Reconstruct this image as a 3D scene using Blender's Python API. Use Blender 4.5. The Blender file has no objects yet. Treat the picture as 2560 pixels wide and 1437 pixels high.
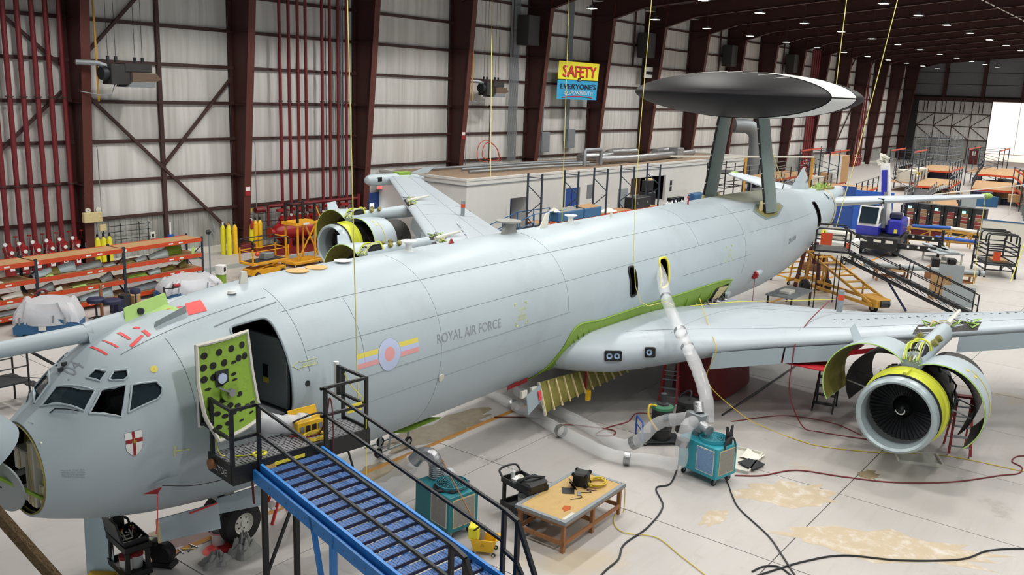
import bpy, bmesh, math, random
from mathutils import Vector as V, Matrix, Euler
from math import sin, cos, pi, radians, sqrt, atan2, tan
random.seed(7)
S = bpy.context.scene
C = S.collection

# ---------------------------------------------------------------- camera
cam_d = bpy.data.cameras.new('camera'); cam = bpy.data.objects.new('camera', cam_d); C.objects.link(cam)
cam_d.sensor_width = 36.0; cam_d.lens = 36.0 * 2223.5 / 2560; cam_d.clip_end = 2000; cam_d.clip_start = .05
yaw, pit, rol = .918637, .217643, .037223
fw = V((sin(yaw) * cos(pit), cos(yaw) * cos(pit), -sin(pit))); rt = V((cos(yaw), -sin(yaw), 0)); upv = rt.cross(fw)
r2 = cos(rol) * rt + sin(rol) * upv; u2 = -sin(rol) * rt + cos(rol) * upv
M = Matrix((r2, u2, -fw)).transposed().to_4x4(); M.translation = V((0, 0, 9.4)); cam.matrix_world = M
S.camera = cam

# ---------------------------------------------------------------- world, exposure
W = bpy.data.worlds.new('overcast_sky'); S.world = W; W.use_nodes = True
nt = W.node_tree; bg = nt.nodes['Background']
sky = nt.nodes.new('ShaderNodeTexSky'); sky.sky_type = 'HOSEK_WILKIE'; sky.turbidity = 8; sky.sun_direction = (-.3, -.55, .78)
mx = nt.nodes.new('ShaderNodeMixRGB'); mx.inputs[0].default_value = .85; mx.inputs[2].default_value = (.92, .97, 1.0, 1)
nt.links.new(sky.outputs[0], mx.inputs[1]); nt.links.new(mx.outputs[0], bg.inputs[0]); bg.inputs[1].default_value = .42
sun_d = bpy.data.lights.new('sun', 'SUN'); sun_d.energy = 4.0; sun_d.angle = .02; sun = bpy.data.objects.new('sun', sun_d); C.objects.link(sun); sun.rotation_euler = V((.5, .22, -.84)).to_track_quat('-Z', 'Y').to_euler()
S.view_settings.view_transform = 'Standard'; S.view_settings.look = 'None'; S.view_settings.gamma = 1.0
S.view_settings.use_curve_mapping = False; S.view_settings.exposure = 0.42
LAMP_POWER = 1650

# ---------------------------------------------------------------- materials
def lin(h):
    h = h.lstrip('#'); o = []
    for i in (0, 2, 4):
        c = int(h[i:i + 2], 16) / 255; o.append(c / 12.92 if c <= .04045 else ((c + .055) / 1.055) ** 2.4)
    return o + [1.0]
MATS = {}
def mat(name, col, rough=.5, metal=0., var=.12, scale=3., bump=0., bscale=40., spec=.5, alpha=1., trans=0., emit=None, estr=0., dirt=None, dscale=1., damt=.5, coat=0., dthr=.55):
    m = bpy.data.materials.new(name); m.use_nodes = True; n = m.node_tree.nodes; l = m.node_tree.links; b = n['Principled BSDF']
    c = lin(col); b.inputs['Roughness'].default_value = rough; b.inputs['Metallic'].default_value = metal
    b.inputs['Specular IOR Level'].default_value = spec; b.inputs['Alpha'].default_value = alpha
    b.inputs['Transmission Weight'].default_value = trans; b.inputs['Coat Weight'].default_value = coat
    tc = n.new('ShaderNodeTexCoord'); nz = n.new('ShaderNodeTexNoise'); nz.inputs['Scale'].default_value = scale; nz.inputs['Detail'].default_value = 5
    l.new(tc.outputs['Object'], nz.inputs['Vector'])
    mx = n.new('ShaderNodeMixRGB'); l.new(nz.outputs[0], mx.inputs[0])
    mx.inputs[1].default_value = [max(0, x * (1 - var)) for x in c[:3]] + [1]; mx.inputs[2].default_value = [min(1, x * (1 + var)) for x in c[:3]] + [1]
    out = mx.outputs[0]
    if dirt:
        d2 = n.new('ShaderNodeTexNoise'); d2.inputs['Scale'].default_value = dscale; d2.inputs['Detail'].default_value = 9; d2.inputs['Roughness'].default_value = .65
        l.new(tc.outputs['Object'], d2.inputs['Vector'])
        rp = n.new('ShaderNodeValToRGB'); rp.color_ramp.elements[0].position = dthr; rp.color_ramp.elements[1].position = min(.99, dthr + .17)
        rp.color_ramp.elements[1].color = (damt, damt, damt, 1); l.new(d2.outputs[0], rp.inputs[0])
        m2 = n.new('ShaderNodeMixRGB'); m2.inputs[2].default_value = lin(dirt); l.new(rp.outputs[0], m2.inputs[0]); l.new(out, m2.inputs[1]); out = m2.outputs[0]
    l.new(out, b.inputs['Base Color'])
    if bump:
        bz = n.new('ShaderNodeTexNoise'); bz.inputs['Scale'].default_value = bscale; bz.inputs['Detail'].default_value = 4; l.new(tc.outputs['Object'], bz.inputs['Vector'])
        bp = n.new('ShaderNodeBump'); bp.inputs['Strength'].default_value = bump; bp.inputs['Distance'].default_value = .02; l.new(bz.outputs[0], bp.inputs['Height']); l.new(bp.outputs[0], b.inputs['Normal'])
    if emit: b.inputs['Emission Color'].default_value = lin(emit); b.inputs['Emission Strength'].default_value = estr
    MATS[name] = m; return m
mat('paint', '#abb8bf', .42, var=.035, scale=.7, bump=.03, bscale=2, dirt='#8b9296', dscale=.45, damt=.28, dthr=.52)
mat('paint_dark', '#8f9ca3', .45, var=.05, scale=1)
mat('paint_wing', '#adb7bf', .4, var=.05, scale=.5, dirt='#84898c', dscale=1.2, damt=.35, dthr=.58)
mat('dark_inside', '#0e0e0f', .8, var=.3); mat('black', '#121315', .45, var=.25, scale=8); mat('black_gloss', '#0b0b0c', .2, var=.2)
mat('rubber', '#1c1c1d', .75, var=.2, scale=6); mat('line', '#767e82', .6, var=.2, scale=10)
mat('green', '#7ea032', .5, var=.18, scale=6, dirt='#56701f', dscale=6, damt=.6); mat('lime', '#a9cf72', .5, var=.06, scale=4)
mat('olive', '#7a7434', .6, var=.3, scale=5, dirt='#4b4520', dscale=7, damt=.7); mat('engine_yellow', '#c9cf3e', .4, var=.05, scale=3)
mat('cowl_inside', '#6d6a3c', .6, var=.2, scale=4); mat('engine_dark', '#2a2826', .5, .3, var=.6, scale=25, bump=.8, bscale=30, dirt='#6b675e', dscale=25, damt=.8)
mat('lip', '#a3b1b5', .3, .25, var=.03); mat('fan', '#4d4e52', .35, .6, var=.15); mat('duct_liner', '#85878a', .4, .2, var=.1)
mat('steel', '#9a9da0', .35, .8, var=.1, scale=6); mat('galv', '#8d9397', .5, .5, var=.15, scale=10); mat('dark_steel', '#34373a', .5, .5, var=.2, scale=8)
mat('foil', '#a9abad', .3, .85, var=.2, scale=6, bump=1., bscale=14)
mat('dome_black', '#121013', .62, spec=.25, var=.12, scale=1.5, bump=.03, bscale=3); mat('dome_white', '#d9dad8', .4, var=.05, scale=2, dirt='#a9a8a2', dscale=2, damt=.4)
mat('strut', '#6f7f7c', .5, var=.08, scale=2, dirt='#4e5a4f', dscale=2, damt=.5)
mat('white', '#dfe0dd', .5, var=.05); mat('off_white', '#cfcdc2', .55, var=.06); mat('white_glow', '#ffffff', .5, var=0, emit='#ffffff', estr=6)
mat('cream', '#c9b98a', .6, var=.2, scale=6, dirt='#8f7c4c', dscale=5, damt=.5); mat('tan_disc', '#cfa765', .6, var=.06)
mat('red', '#8f1c20', .45, var=.12, scale=4); mat('red_mark', '#dd3a3c', .5, var=.05); mat('red_pipe', '#6c1a20', .45, var=.15, scale=3); mat('red_dark', '#641a1c', .5, var=.2)
mat('steel_red', '#3b1a16', .6, var=.18, scale=2, dirt='#2e1412', dscale=1.5, damt=.5); mat('steel_red_lit', '#54241b', .6, var=.15, scale=2)  # steel_red_lit: same red steel, lit-side brightness put into its colour
mat('girt', '#3f2722', .6, var=.2, scale=2)
mat('wall_panel', '#c3c1bd', .75, var=.05, scale=1.2, bump=.15, bscale=3, dirt='#a19d93', dscale=.5, damt=.5, dthr=.5)
mat('wall_panel_top', '#a3a09e', .75, var=.06, scale=1.2, bump=.15, bscale=3)
mat('siding', '#a3a49f', .5, .15, var=.12, scale=1.5, dirt='#74736e', dscale=1.2, damt=.5)
mat('roof_sheet', '#353331', .8, var=.15, scale=1)
mat('roof_panel', '#8b8984', .8, var=.1, scale=1)
mat('orange', '#c2441c', .5, var=.1, scale=4, dirt='#8a3012', dscale=6, damt=.4); mat('rack_blue', '#26323f', .5, var=.15)
mat('board', '#a8845a', .7, var=.15, scale=9, dirt='#7f6040', dscale=4, damt=.5); mat('wood', '#96663f', .6, var=.22, scale=8); mat('plywood', '#bd9d62', .55, var=.12, scale=6, dirt='#8f6a30', dscale=7, damt=.6, dthr=.58)
mat('blue_crate', '#2d5d86', .6, var=.12, scale=3); mat('stair_blue', '#2e86d6', .4, var=.06, scale=3, dirt='#1f5fa0', dscale=8, damt=.35); mat('tread_blue', '#2f558c', .5, .1, var=.12, scale=10)
mat('blue', '#1f52a8', .45, var=.1); mat('navy', '#1b2040', .6, var=.15); mat('crane_blue', '#2a2f9c', .3, var=.08, coat=.3); mat('door_blue', '#1d4488', .5, var=.08)
mat('teal', '#2a93a3', .45, var=.06, scale=3, dirt='#1d6a74', dscale=3, damt=.35); mat('teal_dark', '#20747f', .5, var=.08); mat('grille', '#8b8983', .7, var=.25, scale=30, bump=.3, bscale=80); mat('grille_blue', '#6f93b8', .5, var=.3, scale=30)
mat('yellow', '#e2b31d', .45, var=.08); mat('yellow_bottle', '#ddd229', .4, var=.06); mat('amber', '#e0a01c', .5, var=.1); mat('gold_yellow', '#c08f36', .55, var=.12); mat('tag_yellow', '#e9d94a', .6, var=.05)
mat('rope', '#d9d07a', .8, var=.1, scale=30); mat('rope_yellow', '#e0d94a', .8, var=.1, scale=30); mat('brown_rope', '#6f5a3c', .9, var=.5, scale=120, bump=.6, bscale=200)
mat('hose_red', '#74262c', .5, var=.1); mat('hose_black', '#222326', .5, var=.15); mat('cord_yellow', '#d0b53a', .6, var=.1)
mat('plastic', '#e6e8ea', .2, var=.04, alpha=.3, bump=.4, bscale=8); mat('plastic_sheet', '#d3d5da', .35, var=.06, alpha=.72, bump=.6, bscale=5); mat('plastic_clear', '#eef2f5', .15, alpha=.3, bump=.5, bscale=10)
mat('glass_dark', '#1b2730', .06, var=.3, scale=4, spec=.8); mat('glass', '#33444c', .05, var=.2, alpha=.55, spec=.8); mat('lens', '#9fb8d4', .08, .4, var=.5, scale=40)
mat('block_wall', '#cfcfcb', .75, var=.05, scale=1.5, bump=.1, bscale=6); mat('roof_tan', '#8c7763', .85, var=.15, scale=1.2, dirt='#6b5a49', dscale=.8, damt=.6)
mat('asphalt', '#d8c3b0', .8, var=.1); mat('ext_white', '#f2f2f0', .6, var=.03); mat('ext_grey', '#a9adba', .6, var=.05)
mat('screen', '#7fd0c8', .4, var=.05, emit='#9fe8e0', estr=1.2); mat('part_red', '#7e2b25', .5, var=.5, scale=60); mat('part_tan', '#8c6a4a', .6, var=.5, scale=60)
mat('round_blue', '#b4c0dd', .5, var=.02); mat('round_red', '#d99b9b', .5, var=.03); mat('round_yellow', '#d8cb5c', .5, var=.03); mat('letter', '#8a9195', .6, var=.1, scale=20); mat('letter_yellow', '#c9cf7a', .6, var=.1, scale=30); mat('letter_dark', '#5e6569', .6, var=.1)
mat('gold', '#c0a24a', .5, var=.1); mat('banner_yellow', '#f1e735', .6, var=.04); mat('banner_cyan', '#2fa3d6', .6, var=.06); mat('banner_red', '#cf2b35', .6, var=.06)
mat('lamp_face', '#f4f4ee', .4, var=0, emit='#fffbe8', estr=9); mat('lamp_body', '#5d6062', .5, .3, var=.1)
mat('heater', '#6b5a4c', .5, .2, var=.1); mat('heater_dark', '#3b3a3a', .5, .3, var=.15)
mat('stain_rust', '#b5551c', .8, var=.3, scale=12); mat('red_floor', '#6f191b', .5, var=.15, scale=2); mat('orange_line', '#bb8436', .8, var=.25, scale=5)
mat('grey_cloth', '#8d8d89', .6, var=.25, scale=4, bump=.6, bscale=6); mat('rag', '#e6e2d8', .8, var=.1); mat('grey_panel', '#9ba4a6', .45, .2, var=.06)
mat('pale_panel', '#bcd2da', .4, var=.04); mat('lime_paper', '#a6e05a', .6, var=.05); mat('tank_red', '#8f1518', .3, var=.06); mat('wing_red', '#b3202a', .5, var=.08)
mat('grey_net', '#7d807f', .6, .3, var=.1); mat('tarp_red', '#6b1a1d', .7, var=.15)

# ---------------------------------------------------------------- mesh building helpers
class MB:
    def __init__(s): s.v = []; s.f = []
    def add(s, vs, fs):
        o = len(s.v); s.v += [tuple(v) for v in vs]; s.f += [tuple(i + o for i in f) for f in fs]; return s
    def box(s, x0, y0, z0, x1, y1, z1):
        return s.add([(x, y, z) for z in (z0, z1) for y in (y0, y1) for x in (x0, x1)], [(0, 2, 3, 1), (4, 5, 7, 6), (0, 1, 5, 4), (2, 6, 7, 3), (0, 4, 6, 2), (1, 3, 7, 5)])
    def cbox(s, x0, y0, z0, x1, y1, z1, c=.01):      # chamfered box
        X = (x0, x1); Y = (y0, y1); Z = (z0, z1); vs = []; idx = {}
        for i in (0, 1):
            for j in (0, 1):
                for k in (0, 1):
                    a, b, d = (1 - 2 * i) * c, (1 - 2 * j) * c, (1 - 2 * k) * c
                    for n, q in (('x', (X[i], Y[j] + b, Z[k] + d)), ('y', (X[i] + a, Y[j], Z[k] + d)), ('z', (X[i] + a, Y[j] + b, Z[k]))): idx[i, j, k, n] = len(vs); vs.append(q)
        g = lambda *a: idx[a]; fs = []
        for i in (0, 1):
            fs.append([g(i, 0, 0, 'x'), g(i, 1, 0, 'x'), g(i, 1, 1, 'x'), g(i, 0, 1, 'x')][::1 if i else -1])
            fs.append([g(0, i, 0, 'y'), g(1, i, 0, 'y'), g(1, i, 1, 'y'), g(0, i, 1, 'y')][::-1 if i else 1])
            fs.append([g(0, 0, i, 'z'), g(1, 0, i, 'z'), g(1, 1, i, 'z'), g(0, 1, i, 'z')][::1 if i else -1])
        for i in (0, 1):
            for j in (0, 1):
                fs.append((g(i, j, 0, 'x'), g(i, j, 1, 'x'), g(i, j, 1, 'y'), g(i, j, 0, 'y')))
                fs.append((g(i, 0, j, 'x'), g(i, 1, j, 'x'), g(i, 1, j, 'z'), g(i, 0, j, 'z')))
                fs.append((g(0, i, j, 'y'), g(1, i, j, 'y'), g(1, i, j, 'z'), g(0, i, j, 'z')))
                for k in (0, 1): fs.append((g(i, j, k, 'x'), g(i, j, k, 'y'), g(i, j, k, 'z')))
        return s.add(vs, fs)
    def bar(s, a, b, w, h=None, up=(0, 0, 1)):
        h = h or w; a = V(a); b = V(b); d = (b - a).normalized(); u = V(up)
        if abs(d.dot(u)) > .98: u = V((1, 0, 0))
        x = d.cross(u).normalized(); y = x.cross(d)
        q = [a + x * i * w / 2 + y * j * h / 2 for i, j in ((-1, -1), (1, -1), (1, 1), (-1, 1))]
        return s.add(q + [p + (b - a) for p in q], [(0, 1, 2, 3), (7, 6, 5, 4), (0, 4, 5, 1), (1, 5, 6, 2), (2, 6, 7, 3), (3, 7, 4, 0)])
    def cyl(s, a, b, r, r2=None, n=14, cap=True):
        a = V(a); b = V(b); r2 = r if r2 is None else r2; d = (b - a).normalized(); u = V((0, 0, 1)) if abs(d.z) < .9 else V((1, 0, 0)); x = d.cross(u).normalized(); y = d.cross(x)
        vs = [a + (x * cos(2 * pi * i / n) + y * sin(2 * pi * i / n)) * r for i in range(n)] + [b + (x * cos(2 * pi * i / n) + y * sin(2 * pi * i / n)) * r2 for i in range(n)]
        fs = [(i, (i + 1) % n, n + (i + 1) % n, n + i) for i in range(n)]
        if cap: fs += [tuple(range(n))[::-1], tuple(range(n, 2 * n))]
        return s.add(vs, fs)
    def tube(s, pts, r, n=8, cap=True, smooth=0):
        P = [V(p) for p in pts]
        for _ in range(smooth):
            Q = [P[0]]
            for i in range(len(P) - 1): Q += [P[i] * .75 + P[i + 1] * .25, P[i] * .25 + P[i + 1] * .75]
            P = Q + [P[-1]]
        R = r if isinstance(r, (list, tuple)) else [r] * len(P)
        vs = []; d0 = (P[1] - P[0]).normalized(); u = V((0, 0, 1)) if abs(d0.z) < .9 else V((1, 0, 0)); x = d0.cross(u).normalized()
        for i, p in enumerate(P):
            d = ((P[min(i + 1, len(P) - 1)] - P[max(i - 1, 0)])).normalized(); x = (x - d * x.dot(d)).normalized(); y = d.cross(x)
            rr = R[min(i, len(R) - 1)]
            vs += [p + (x * cos(2 * pi * k / n) + y * sin(2 * pi * k / n)) * rr for k in range(n)]
        fs = [(i * n + k, i * n + (k + 1) % n, (i + 1) * n + (k + 1) % n, (i + 1) * n + k) for i in range(len(P) - 1) for k in range(n)]
        if cap: fs += [tuple(range(n))[::-1], tuple(range((len(P) - 1) * n, len(P) * n))]
        return s.add(vs, fs)
    def lathe(s, prof, o, d, n=32, a0=0, a1=2 * pi, ref=None):
        o = V(o); d = V(d).normalized(); u = V(ref) if ref else (V((0, 0, 1)) if abs(d.z) < .9 else V((1, 0, 0))); x = (u - d * u.dot(d)).normalized(); y = d.cross(x)
        full = abs(a1 - a0) > 2 * pi - 1e-4; m = n if full else n + 1
        vs = [o + d * t + (x * cos(a0 + (a1 - a0) * k / n) + y * sin(a0 + (a1 - a0) * k / n)) * r for t, r in prof for k in range(m)]
        fs = [(i * m + k, i * m + (k + 1) % m, (i + 1) * m + (k + 1) % m, (i + 1) * m + k) for i in range(len(prof) - 1) for k in range(n)]
        return s.add(vs, fs)
    def prism(s, poly, vec):
        n = len(poly); v = V(vec); P = [V(p) for p in poly]
        return s.add(P + [p + v for p in P], [tuple(range(n)), tuple(range(2 * n - 1, n - 1, -1))] + [(i, n + i, n + (i + 1) % n, (i + 1) % n) for i in range(n)])
    def grid(s, fn, nu, nv, cu=False, cv=False):
        mu = nu if cu else nu + 1; mv = nv if cv else nv + 1
        vs = [fn(i / nu, j / nv) for i in range(mu) for j in range(mv)]
        return s.add(vs, [(i * mv + j, ((i + 1) % mu) * mv + j, ((i + 1) % mu) * mv + (j + 1) % mv, i * mv + (j + 1) % mv) for i in range(nu) for j in range(nv)])
    def sph(s, c, r, n=12, sz=1.):
        return s.lathe([(-r * sz * cos(pi * i / n), max(1e-4, r * sin(pi * i / n))) for i in range(n + 1)], c, (0, 0, 1), n=2 * n)
    def xf(s, m): s.v = [tuple(m @ V(v)) for v in s.v]; return s
    def mesh(s, name, m, smooth=True, ang=35, fix=True):
        me = bpy.data.meshes.new(name); me.from_pydata(s.v, [], s.f); me.validate()
        if fix:
            bm = bmesh.new(); bm.from_mesh(me); bmesh.ops.recalc_face_normals(bm, faces=bm.faces); bm.to_mesh(me); bm.free()
        me.materials.append(MATS[m] if isinstance(m, str) else m)
        if smooth:
            me.polygons.foreach_set('use_smooth', [True] * len(me.polygons)); me.set_sharp_from_angle(angle=radians(ang))
        return me
    def obj(s, name, m, parent=None, smooth=True, ang=35, loc=None, rz=0, fix=True):
        o = bpy.data.objects.new(name, s.mesh(name, m, smooth, ang, fix)); C.objects.link(o)
        if parent: o.parent = parent
        if loc is not None: o.location = loc
        o.rotation_euler = (0, 0, rz); return o
def inst(name, me, parent=None, loc=(0, 0, 0), rot=(0, 0, 0), scl=(1, 1, 1)):
    o = bpy.data.objects.new(name, me); C.objects.link(o); o.location = loc; o.rotation_euler = rot; o.scale = scl
    if parent: o.parent = parent
    return o
def tag(o, label=None, cat=None, group=None, kind=None):
    if label: o['label'] = label
    if cat: o['category'] = cat
    if group: o['group'] = group
    if kind: o['kind'] = kind
    return o
def thing(name, label, cat, loc=(0, 0, 0), rz=0, group=None):
    o = bpy.data.objects.new(name, None); C.objects.link(o); o.location = loc; o.rotation_euler = (0, 0, rz); o.empty_display_size = .3
    return tag(o, label, cat, group)
def dup(o, parent=None, loc=None, rz=None, label=None, group=None):
    c = o.copy(); C.objects.link(c); c.parent = parent
    for ch in o.children: dup(ch, c)
    if loc is not None: c.location = loc
    if rz is not None: c.rotation_euler = (0, 0, rz)
    if label: c['label'] = label
    if group: c['group'] = group
    return c
def bez(pts, n=10):          # Catmull-Rom through points
    P = [V(p) for p in pts]; P = [2 * P[0] - P[1]] + P + [2 * P[-1] - P[-2]]; out = []
    for i in range(1, len(P) - 2):
        for k in range(n):
            t = k / n; out.append(.5 * ((2 * P[i]) + (P[i + 1] - P[i - 1]) * t + (2 * P[i - 1] - 5 * P[i] + 4 * P[i + 1] - P[i + 2]) * t * t + (3 * P[i] - P[i - 1] - 3 * P[i + 1] + P[i + 2]) * t ** 3))
    return out + [P[-2]]
def text_pts(txt, size=1., font=None, sp=1.):      # flat text -> verts / faces in the xy plane, left-bottom at the origin
    cu = bpy.data.curves.new('t', 'FONT'); cu.body = txt; cu.size = size; cu.space_character = sp; cu.resolution_u = 3; cu.align_x = 'CENTER'; cu.align_y = 'CENTER'
    o = bpy.data.objects.new('t', cu); C.objects.link(o); dg = bpy.context.evaluated_depsgraph_get(); me = bpy.data.meshes.new_from_object(o.evaluated_get(dg))
    vs = [v.co.copy() for v in me.vertices]; fs = [tuple(p.vertices) for p in me.polygons]
    bpy.data.objects.remove(o); bpy.data.meshes.remove(me); bpy.data.curves.remove(cu); return vs, fs
# ================================================================ SETTING
def floor_material():
    m = bpy.data.materials.new('concrete'); m.use_nodes = True; n = m.node_tree.nodes; l = m.node_tree.links; b = n['Principled BSDF']
    g = n.new('ShaderNodeNewGeometry')
    def noise(sc, det=6, ro=.6, vec=None):
        t = n.new('ShaderNodeTexNoise'); t.inputs['Scale'].default_value = sc; t.inputs['Detail'].default_value = det; t.inputs['Roughness'].default_value = ro
        l.new(vec or g.outputs['Position'], t.inputs['Vector']); return t.outputs[0]
    def ramp(x, a, c, hi=1.):
        r = n.new('ShaderNodeValToRGB'); r.color_ramp.elements[0].position = a; r.color_ramp.elements[1].position = c; r.color_ramp.elements[1].color = (hi, hi, hi, 1); l.new(x, r.inputs[0]); return r.outputs[0]
    def mix(f, a, c):
        x = n.new('ShaderNodeMixRGB'); l.new(f, x.inputs[0])
        for i, q in ((1, a), (2, c)):
            if isinstance(q, str): x.inputs[i].default_value = lin(q)
            else: l.new(q, x.inputs[i])
        return x.outputs[0]
    mp = n.new('ShaderNodeMapping'); mp.inputs['Scale'].default_value = (.35, 3.2, 1); mp.inputs['Rotation'].default_value = (0, 0, .5); l.new(g.outputs['Position'], mp.inputs['Vector'])
    c = mix(noise(.35), '#aaa5a1', '#c3bfbc')
    c = mix(ramp(noise(1.2, 8, .7, mp.outputs[0]), .52, .75, .55), c, '#a9a299')
    c = mix(ramp(noise(.16, 9, .62), .60, .66, .75), c, '#b9a98e')
    c = mix(ramp(noise(.55, 10, .7), .60, .74, .8), c, '#8d877b')
    c = mix(ramp(noise(3.1, 6, .7), .68, .76, .6), c, '#6c665c')
    l.new(c, b.inputs['Base Color']); b.inputs['Roughness'].default_value = .42; b.inputs['Specular IOR Level'].default_value = .35
    bp = n.new('ShaderNodeBump'); bp.inputs['Strength'].default_value = .12; bp.inputs['Distance'].default_value = .01; l.new(noise(14, 5), bp.inputs['Height']); l.new(bp.outputs[0], b.inputs['Normal'])
    MATS['concrete'] = m
floor_material()
def streak_material(name, c1, c2, sc=(3.5, 3.5, .12), rough=.75):
    m = mat(name, c1, rough, var=.05, bump=.0); n = m.node_tree.nodes; l = m.node_tree.links; b = n['Principled BSDF']
    g = n.new('ShaderNodeNewGeometry'); mp = n.new('ShaderNodeMapping'); mp.inputs['Scale'].default_value = sc; l.new(g.outputs['Position'], mp.inputs['Vector'])
    t = n.new('ShaderNodeTexNoise'); t.inputs['Scale'].default_value = 1; t.inputs['Detail'].default_value = 6; l.new(mp.outputs[0], t.inputs['Vector'])
    r = n.new('ShaderNodeValToRGB'); r.color_ramp.elements[0].position = .35; r.color_ramp.elements[1].position = .7; r.color_ramp.elements[0].color = lin(c1); r.color_ramp.elements[1].color = lin(c2); l.new(t.outputs[0], r.inputs[0]); l.new(r.outputs[0], b.inputs['Base Color'])
    bp = n.new('ShaderNodeBump'); bp.inputs['Strength'].default_value = .35; bp.inputs['Distance'].default_value = .05; l.new(t.outputs[0], bp.inputs['Height']); l.new(bp.outputs[0], b.inputs['Normal'])
streak_material('wall_panel', '#d4d3d0', '#bcb9b4'); streak_material('siding', '#a9aaa6', '#878680', (1.5, 1.5, .5), .5); streak_material('roof_panel', '#6b6967', '#4d4b49', (.3, .6, .6))

YW = 43.2; XE = 169.0
COLX = [12.08 + 9.06 * i for i in range(18)]           # column lines, B4 onwards
ROWS = [2.36, 4.2, 6.16, 8.1, 10.03, 11.96, 13.85, 15.75, 17.2]
# ---- floor
fl_ = tag(MB().box(-30, -30, -.5, XE + .5, YW + .2, -.035).obj('floor', 'dark_steel', smooth=False), 'pale grey sealed concrete hangar floor with dark joints and stains', kind='structure')
jx = [-29.9, -9, .9, 4.9, 8.9, 12.9, 16.9, 21.2, 25., 28.85] + [32.85 + 4 * i for i in range(18)] + [XE + .4]; jy = [-29.9, -16.7, -9.2, -1.7, 5.81, 13.33, 20.85, 28.37, 35.89, YW + .1]
slab = MB().box(0, 0, -.08, 1, 1, 0).mesh('slab', 'concrete', smooth=False)
for i in range(len(jx) - 1):
    for j in range(len(jy) - 1):
        inst('slab', slab, fl_, (jx[i] + .012, jy[j] + .012, 0), scl=(jx[i + 1] - jx[i] - .024, jy[j + 1] - jy[j] - .024, 1))
def floor_patch(name, poly, m, z=.004): return MB().prism([(x, y, .0005) for x, y in poly], (0, 0, z)).obj(name, m, fl_, smooth=False)
floor_patch('painted_line', [(-10, 15.17), (60, 15.17), (60, 15.33), (-10, 15.33)], 'orange_line', .002)
floor_patch('painted_walkway', [(20, 38.4), (42, 38.4), (42, 39.4), (20, 39.4)], 'grey_panel', .002)
floor_patch('red_deck', [(30.3, 39.6), (41, 39.6), (41, 42.8), (30.3, 42.8)], 'red_floor', .03)
def blob(cx, cy, rx, ry, n=26, seed=1, rot=0):
    r = random.Random(seed); out = []
    for k in range(n):
        a = 2 * pi * k / n; q = .7 + .5 * r.random(); x, y = rx * q * cos(a), ry * q * sin(a); out.append((cx + x * cos(rot) - y * sin(rot), cy + x * sin(rot) + y * cos(rot)))
    return out
mat('oil_red', '#6d3a30', .4, var=.5, scale=5, dirt='#3c2a1e', dscale=5, damt=.8); mat('oil_brown', '#8b7d63', .5, var=.35, scale=4, dirt='#5b4e35', dscale=5, damt=.6); mat('tan_stain', '#bdad93', .6, var=.15, scale=3, dirt='#d0cbc4', dscale=3, damt=.9, dthr=.5)
floor_patch('oil_stain', blob(9.7, 15.5, .6, .35, seed=3), 'oil_red', .0016)
floor_patch('oil_stain', blob(9.2, 15.9, .9, .4, seed=4, rot=.4), 'oil_brown', .0012)
floor_patch('oil_stain', blob(17.6, 15.8, 2.3, .6, seed=5), 'oil_brown', .0012); floor_patch('oil_stain', blob(14.6, 15.0, 1.0, .5, seed=6), 'oil_brown', .0012)
floor_patch('tan_stain', blob(19.2, 4.2, 2.4, .75, seed=8, rot=-1.1), 'tan_stain', .0012); floor_patch('tan_stain', blob(20.3, 6.8, 1.4, .7, seed=9, rot=-.8), 'tan_stain', .0012); floor_patch('tan_stain', blob(17.9, 7.6, .5, .25, seed=10), 'tan_stain', .0012)
floor_patch('oil_stain', blob(22.9, 5.6, .35, .25, seed=12), 'oil_brown', .0013)

# ---- long side wall behind the aircraft
wb = tag(MB().box(-20, YW + .12, 0, XE + .4, YW + .3, 17.6).obj('wall_back', 'roof_sheet', smooth=False), 'long hangar side wall of white panels between dark red steel columns', kind='structure')
xs = [-6.04, 3.02] + COLX
pan = {}
for j in range(len(ROWS) - 1):
    h = ROWS[j + 1] - ROWS[j] - .05
    def pf(u, v, h=h): return (u * 8.98, -.05 * sin(pi * v) * (1 - abs(2 * u - 1) ** 6), v * h)
    pan[j] = MB().grid(pf, 12, 4).mesh('wall_panel', 'wall_panel')
for i in range(len(xs) - 1):
    for j in range(len(ROWS) - 1): inst('panel', pan[j], wb, (xs[i] + .04, YW + .06, ROWS[j] + .025))
def corr(w, h, pitch=.3, d=.045):
    m = MB(); prof = []; x = 0
    while x < w - .01: prof += [(x, 0), (x + pitch * .55, 0), (x + pitch * .65, -d), (x + pitch * .9, -d)]; x += pitch
    prof.append((w, 0)); n = len(prof)
    return m.add([(a, b, 0) for a, b in prof] + [(a, b, h) for a, b in prof], [(i, i + 1, n + i + 1, n + i) for i in range(n - 1)])
sid = corr(9.0, 2.1).mesh('siding', 'siding', smooth=False)
for i in range(len(xs) - 1): inst('siding_sheet', sid, wb, (xs[i] + .03, YW + .05, .25))
cur = tag(MB().box(-20, YW - .22, 0, XE, YW + .12, .3).obj('baseboard_back', 'off_white', smooth=False), 'low concrete kerb along the foot of the hangar wall', kind='structure')
for z in ROWS[:-1]:
    g = MB().bar((-20, YW - .02, z), (XE, YW - .02, z), .16, .09); g.bar((-20, YW - .1, z + .06), (XE, YW - .1, z + .06), .03, .14); g.obj('girt', 'girt', wb, smooth=False)
def dep(z): return .75 + .085 * z
cm = MB().prism([(.0, 0, 0), (.0, -dep(0), 0), (0, -dep(17), 17), (0, 0, 17)], (.03, 0, 0)).mesh('column', 'steel_red', smooth=False)
fm = MB(); fm.prism([(-.21, -dep(0), 0), (.24, -dep(0), 0), (.24, -dep(17), 17), (-.21, -dep(17), 17)], (0, -.04, 0)); cf = fm.mesh('flange', 'steel_red_lit', smooth=False)
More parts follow.
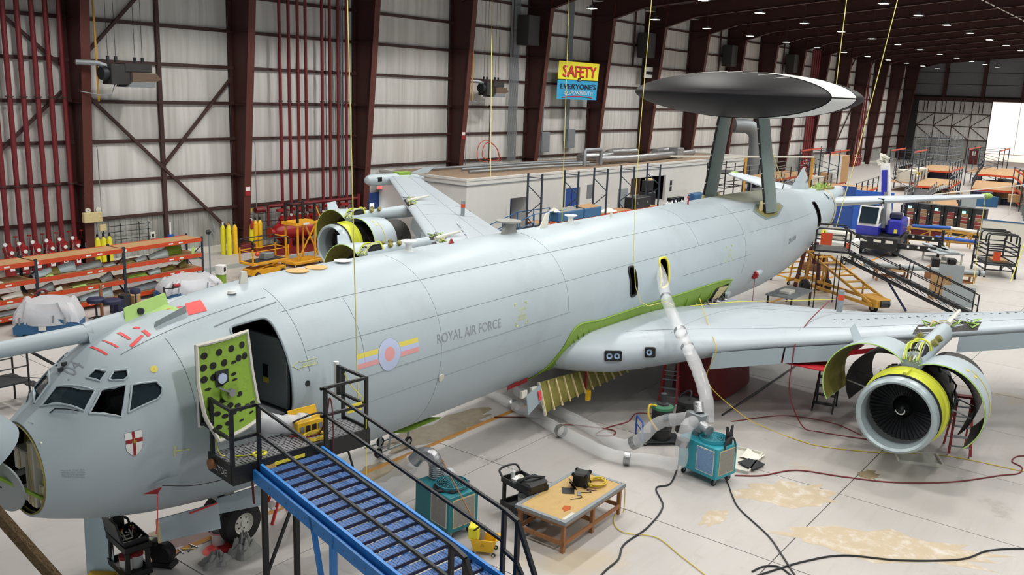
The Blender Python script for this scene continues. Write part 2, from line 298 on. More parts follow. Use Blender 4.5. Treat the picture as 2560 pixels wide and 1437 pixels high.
cf2 = MB().box(-.21, -.05, 0, .24, 0, 17).mesh('rear_flange', 'steel_red', smooth=False)
cst = MB(); [cst.prism([(-.19, -.05, z), (.22, -.05, z), (.22, -dep(z), z), (-.19, -dep(z), z)], (0, 0, .03)) for z in (1.2, 4.2, 8.1, 12, 15.8)]; cst = cst.mesh('stiffener', 'steel_red', smooth=False)
for i, x in enumerate(COLX):
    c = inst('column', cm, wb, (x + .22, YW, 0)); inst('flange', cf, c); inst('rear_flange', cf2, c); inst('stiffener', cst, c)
def brace(a, b, w=.14): MB().bar((a[0], YW - .16, a[1]), (b[0], YW - .16, b[1]), w, w).obj('brace', 'girt', wb, smooth=False)
for x in (25.95, 16.9): MB().bar((x, YW - .08, 0), (x, YW - .08, 17), .18, .2).obj('post', 'girt', wb, smooth=False)
brace((21.5, 9.0), (30, .9)); brace((30.2, 9.5), (26, 5.0)); brace((22, 10.2), (28.5, 17)); brace((12.5, 17), (20.9, 9.8)); brace((20.9, 8.6), (12.5, 1)); brace((24.7, 15.8), (24.7, 17))
for x in (COLX[13], COLX[14]): brace((x + .4, 1), (x + 8.8, 9)); brace((x + .4, 9), (x + 8.8, 17)); brace((x + .4, 17), (x + 8.8, 9.2))
for i in (4, 6, 8, 10):      # dark roof-level heater boxes on the columns
    MB().cbox(COLX[i] + 7.2, YW - 1.5, 12.8, COLX[i] + 8.6, YW - .4, 15, .03).obj('vent_box', 'heater_dark', wb, smooth=False)
    MB().bar((COLX[i] + 6.9, YW - .2, 11.9), (COLX[i] + 6.9, YW - .2, 17), .14).obj('post', 'girt', wb, smooth=False)
# conduits clustered on the wall beside the columns
for x0, n_, z0, dx in ((55.0, 9, 4.1, .13), (59.0, 6, 5.5, .12), (62.6, 7, 5.4, .12), (37.8, 4, 2.4, .14)):
    for k in range(n_): MB().cyl((x0 + k * dx, YW - .24, z0), (x0 + k * dx, YW - .24, 17), .035, n=6).obj('conduit', 'galv', wb)
for x, z in ((59.2, 4.6), (62.9, 4.8)):
    e = MB().cbox(x, YW - .5, z, x + 1.1, YW - .16, z + 1.6, .02).obj('junction_box', 'galv', wb, smooth=False); MB().box(x + .08, YW - .52, z + .08, x + 1.02, YW - .5, z + 1.52).obj('door', 'galv', e, smooth=False)
for x in (18.0, 19.2, 36.9, 40.5): MB().cyl((x, YW - .2, .3), (x, YW - .2, 17), .018, n=6).obj('conduit', 'dark_steel', wb)
for x, z, s in ((21.35, 3.0, .55), (30.45, 4.3, .35)):         # column numbers
    t = 'B5' if x < 25 else 'B6'; vs, fs = text_pts(t, s); m = MB().add([(v.x + x + .05, YW - dep(z) - .06, v.y + z + .6) for v in vs], fs); m.obj('column_number', 'white', wb, smooth=False, fix=False)
for x, z in ((30.42, 3.4), (48.5, 6.2)):
    e = MB().box(x - .18, YW - dep(z) - .06, z - .3, x + .2, YW - dep(z) - .05, z + .25).obj('notice', 'red', wb, smooth=False); MB().box(x - .14, YW - dep(z) - .064, z - .02, x + .16, YW - dep(z) - .06, z + .2).obj('panel', 'white', e, smooth=False)
for i in (1, 2, 4, 5):
    x = COLX[i] + .5; MB().tube([(x, YW - .9, 6.1), (x + .3, YW - 1.0, 6.1), (x + .35, YW - 1., 5.9), (x + .35, YW - 1.0, 2.4)], .02, 6).obj('conduit', 'galv', wb)

# ---- roof
def zr(y): return 17.35 + .085 * (YW - y)
cl = tag(MB().prism([(-25, YW + .3, zr(YW)), (-25, -22, zr(-22)), (XE + .5, -22, zr(-22)), (XE + .5, YW + .3, zr(YW))], (0, 0, .15)).obj('ceiling', 'roof_sheet', smooth=False), 'dark sloping hangar roof of sheeting on deep steel rafters', kind='structure')
rp = MB(); rp.prism([(0, YW - 1.5, zr(YW - 1.5) - .06), (0, -21.5, zr(-21.5) - .06), (7.4, -21.5, zr(-21.5) - .06), (7.4, YW - 1.5, zr(YW - 1.5) - .06)], (0, 0, .05)); rpm = rp.mesh('roof_panel', 'roof_panel', smooth=False)
raf = MB(); y0, y1 = YW - .9, -21.5
raf.prism([(-.02, y0, zr(y0) - 2.2), (-.02, YW - 5, zr(YW - 5) - 1.35), (-.02, y1, zr(y1) - 1.1), (-.02, y1, zr(y1) - .1), (-.02, y0, zr(y0) - .1)], (.04, 0, 0))
raf.prism([(-.2, y0, zr(y0) - 2.2), (.2, y0, zr(y0) - 2.2), (.2, YW - 5, zr(YW - 5) - 1.35), (-.2, YW - 5, zr(YW - 5) - 1.35)], (0, 0, .04)); raf.prism([(-.2, YW - 5, zr(YW - 5) - 1.35), (.2, YW - 5, zr(YW - 5) - 1.35), (.2, y1, zr(y1) - 1.1), (-.2, y1, zr(y1) - 1.1)], (0, 0, .04))
raf = raf.mesh('rafter', 'steel_red', smooth=False)
for x in [-15.1, -6.04, 3.02] + COLX: inst('rafter', raf, cl, (x + .22, 0, 0)); inst('roof_panel', rpm, cl, (x + 1.05, 0, 0))
for k in range(20):
    y = YW - 2.5 - k * 3.1
    if y > -22: MB().bar((-25, y, zr(y) - .24), (XE, y, zr(y) - .24), .1, .26).obj('purlin', 'steel_red', cl, smooth=False)
for k in range(10):
    x = COLX[7] + 2.2 + 9.06 * (k % 5) ; y = 16 - 4.1 * (k // 5)
    for q in range(4): MB().cyl((x + q * 2.2, y, zr(y) - 1.9), (x + 1.5 + q * 2.2, y, zr(y) - 1.9), .05, n=6).obj('tube_light', 'off_white', cl)
# high-bay lamps, each with its own downlight
lb = MB().lathe([(0, .04), (0, .16), (.12, .2), (.16, .42), (.2, .42), (.2, .36)], (0, 0, .2), (0, 0, -1), 20).mesh('housing', 'lamp_body')
lf = MB(); [lf.cbox(-.3 + .15 * k, -.26, -.012, -.19 + .15 * k, .26, .0, .004) for k in range(4)]; lf = lf.mesh('light_bars', 'lamp_face', smooth=False)
lrs = {}
ROWN = {35.4: 'wall row', 27.2: 'second row from the wall', 18.75: 'third row from the wall', 10.4: 'fourth row from the wall', 2.1: 'fifth row from the wall', -6.2: 'row behind'}
ORD = ['first', 'second', 'third', 'fourth', 'fifth', 'sixth', 'seventh', 'eighth', 'ninth', 'tenth', 'eleventh', 'twelfth']
for y, z, x0 in ((35.4, 15.17, 54.3), (27.2, 15.52, 54.9), (18.75, 16.0, 55.4), (10.4, 16.4, 55.4), (2.1, 16.8, 55.4), (-6.2, 17.1, 55.4)):
    lrs[y] = MB().cyl((0, 0, .2), (0, 0, zr(y) - z), .015, n=6).mesh('hanger', 'dark_steel'); seen = 0
    for k in range(-5, 12):
        x = x0 + 9.06 * k; q = V((x, y, z - 9.4)); dz = q.dot(fw); px_, py_ = 1280 + 2223.5 * q.dot(r2) / dz, 718.5 - 2223.5 * q.dot(u2) / dz; vis = dz > 0 and 0 < px_ < 2560 and -5 < py_ < 1437
        lab = 'hanging high-bay lamp under the dark roof, %s, %s from the left' % (ROWN[y], ORD[min(seen, 11)]) if vis else 'hanging high-bay lamp above the camera side of the hangar, %s' % ROWN[y]; seen += vis
        t = thing('high_bay_lamp', lab, 'lamp', (x, y, z), 0, 'high-bay lamps, ' + ROWN[y])
        inst('housing', lb, t); inst('light_bars', lf, t); inst('hanger', lrs[y], t)
        ld = bpy.data.lights.get('lamp_light') or bpy.data.lights.new('lamp_light', 'SPOT'); ld.energy = LAMP_POWER; ld.spot_size = radians(142); ld.spot_blend = .35; ld.shadow_soft_size = .3; ld.color = (1, .975, .93)
        lo = bpy.data.objects.new('lamp_light', ld); C.objects.link(lo); lo.parent = t; lo.location = (0, 0, -.06)

# ---- far end wall with the open doorway
wf = tag(MB().box(XE, 29.6, 0, XE + .3, YW + .3, 10.8).box(XE, -22, 10.8, XE + .3, YW + .3, 24).box(XE, -22, 0, XE + .3, -8, 10.8).obj('wall_far', 'roof_sheet', smooth=False), 'far end wall with dark upper cladding and a door standing open', kind='structure')
MB().bar((XE - .4, YW, 10.75), (XE - .4, -20, 10.75), .7, .5).obj('header_beam', 'steel_red', wf, smooth=False)
ys = [41.2, 38.3, 35.4, 32.5, 29.6]
for a, b in zip(ys, ys[1:]):
    for z0, z1 in ((4.0, 6.2), (6.2, 8.3), (8.3, 10.4)): MB().box(XE - .08, b + .06, z0 + .05, XE - .02, a - .06, z1 - .05).obj('panel', 'wall_panel', wf, smooth=False)
    MB().bar((XE - .14, b, 0), (XE - .14, b, 10.6), .12).obj('mullion', 'girt', wf, smooth=False)
    MB().bar((XE - .18, a, 6.2), (XE - .18, b, 8.3), .1).obj('brace', 'girt', wf, smooth=False); MB().bar((XE - .18, a, 6.2), (XE - .18, b, 4.), .1).obj('brace', 'girt', wf, smooth=False)
    for q in (.35, .55): MB().bar((XE - .16, a + (b - a) * q, 8.5), (XE - .16, a + (b - a) * q, 10.6), .1).obj('mullion', 'girt', wf, smooth=False)
for z in (4., 6.2, 8.3): MB().bar((XE - .14, 41.2, z), (XE - .14, 29.6, z), .14).obj('girt', 'girt', wf, smooth=False)
s2 = corr(11.6, 4.).xf(Matrix.Rotation(pi / 2, 4, 'Z')); s2.xf(Matrix.Translation((XE - .05, 29.6, 0))); s2.obj('siding_sheet', 'siding', wf, smooth=False)
mat('far_cladding', '#77767a', .8, var=.1)
for k in range(9):
    y = YW - 6 * k; MB().bar((XE - .3, y, 10.9), (XE - .3, y, 22), .5, .4).obj('end_column', 'steel_red', wf, smooth=False)
    for j in range(5): MB().box(XE - .07, y - 5.7, 11.3 + 1.95 * j, XE - .02, y - .3, 13.15 + 1.95 * j).obj('panel', 'far_cladding', wf, smooth=False)
d1 = tag(MB().cbox(XE - .2, 30.6, 0, XE - .1, 31.9, 2.6, .02).obj('door_1', 'red_dark', smooth=False), 'small dark red exit door in the far end wall', kind='structure')
MB().box(XE - .22, 31.0, 1.5, XE - .2, 31.5, 2.2).obj('sign', 'white', d1, smooth=False)
# outdoors
gr = tag(MB().box(XE + .5, -150, -.3, 420, 190, -.02).obj('ground', 'asphalt', smooth=False), 'sunlit pinkish apron outside the far doorway', kind='structure')
hb = thing('hangar_building', 'white hangar with tall ribbed doors across the sunlit apron', 'building', (213, 0, 0))
MB().box(.6, -90, 0, 30, 90, 15).obj('wall', 'ext_white', hb, smooth=False); MB().box(0, -90, 11, .6, 90, 15).obj('fascia', 'ext_grey', hb, smooth=False)
for k in range(14): y = -22 + 6 * k; MB().cbox(.2, y + .06, .1, .5, y + 5.94, 10.9, .03).obj('door_leaf', 'ext_white', hb, smooth=False)

# ---- white block room against the side wall
BX0, BX1, BY = 41.3, 83.2, 35.3
bl = thing('block_room', 'long low white block room with flat tan roof against the wall', 'building', (BX0, BY, 0)); L = BX1 - BX0; D = YW - BY - .3
doors = [(4.4, 6.4, 2.55), (10.75, 12.6, 2.8)]; win = (19.8, 25.5)
w = MB(); xs_ = [0]; 
w.box(0, 0, 0, 4.4, .2, 4.0).box(4.4, 0, 2.55, 6.4, .2, 4.).box(6.4, 0, 0, 10.75, .2, 4.).box(10.75, 0, 2.8, 12.6, .2, 4.).box(12.6, 0, 0, 19.8, .2, 4.).box(19.8, 0, 3.0, 25.5, .2, 4.).box(19.8, 0, 0, 25.5, .2, .9).box(25.5, 0, 0, L, .2, 4.)
w.box(0, .2, 0, .2, D, 4.).box(L - .2, .2, 0, L, D, 4.); w.obj('wall', 'block_wall', bl, smooth=False)
MB().box(.2, .2, 3.8, L - .2, D, 3.92).obj('roof_deck', 'roof_tan', bl, smooth=False); MB().box(-.05, -.05, 3.9, L + .05, .12, 4.05).box(-.05, .12, 3.9, .12, D, 4.05).box(L - .12, .12, 3.9, L + .05, D, 4.05).obj('parapet', 'block_wall', bl, smooth=False)
MB().bar((-.03, -.05, 3.62), (L, -.05, 3.62), .05, .05).bar((-.05, -.03, 3.62), (-.05, D, 3.62), .05, .05).obj('conduit', 'galv', bl, smooth=False)
MB().box(19.8, .2, .9, 25.5, 2.6, .95).box(19.8, 2.4, .9, 25.5, 2.6, 3.2).obj('alcove', 'block_wall', bl, smooth=False); MB().box(21.3, 2.3, 1.2, 25.2, 2.4, 2.9).obj('board', 'wood', bl, smooth=False)
MB().box(4.4, .2, 2.55, 6.4, 1.6, 2.6).box(6.4, .2, 0, 6.45, 1.6, 2.6).box(4.35, .2, 0, 4.4, 1.6, 2.6).obj('alcove', 'block_wall', bl, smooth=False)
d2 = MB().cbox(4.45, 1.4, 0, 6.35, 1.5, 2.5, .02).obj('door', 'door_blue', bl, smooth=False); MB().box(5.2, 1.38, 1.5, 5.4, 1.4, 1.7).obj('door_sign', 'white', d2, smooth=False)
d3 = MB().cbox(10.8, .06, 0, 11.65, .12, 2.76, .02).cbox(11.7, .06, 0, 12.55, .12, 2.76, .02).obj('door', 'door_blue', bl, smooth=False); MB().box(11.0, .03, 1.0, 11.4, .06, 1.5).obj('door_sign', 'white', d3, smooth=False)
MB().cbox(13.5, -.06, 1.9, 14.3, 0, 2.9, .01).obj('louvre', 'galv', bl, smooth=False); MB().cbox(17.9, -.05, .8, 19.3, 0, 2.3, .01).obj('notice_board', 'grey_panel', bl, smooth=False); MB().box(26.3, -.04, 2.1, 26.6, 0, 2.5).box(26.3, -.04, 1.6, 26.6, 0, 2.0).obj('sign', 'dark_steel', bl, smooth=False)
vs_ = thing('vent_stack', 'fat grey elbowed duct on the floor against the wall beyond the rotodome strut', 'duct', (97.5, 40.5, 0))
MB().cyl((0, 0, 0), (0, 0, 4.6), .75, n=16).obj('riser', 'galv', vs_); MB().tube(bez([(0, 0, 4.4), (-.1, .1, 5.6), (-.8, .7, 6.4), (-2.2, 1.9, 6.5)], 6), .8, 16).obj('elbow', 'galv', vs_)
# ================================================================ AIRCRAFT  (s = aft, p = to port, z above the fuselage axis)
AZ = 3.6
air = thing('airliner', 'grey four-engined radar aircraft with black rotodome, stripped for maintenance', 'aircraft', (0, 14.746, 0), radians(1.0637))
def L(s, p, z): return V((s, -p, z + AZ))
FT = [(6.10, .13, -1.54, .8, -.70), (6.42, .34, -1.68, 1.03, -.6), (6.7, .62, -1.78, 1.18, -.5), (7.13, .94, -1.93, 1.36, -.36), (7.4, 1.12, -2.0, 1.44, -.3), (8.04, 1.38, -2.15, 1.62, -.15), (8.7, 1.55, -2.26, 1.72, -.06), (9.5, 1.69, -2.36, 1.8, 0), (10.5, 1.8, -2.42, 1.85, 0), (11.5, 1.86, -2.45, 1.87, 0), (12.5, 1.88, -2.45, 1.88, 0), (31, 1.88, -2.45, 1.88, 0), (34, 1.88, -2.45, 1.88, 0), (36.4, 1.88, -2.43, 1.86, 0), (40, 1.8, -2.15, 1.7, .1), (42, 1.7, -1.8, 1.52, .2), (44.7, 1.52, -1.2, 1.2, .35), (46, 1.45, -.85, 1.02, .45)]
def pch(x):
    T = FT; n = len(T); x = min(max(x, T[0][0]), T[-1][0]); i = 0
    while i < n - 2 and x > T[i + 1][0]: i += 1
    h = lambda k: T[k + 1][0] - T[k][0]
    dl = lambda k, c: (T[k + 1][c] - T[k][c]) / h(k)
    def m(k, c):
        if k == 0: return dl(0, c)
        if k == n - 1: return dl(n - 2, c)
        a, b = dl(k - 1, c), dl(k, c)
        if a * b <= 0: return 0
        w1 = 2 * h(k) + h(k - 1); w2 = h(k) + 2 * h(k - 1); return (w1 + w2) / (w1 / a + w2 / b)
    t = (x - T[i][0]) / h(i); out = []
    for c in (1, 2, 3, 4): out.append((2 * t ** 3 - 3 * t * t + 1) * T[i][c] + (t ** 3 - 2 * t * t + t) * h(i) * m(i, c) + (3 * t * t - 2 * t ** 3) * T[i + 1][c] + (t ** 3 - t * t) * h(i) * m(i + 1, c))
    return out
def fp(s, th, off=0.):
    zt, zb, w, zc = pch(s); t = radians(th); b = (zt - zc) if sin(t) > 0 else (zc - zb)
    nx, nz = cos(t) / w, sin(t) / b; q = sqrt(nx * nx + nz * nz)
    return L(s, w * cos(t) + off * nx / q, zc + b * sin(t) + off * nz / q)
NS = sorted(set([6.1 + .12 * i for i in range(60)] + [13.3 + .8 * i for i in range(28)] + [35.7 + .4 * i for i in range(26)])); NS = [s for s in NS if s < 45.95] + [46.0]
NA = 96
fm_ = MB(); nS = len(NS)
for off in (0, -.06):
    for s in NS: fm_.v += [tuple(fp(s, 360 * k / NA, off)) for k in range(NA)]
for i in range(nS - 1):
    for k in range(NA):
        a, b, c, d = i * NA + k, i * NA + (k + 1) % NA, (i + 1) * NA + (k + 1) % NA, (i + 1) * NA + k
        fm_.f += [(a, d, c, b), tuple(nS * NA + q for q in (a, b, c, d))]
for k in range(NA):
    a, b = k, (k + 1) % NA; fm_.f.append((a, b, nS * NA + b, nS * NA + a)); e = (nS - 1) * NA; fm_.f.append((e + b, e + a, nS * NA + e + a, nS * NA + e + b))
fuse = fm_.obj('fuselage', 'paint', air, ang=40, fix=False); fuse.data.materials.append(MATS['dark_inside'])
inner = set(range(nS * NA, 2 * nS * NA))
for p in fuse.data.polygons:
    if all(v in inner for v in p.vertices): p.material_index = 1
# openings
def rounded(pts, r=.25, n=4):
    out = []; N = len(pts)
    for i in range(N):
        a, b, c = [V((*pts[(i + k) % N], 0)) for k in (-1, 0, 1)]
        for k in range(n + 1):
            t = k / n; out.append(tuple((((b + (a - b) * r) * (1 - t) + b * t) * (1 - t) + (b * (1 - t) + (b + (c - b) * r) * t) * t))[:2])
    return out
W1 = [(6.43, 84.4), (6.71, 84.5), (7.03, 54.1), (6.78, 45.4)]; W2 = [(6.82, 41.3), (7.10, 51.3), (7.43, 43.6), (7.20, 25.8)]; W3 = [(7.31, 25.9), (7.5, 41.8), (7.85, 36.3), (7.9, 31.1), (7.86, 27.5), (7.78, 25.5)]
EA = [(7.04, 68.5), (7.20, 68.9), (7.30, 60.4), (7.15, 57.8)]; EB = [(7.26, 54.6), (7.38, 57.6), (7.55, 53.), (7.51, 48.3), (7.43, 47.5), (7.29, 52.1)]
DOOR = rounded([(9.42, -13), (9.42, 52), (10.3, 51), (10.34, -13)], .16, 5)
H1 = rounded([(23.3, 20.7), (23.7, 20.2), (23.8, -6), (23.4, -6.5)], .3, 4); H2 = rounded([(25.3, 20.7), (25.9, 20.5), (25.95, -7), (25.35, -7.3)], .3, 4)
AFT = rounded([(41.75, 40), (42.35, 40), (42.55, -5), (41.95, -5)], .2, 3)
mir = lambda P: [(s, 180 - t) for s, t in P]
cut = MB()
def cutter(P, a=-.35, b=.35):
    n = len(P); vs = [fp(s, t, a) for s, t in P] + [fp(s, t, b) for s, t in P]
    cut.add(vs, [tuple(range(n)), tuple(range(2 * n - 1, n - 1, -1))] + [(i, n + i, n + (i + 1) % n, (i + 1) % n) for i in range(n)])
def dens(P, n=5):
    return [(P[i][0] + (P[(i + 1) % len(P)][0] - P[i][0]) * k / n, P[i][1] + (P[(i + 1) % len(P)][1] - P[i][1]) * k / n) for i in range(len(P)) for k in range(n)]
for P in (W1, W2, W3, EA, EB): cutter(P); cutter(mir(P))
for P in (DOOR, H1, H2, AFT): cutter(P)
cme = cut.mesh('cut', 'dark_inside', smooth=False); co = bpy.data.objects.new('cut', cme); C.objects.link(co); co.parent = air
bmo = fuse.modifiers.new('b', 'BOOLEAN'); bmo.object = co; bmo.operation = 'DIFFERENCE'; bmo.solver = 'EXACT'
bpy.context.view_layer.update(); dg = bpy.context.evaluated_depsgraph_get(); nm = bpy.data.meshes.new_from_object(fuse.evaluated_get(dg)); fuse.modifiers.clear(); fuse.data = nm; nm.name = 'fuselage'
while len(nm.materials) < 2: nm.materials.append(MATS['dark_inside'])
bpy.data.objects.remove(co)
# surface patches lying on the skin
def patch(P, off=.006, n=6, m='line', name='marking', par=None, mirror=False):
    P = dens(P, n); cs = sum(s for s, t in P) / len(P); ct = sum(t for s, t in P) / len(P); R = 4; mb = MB(); N = len(P)
    for r in range(R + 1): mb.v += [tuple(fp(cs + (s - cs) * r / R, ct + (t - ct) * r / R, off)) for s, t in P]
    for r in range(R):
        for i in range(N): mb.f.append((r * N + i, r * N + (i + 1) % N, (r + 1) * N + (i + 1) % N, (r + 1) * N + i))
    return mb.obj(name, m, par or air, ang=60)
def rect(s0, s1, t0, t1): return [(s0, t0), (s1, t0), (s1, t1), (s0, t1)]
def ftext(txt, s0, s1, t0, t1, m, shear=0, off=.006, name='lettering'):
    vs, fs = text_pts(txt); x0, x1 = min(v.x for v in vs), max(v.x for v in vs); y0, y1 = min(v.y for v in vs), max(v.y for v in vs)
    out = []
    for v in vs:
        u, w = (v.x - x0) / (x1 - x0), (v.y - y0) / (y1 - y0); out.append(fp(s0 + (s1 - s0) * u, t0 + (t1 - t0) * w + shear * u, off))
    return MB().add(out, fs).obj(name, m, air, fix=False)
pane = {}
def glass(P, m, off=-.025):
    P = dens(P, 4); return MB().add([fp(s, t, off) for s, t in P] + [fp(sum(a for a, _ in P) / len(P), sum(b for _, b in P) / len(P), off)], [(i, (i + 1) % len(P), len(P)) for i in range(len(P))]).obj('window_pane', m, air)
for P, m in ((W1, 'glass'), (W3, 'glass'), (EA, 'glass'), (EB, 'glass')): glass(P, m); glass(mir(P), m)
glass(mir(W2), 'glass')
def frame(P, m, w=.02, off=.008, name='window_frame'):
    Q = dens(P, 5); return MB().tube([fp(s, t, off) for s, t in Q + [Q[0]]], w, 6, cap=False).obj(name, m, air)
for P in (W1, W2, W3, EA, EB): frame(P, 'paint', .018); frame(mir(P), 'paint', .018)
frame(H1, 'black', .035, .01, 'hatch_rim'); frame(H2, 'tag_yellow', .04, .01, 'hatch_rim'); frame(DOOR, 'paint_dark', .025, .0, 'door_frame'); frame(AFT, 'black', .03, .0, 'door_frame')
# cockpit furniture
MB().cbox(6.75, -.9, AZ - .1, 7.0, .9, AZ + .3, .03).obj('instrument_panel', 'dark_steel', air); [MB().cbox(7.35, y - .22, AZ - .6, 7.85, y + .22, AZ - .3, .04).cbox(7.75, y - .2, AZ - .3, 7.88, y + .2, AZ + .45, .04).obj('pilot_seat', 'dark_steel', air) for y in (-.5, .5)]
# cabin floor and the grey equipment rack inside the door
MB().box(8.2, -1.6, AZ - .52, 13, 1.6, AZ - .47).obj('cabin_floor', 'galv', air, smooth=False)
rk = MB().cbox(10.42, -1.55, AZ - .45, 10.5, -.4, AZ + .95, .01).obj('equipment_rack', 'grey_panel', air, smooth=False); MB().box(10.40, -1.0, AZ + .1, 10.42, -.85, AZ + .35).obj('switch_plate', 'black', rk, smooth=False); MB().box(10.40, -1.0, AZ - .02, 10.42, -.85, AZ + .08).obj('tag', 'tag_yellow', rk, smooth=False)
# seams along and around the skin
def seam(P, w=.008, n=10): MB().tube([fp(s, t, .0) for s, t in P], w, 4, cap=False).obj('skin_seam', 'line', air)
for th, a, b in ((51.5, 10.6, 31.5), (22.8, 10.8, 32.3), (-3., 12, 20), (51.5, 31.9, 34.2), (-3., 27, 33), (22.8, 33, 41), (-18., 12, 19.8), (66, 7.6, 10.6)): seam([(a + (b - a) * k / 30, th) for k in range(31)])
for s, a, b in ((10.75, 10, 75), (14.6, -60, 88), (19.9, -2, 88), (12.2, 5, 50), (28.4, 23, 88), (32.4, -20, 70), (8.35, 10, 62)): seam([(s, a + (b - a) * k / 24) for k in range(25)], .006)
seam([(9.22 + (10.69 - 9.22) * k / 8, 55.6 + 4.1 * k / 8) for k in range(9)], .015)
# markings
RC = (12.92, 6.4)
def disc(r, m, off, n=28): return patch([(RC[0] + r * cos(2 * pi * k / n), RC[1] + degrees(r / 1.88) * sin(2 * pi * k / n)) for k in range(n)], off, 1, m, 'roundel')
degrees = math.degrees
for i, m in enumerate(('round_yellow', 'round_blue', 'round_red')):
    t1 = 12.0 - 3.25 * i; patch(rect(11.97, 13.83, t1 - 3.25, t1), .004, 8, m, 'fin_flash')
disc(.345, 'letter', .0055); disc(.335, 'round_blue', .007); disc(.155, 'round_red', .0085)
ftext('ROYAL AIR FORCE', 14.45, 16.83, 3.2, 10.2, 'letter', -1.8); ftext('ZH104', 37.25, 38.25, -5.5, -.5, 'letter_dark', 2); ftext('104', 6.86, 7.14, 78, 96, 'letter', 0)
ftext('RESCUE', 10.62, 10.93, 14.2, 16.0, 'letter_yellow', -.3, .007); MB().tube([fp(s, t, .006) for s, t in ((10.37, 16.1), (10.55, 18.4), (10.56, 17.4), (10.98, 16.9), (10.97, 13.4), (10.55, 14.1), (10.54, 12.6), (10.37, 16.1))], .006, 4).obj('rescue_arrow', 'letter_yellow', air)
for s0, t0 in ((17.47, -1.4), (30.6, -3)):
    s1, t1 = s0 + .5, t0 + 17.2
    for a, b, c, d in ((s0, t1, 1, -1), (s1, t1, -1, -1), (s0, t0, 1, 1), (s1, t0, -1, 1)): MB().tube([fp(a + c * .08, b, .006), fp(a, b, .006), fp(a, b + d * 2.4, .006)], .012, 4).obj('corner_mark', 'letter_yellow', air)
    for i, t in enumerate(('CUT HERE', 'FOR', 'EMERGENCY', 'RESCUE')): ftext(t, s0 + (.1 if i != 1 else .2), s1 - (.05 if i != 1 else .2), t0 + 11 - i * 2.5, t0 + 12.8 - i * 2.5, 'letter_yellow', 0)
for i, t in enumerate(('NOT TO BE', 'SERIAL NO.  ZH104', 'BAE SYSTEMS AIRCRAFT', 'WEIGHT CLASS ONE')): ftext(t, 6.29, 6.58, 6.8 - 2.2 * i + .6, 8.0 - 2.2 * i + .6, 'letter', -8)
for P in ([(7.41, 92.4), (7.45, 91.3), (7.48, 72.6), (7.44, 72.9)], [(7.61, 90.3), (7.64, 88.5), (7.68, 73.2), (7.64, 73.4)], [(7.86, 88), (7.92, 86.8), (7.92, 74.1), (7.87, 74.6)], [(7.80, 69.3), (7.83, 66.4), (8.11, 71.2), (8.08, 73.2)], [(8.14, 76.5), (8.21, 76.), (8.21, 69.3), (8.14, 68.6)], [(8.1, 84), (8.16, 84), (8.2, 80), (8.14, 80)], [(9.0, 72), (9.35, 70), (9.5, 84), (9.2, 86)], [(8.85, 88), (8.92, 88), (9.2, 82), (9.1, 82)]): patch(P, .007, 6, 'red_mark', 'warning_stripe')
n_ = 16; patch([(7.90 + .06 * cos(2 * pi * k / n_), 44.5 + 2.6 * sin(2 * pi * k / n_)) for k in range(n_)], .006, 1, 'round_yellow', 'yellow_dot'); patch([(7.90 + .012 * cos(2 * pi * k / 8), 44.5 + .5 * sin(2 * pi * k / 8)) for k in range(8)], .009, 1, 'amber', 'dot_centre')
# crest: white shield with a red cross and a gold lily
SH = [(7.18, 13.6), (7.44, 11.2), (7.435, 2), (7.42, -1.2), (7.36, -3.6), (7.30, -4.8), (7.235, -2.2), (7.185, .6), (7.175, 3.2)]
patch([(7.30 + (s - 7.30) * 1.03, 4.8 + (t - 4.8) * 1.03) for s, t in SH], .004, 3, 'letter_dark', 'shield_border'); patch(SH, .006, 4, 'white', 'shield'); patch([(7.285, 12.6), (7.33, 12.2), (7.325, -3.9), (7.30, -4.5), (7.28, -3.6)], .008, 6, 'red', 'shield_cross'); patch([(7.18, 8.6), (7.44, 6.2), (7.438, 3.4), (7.178, 5.6)], .008, 6, 'red', 'shield_cross')
MB().tube([fp(7.307, 8.2, .013), fp(7.307, 5.4, .013), fp(7.307, 3.6, .013)], [.004, .012, .006], 6).tube([fp(7.275, 5.2, .013), fp(7.283, 6.4, .013), fp(7.297, 5.4, .013)], .006, 5).tube([fp(7.34, 4.9, .013), fp(7.332, 6.0, .013), fp(7.318, 5.3, .013)], .006, 5).tube([fp(7.285, 4.9, .013), fp(7.33, 4.6, .013)], .005, 5).obj('lily_emblem', 'gold', air)
MB().tube([fp(7.945, -7.4, .006), fp(7.95, -13.2, .006)], .016, 5).tube([fp(7.95, -10.2, .006), fp(8.2, -12, .006)], .013, 5).obj('yellow_tee', 'letter_yellow', air)
for s, t in ((14.7, -18.3),): MB().cyl(fp(s, t, -.01), fp(s, t, .03), .09, n=14).obj('drain_port', 'off_white', air)
MB().cyl(fp(10.68, 3.2, -.02), fp(10.68, 3.2, .012), .06, n=12).obj('sensor_port', 'dark_steel', air)
# green exposed strip above the wing root, with frame webs
top = [(19.8, -72), (19.85, -52), (20.1, -31.), (20.5, -15.2), (21.9, -16.6), (24.3, -17), (27.2, -18.6), (30.5, -20), (31.7, -23)]
bot = [(19.9, -78), (20.3, -62), (20.9, -45), (21.2, -38), (22.2, -40), (24.3, -40), (27.2, -42), (30.5, -46), (31.7, -52)]
TP = bez([(a, b, 0) for a, b in top], 6); BP = bez([(a, b, 0) for a, b in bot], 6)
def gf(u, v):
    k = u * (len(TP) - 1); i = min(int(k), len(TP) - 2); f = k - i; q = TP[i] * (1 - f) + TP[i + 1] * f; r = BP[i] * (1 - f) + BP[i + 1] * f; w = q * (1 - v) + r * v; return fp(w.x, w.y, .012)
gs = MB().grid(gf, 60, 6).obj('root_strip', 'green', air)
MB().tube([fp(p.x, p.y, .02) for p in TP], .025, 6).obj('root_strip_edge', 'green', air)
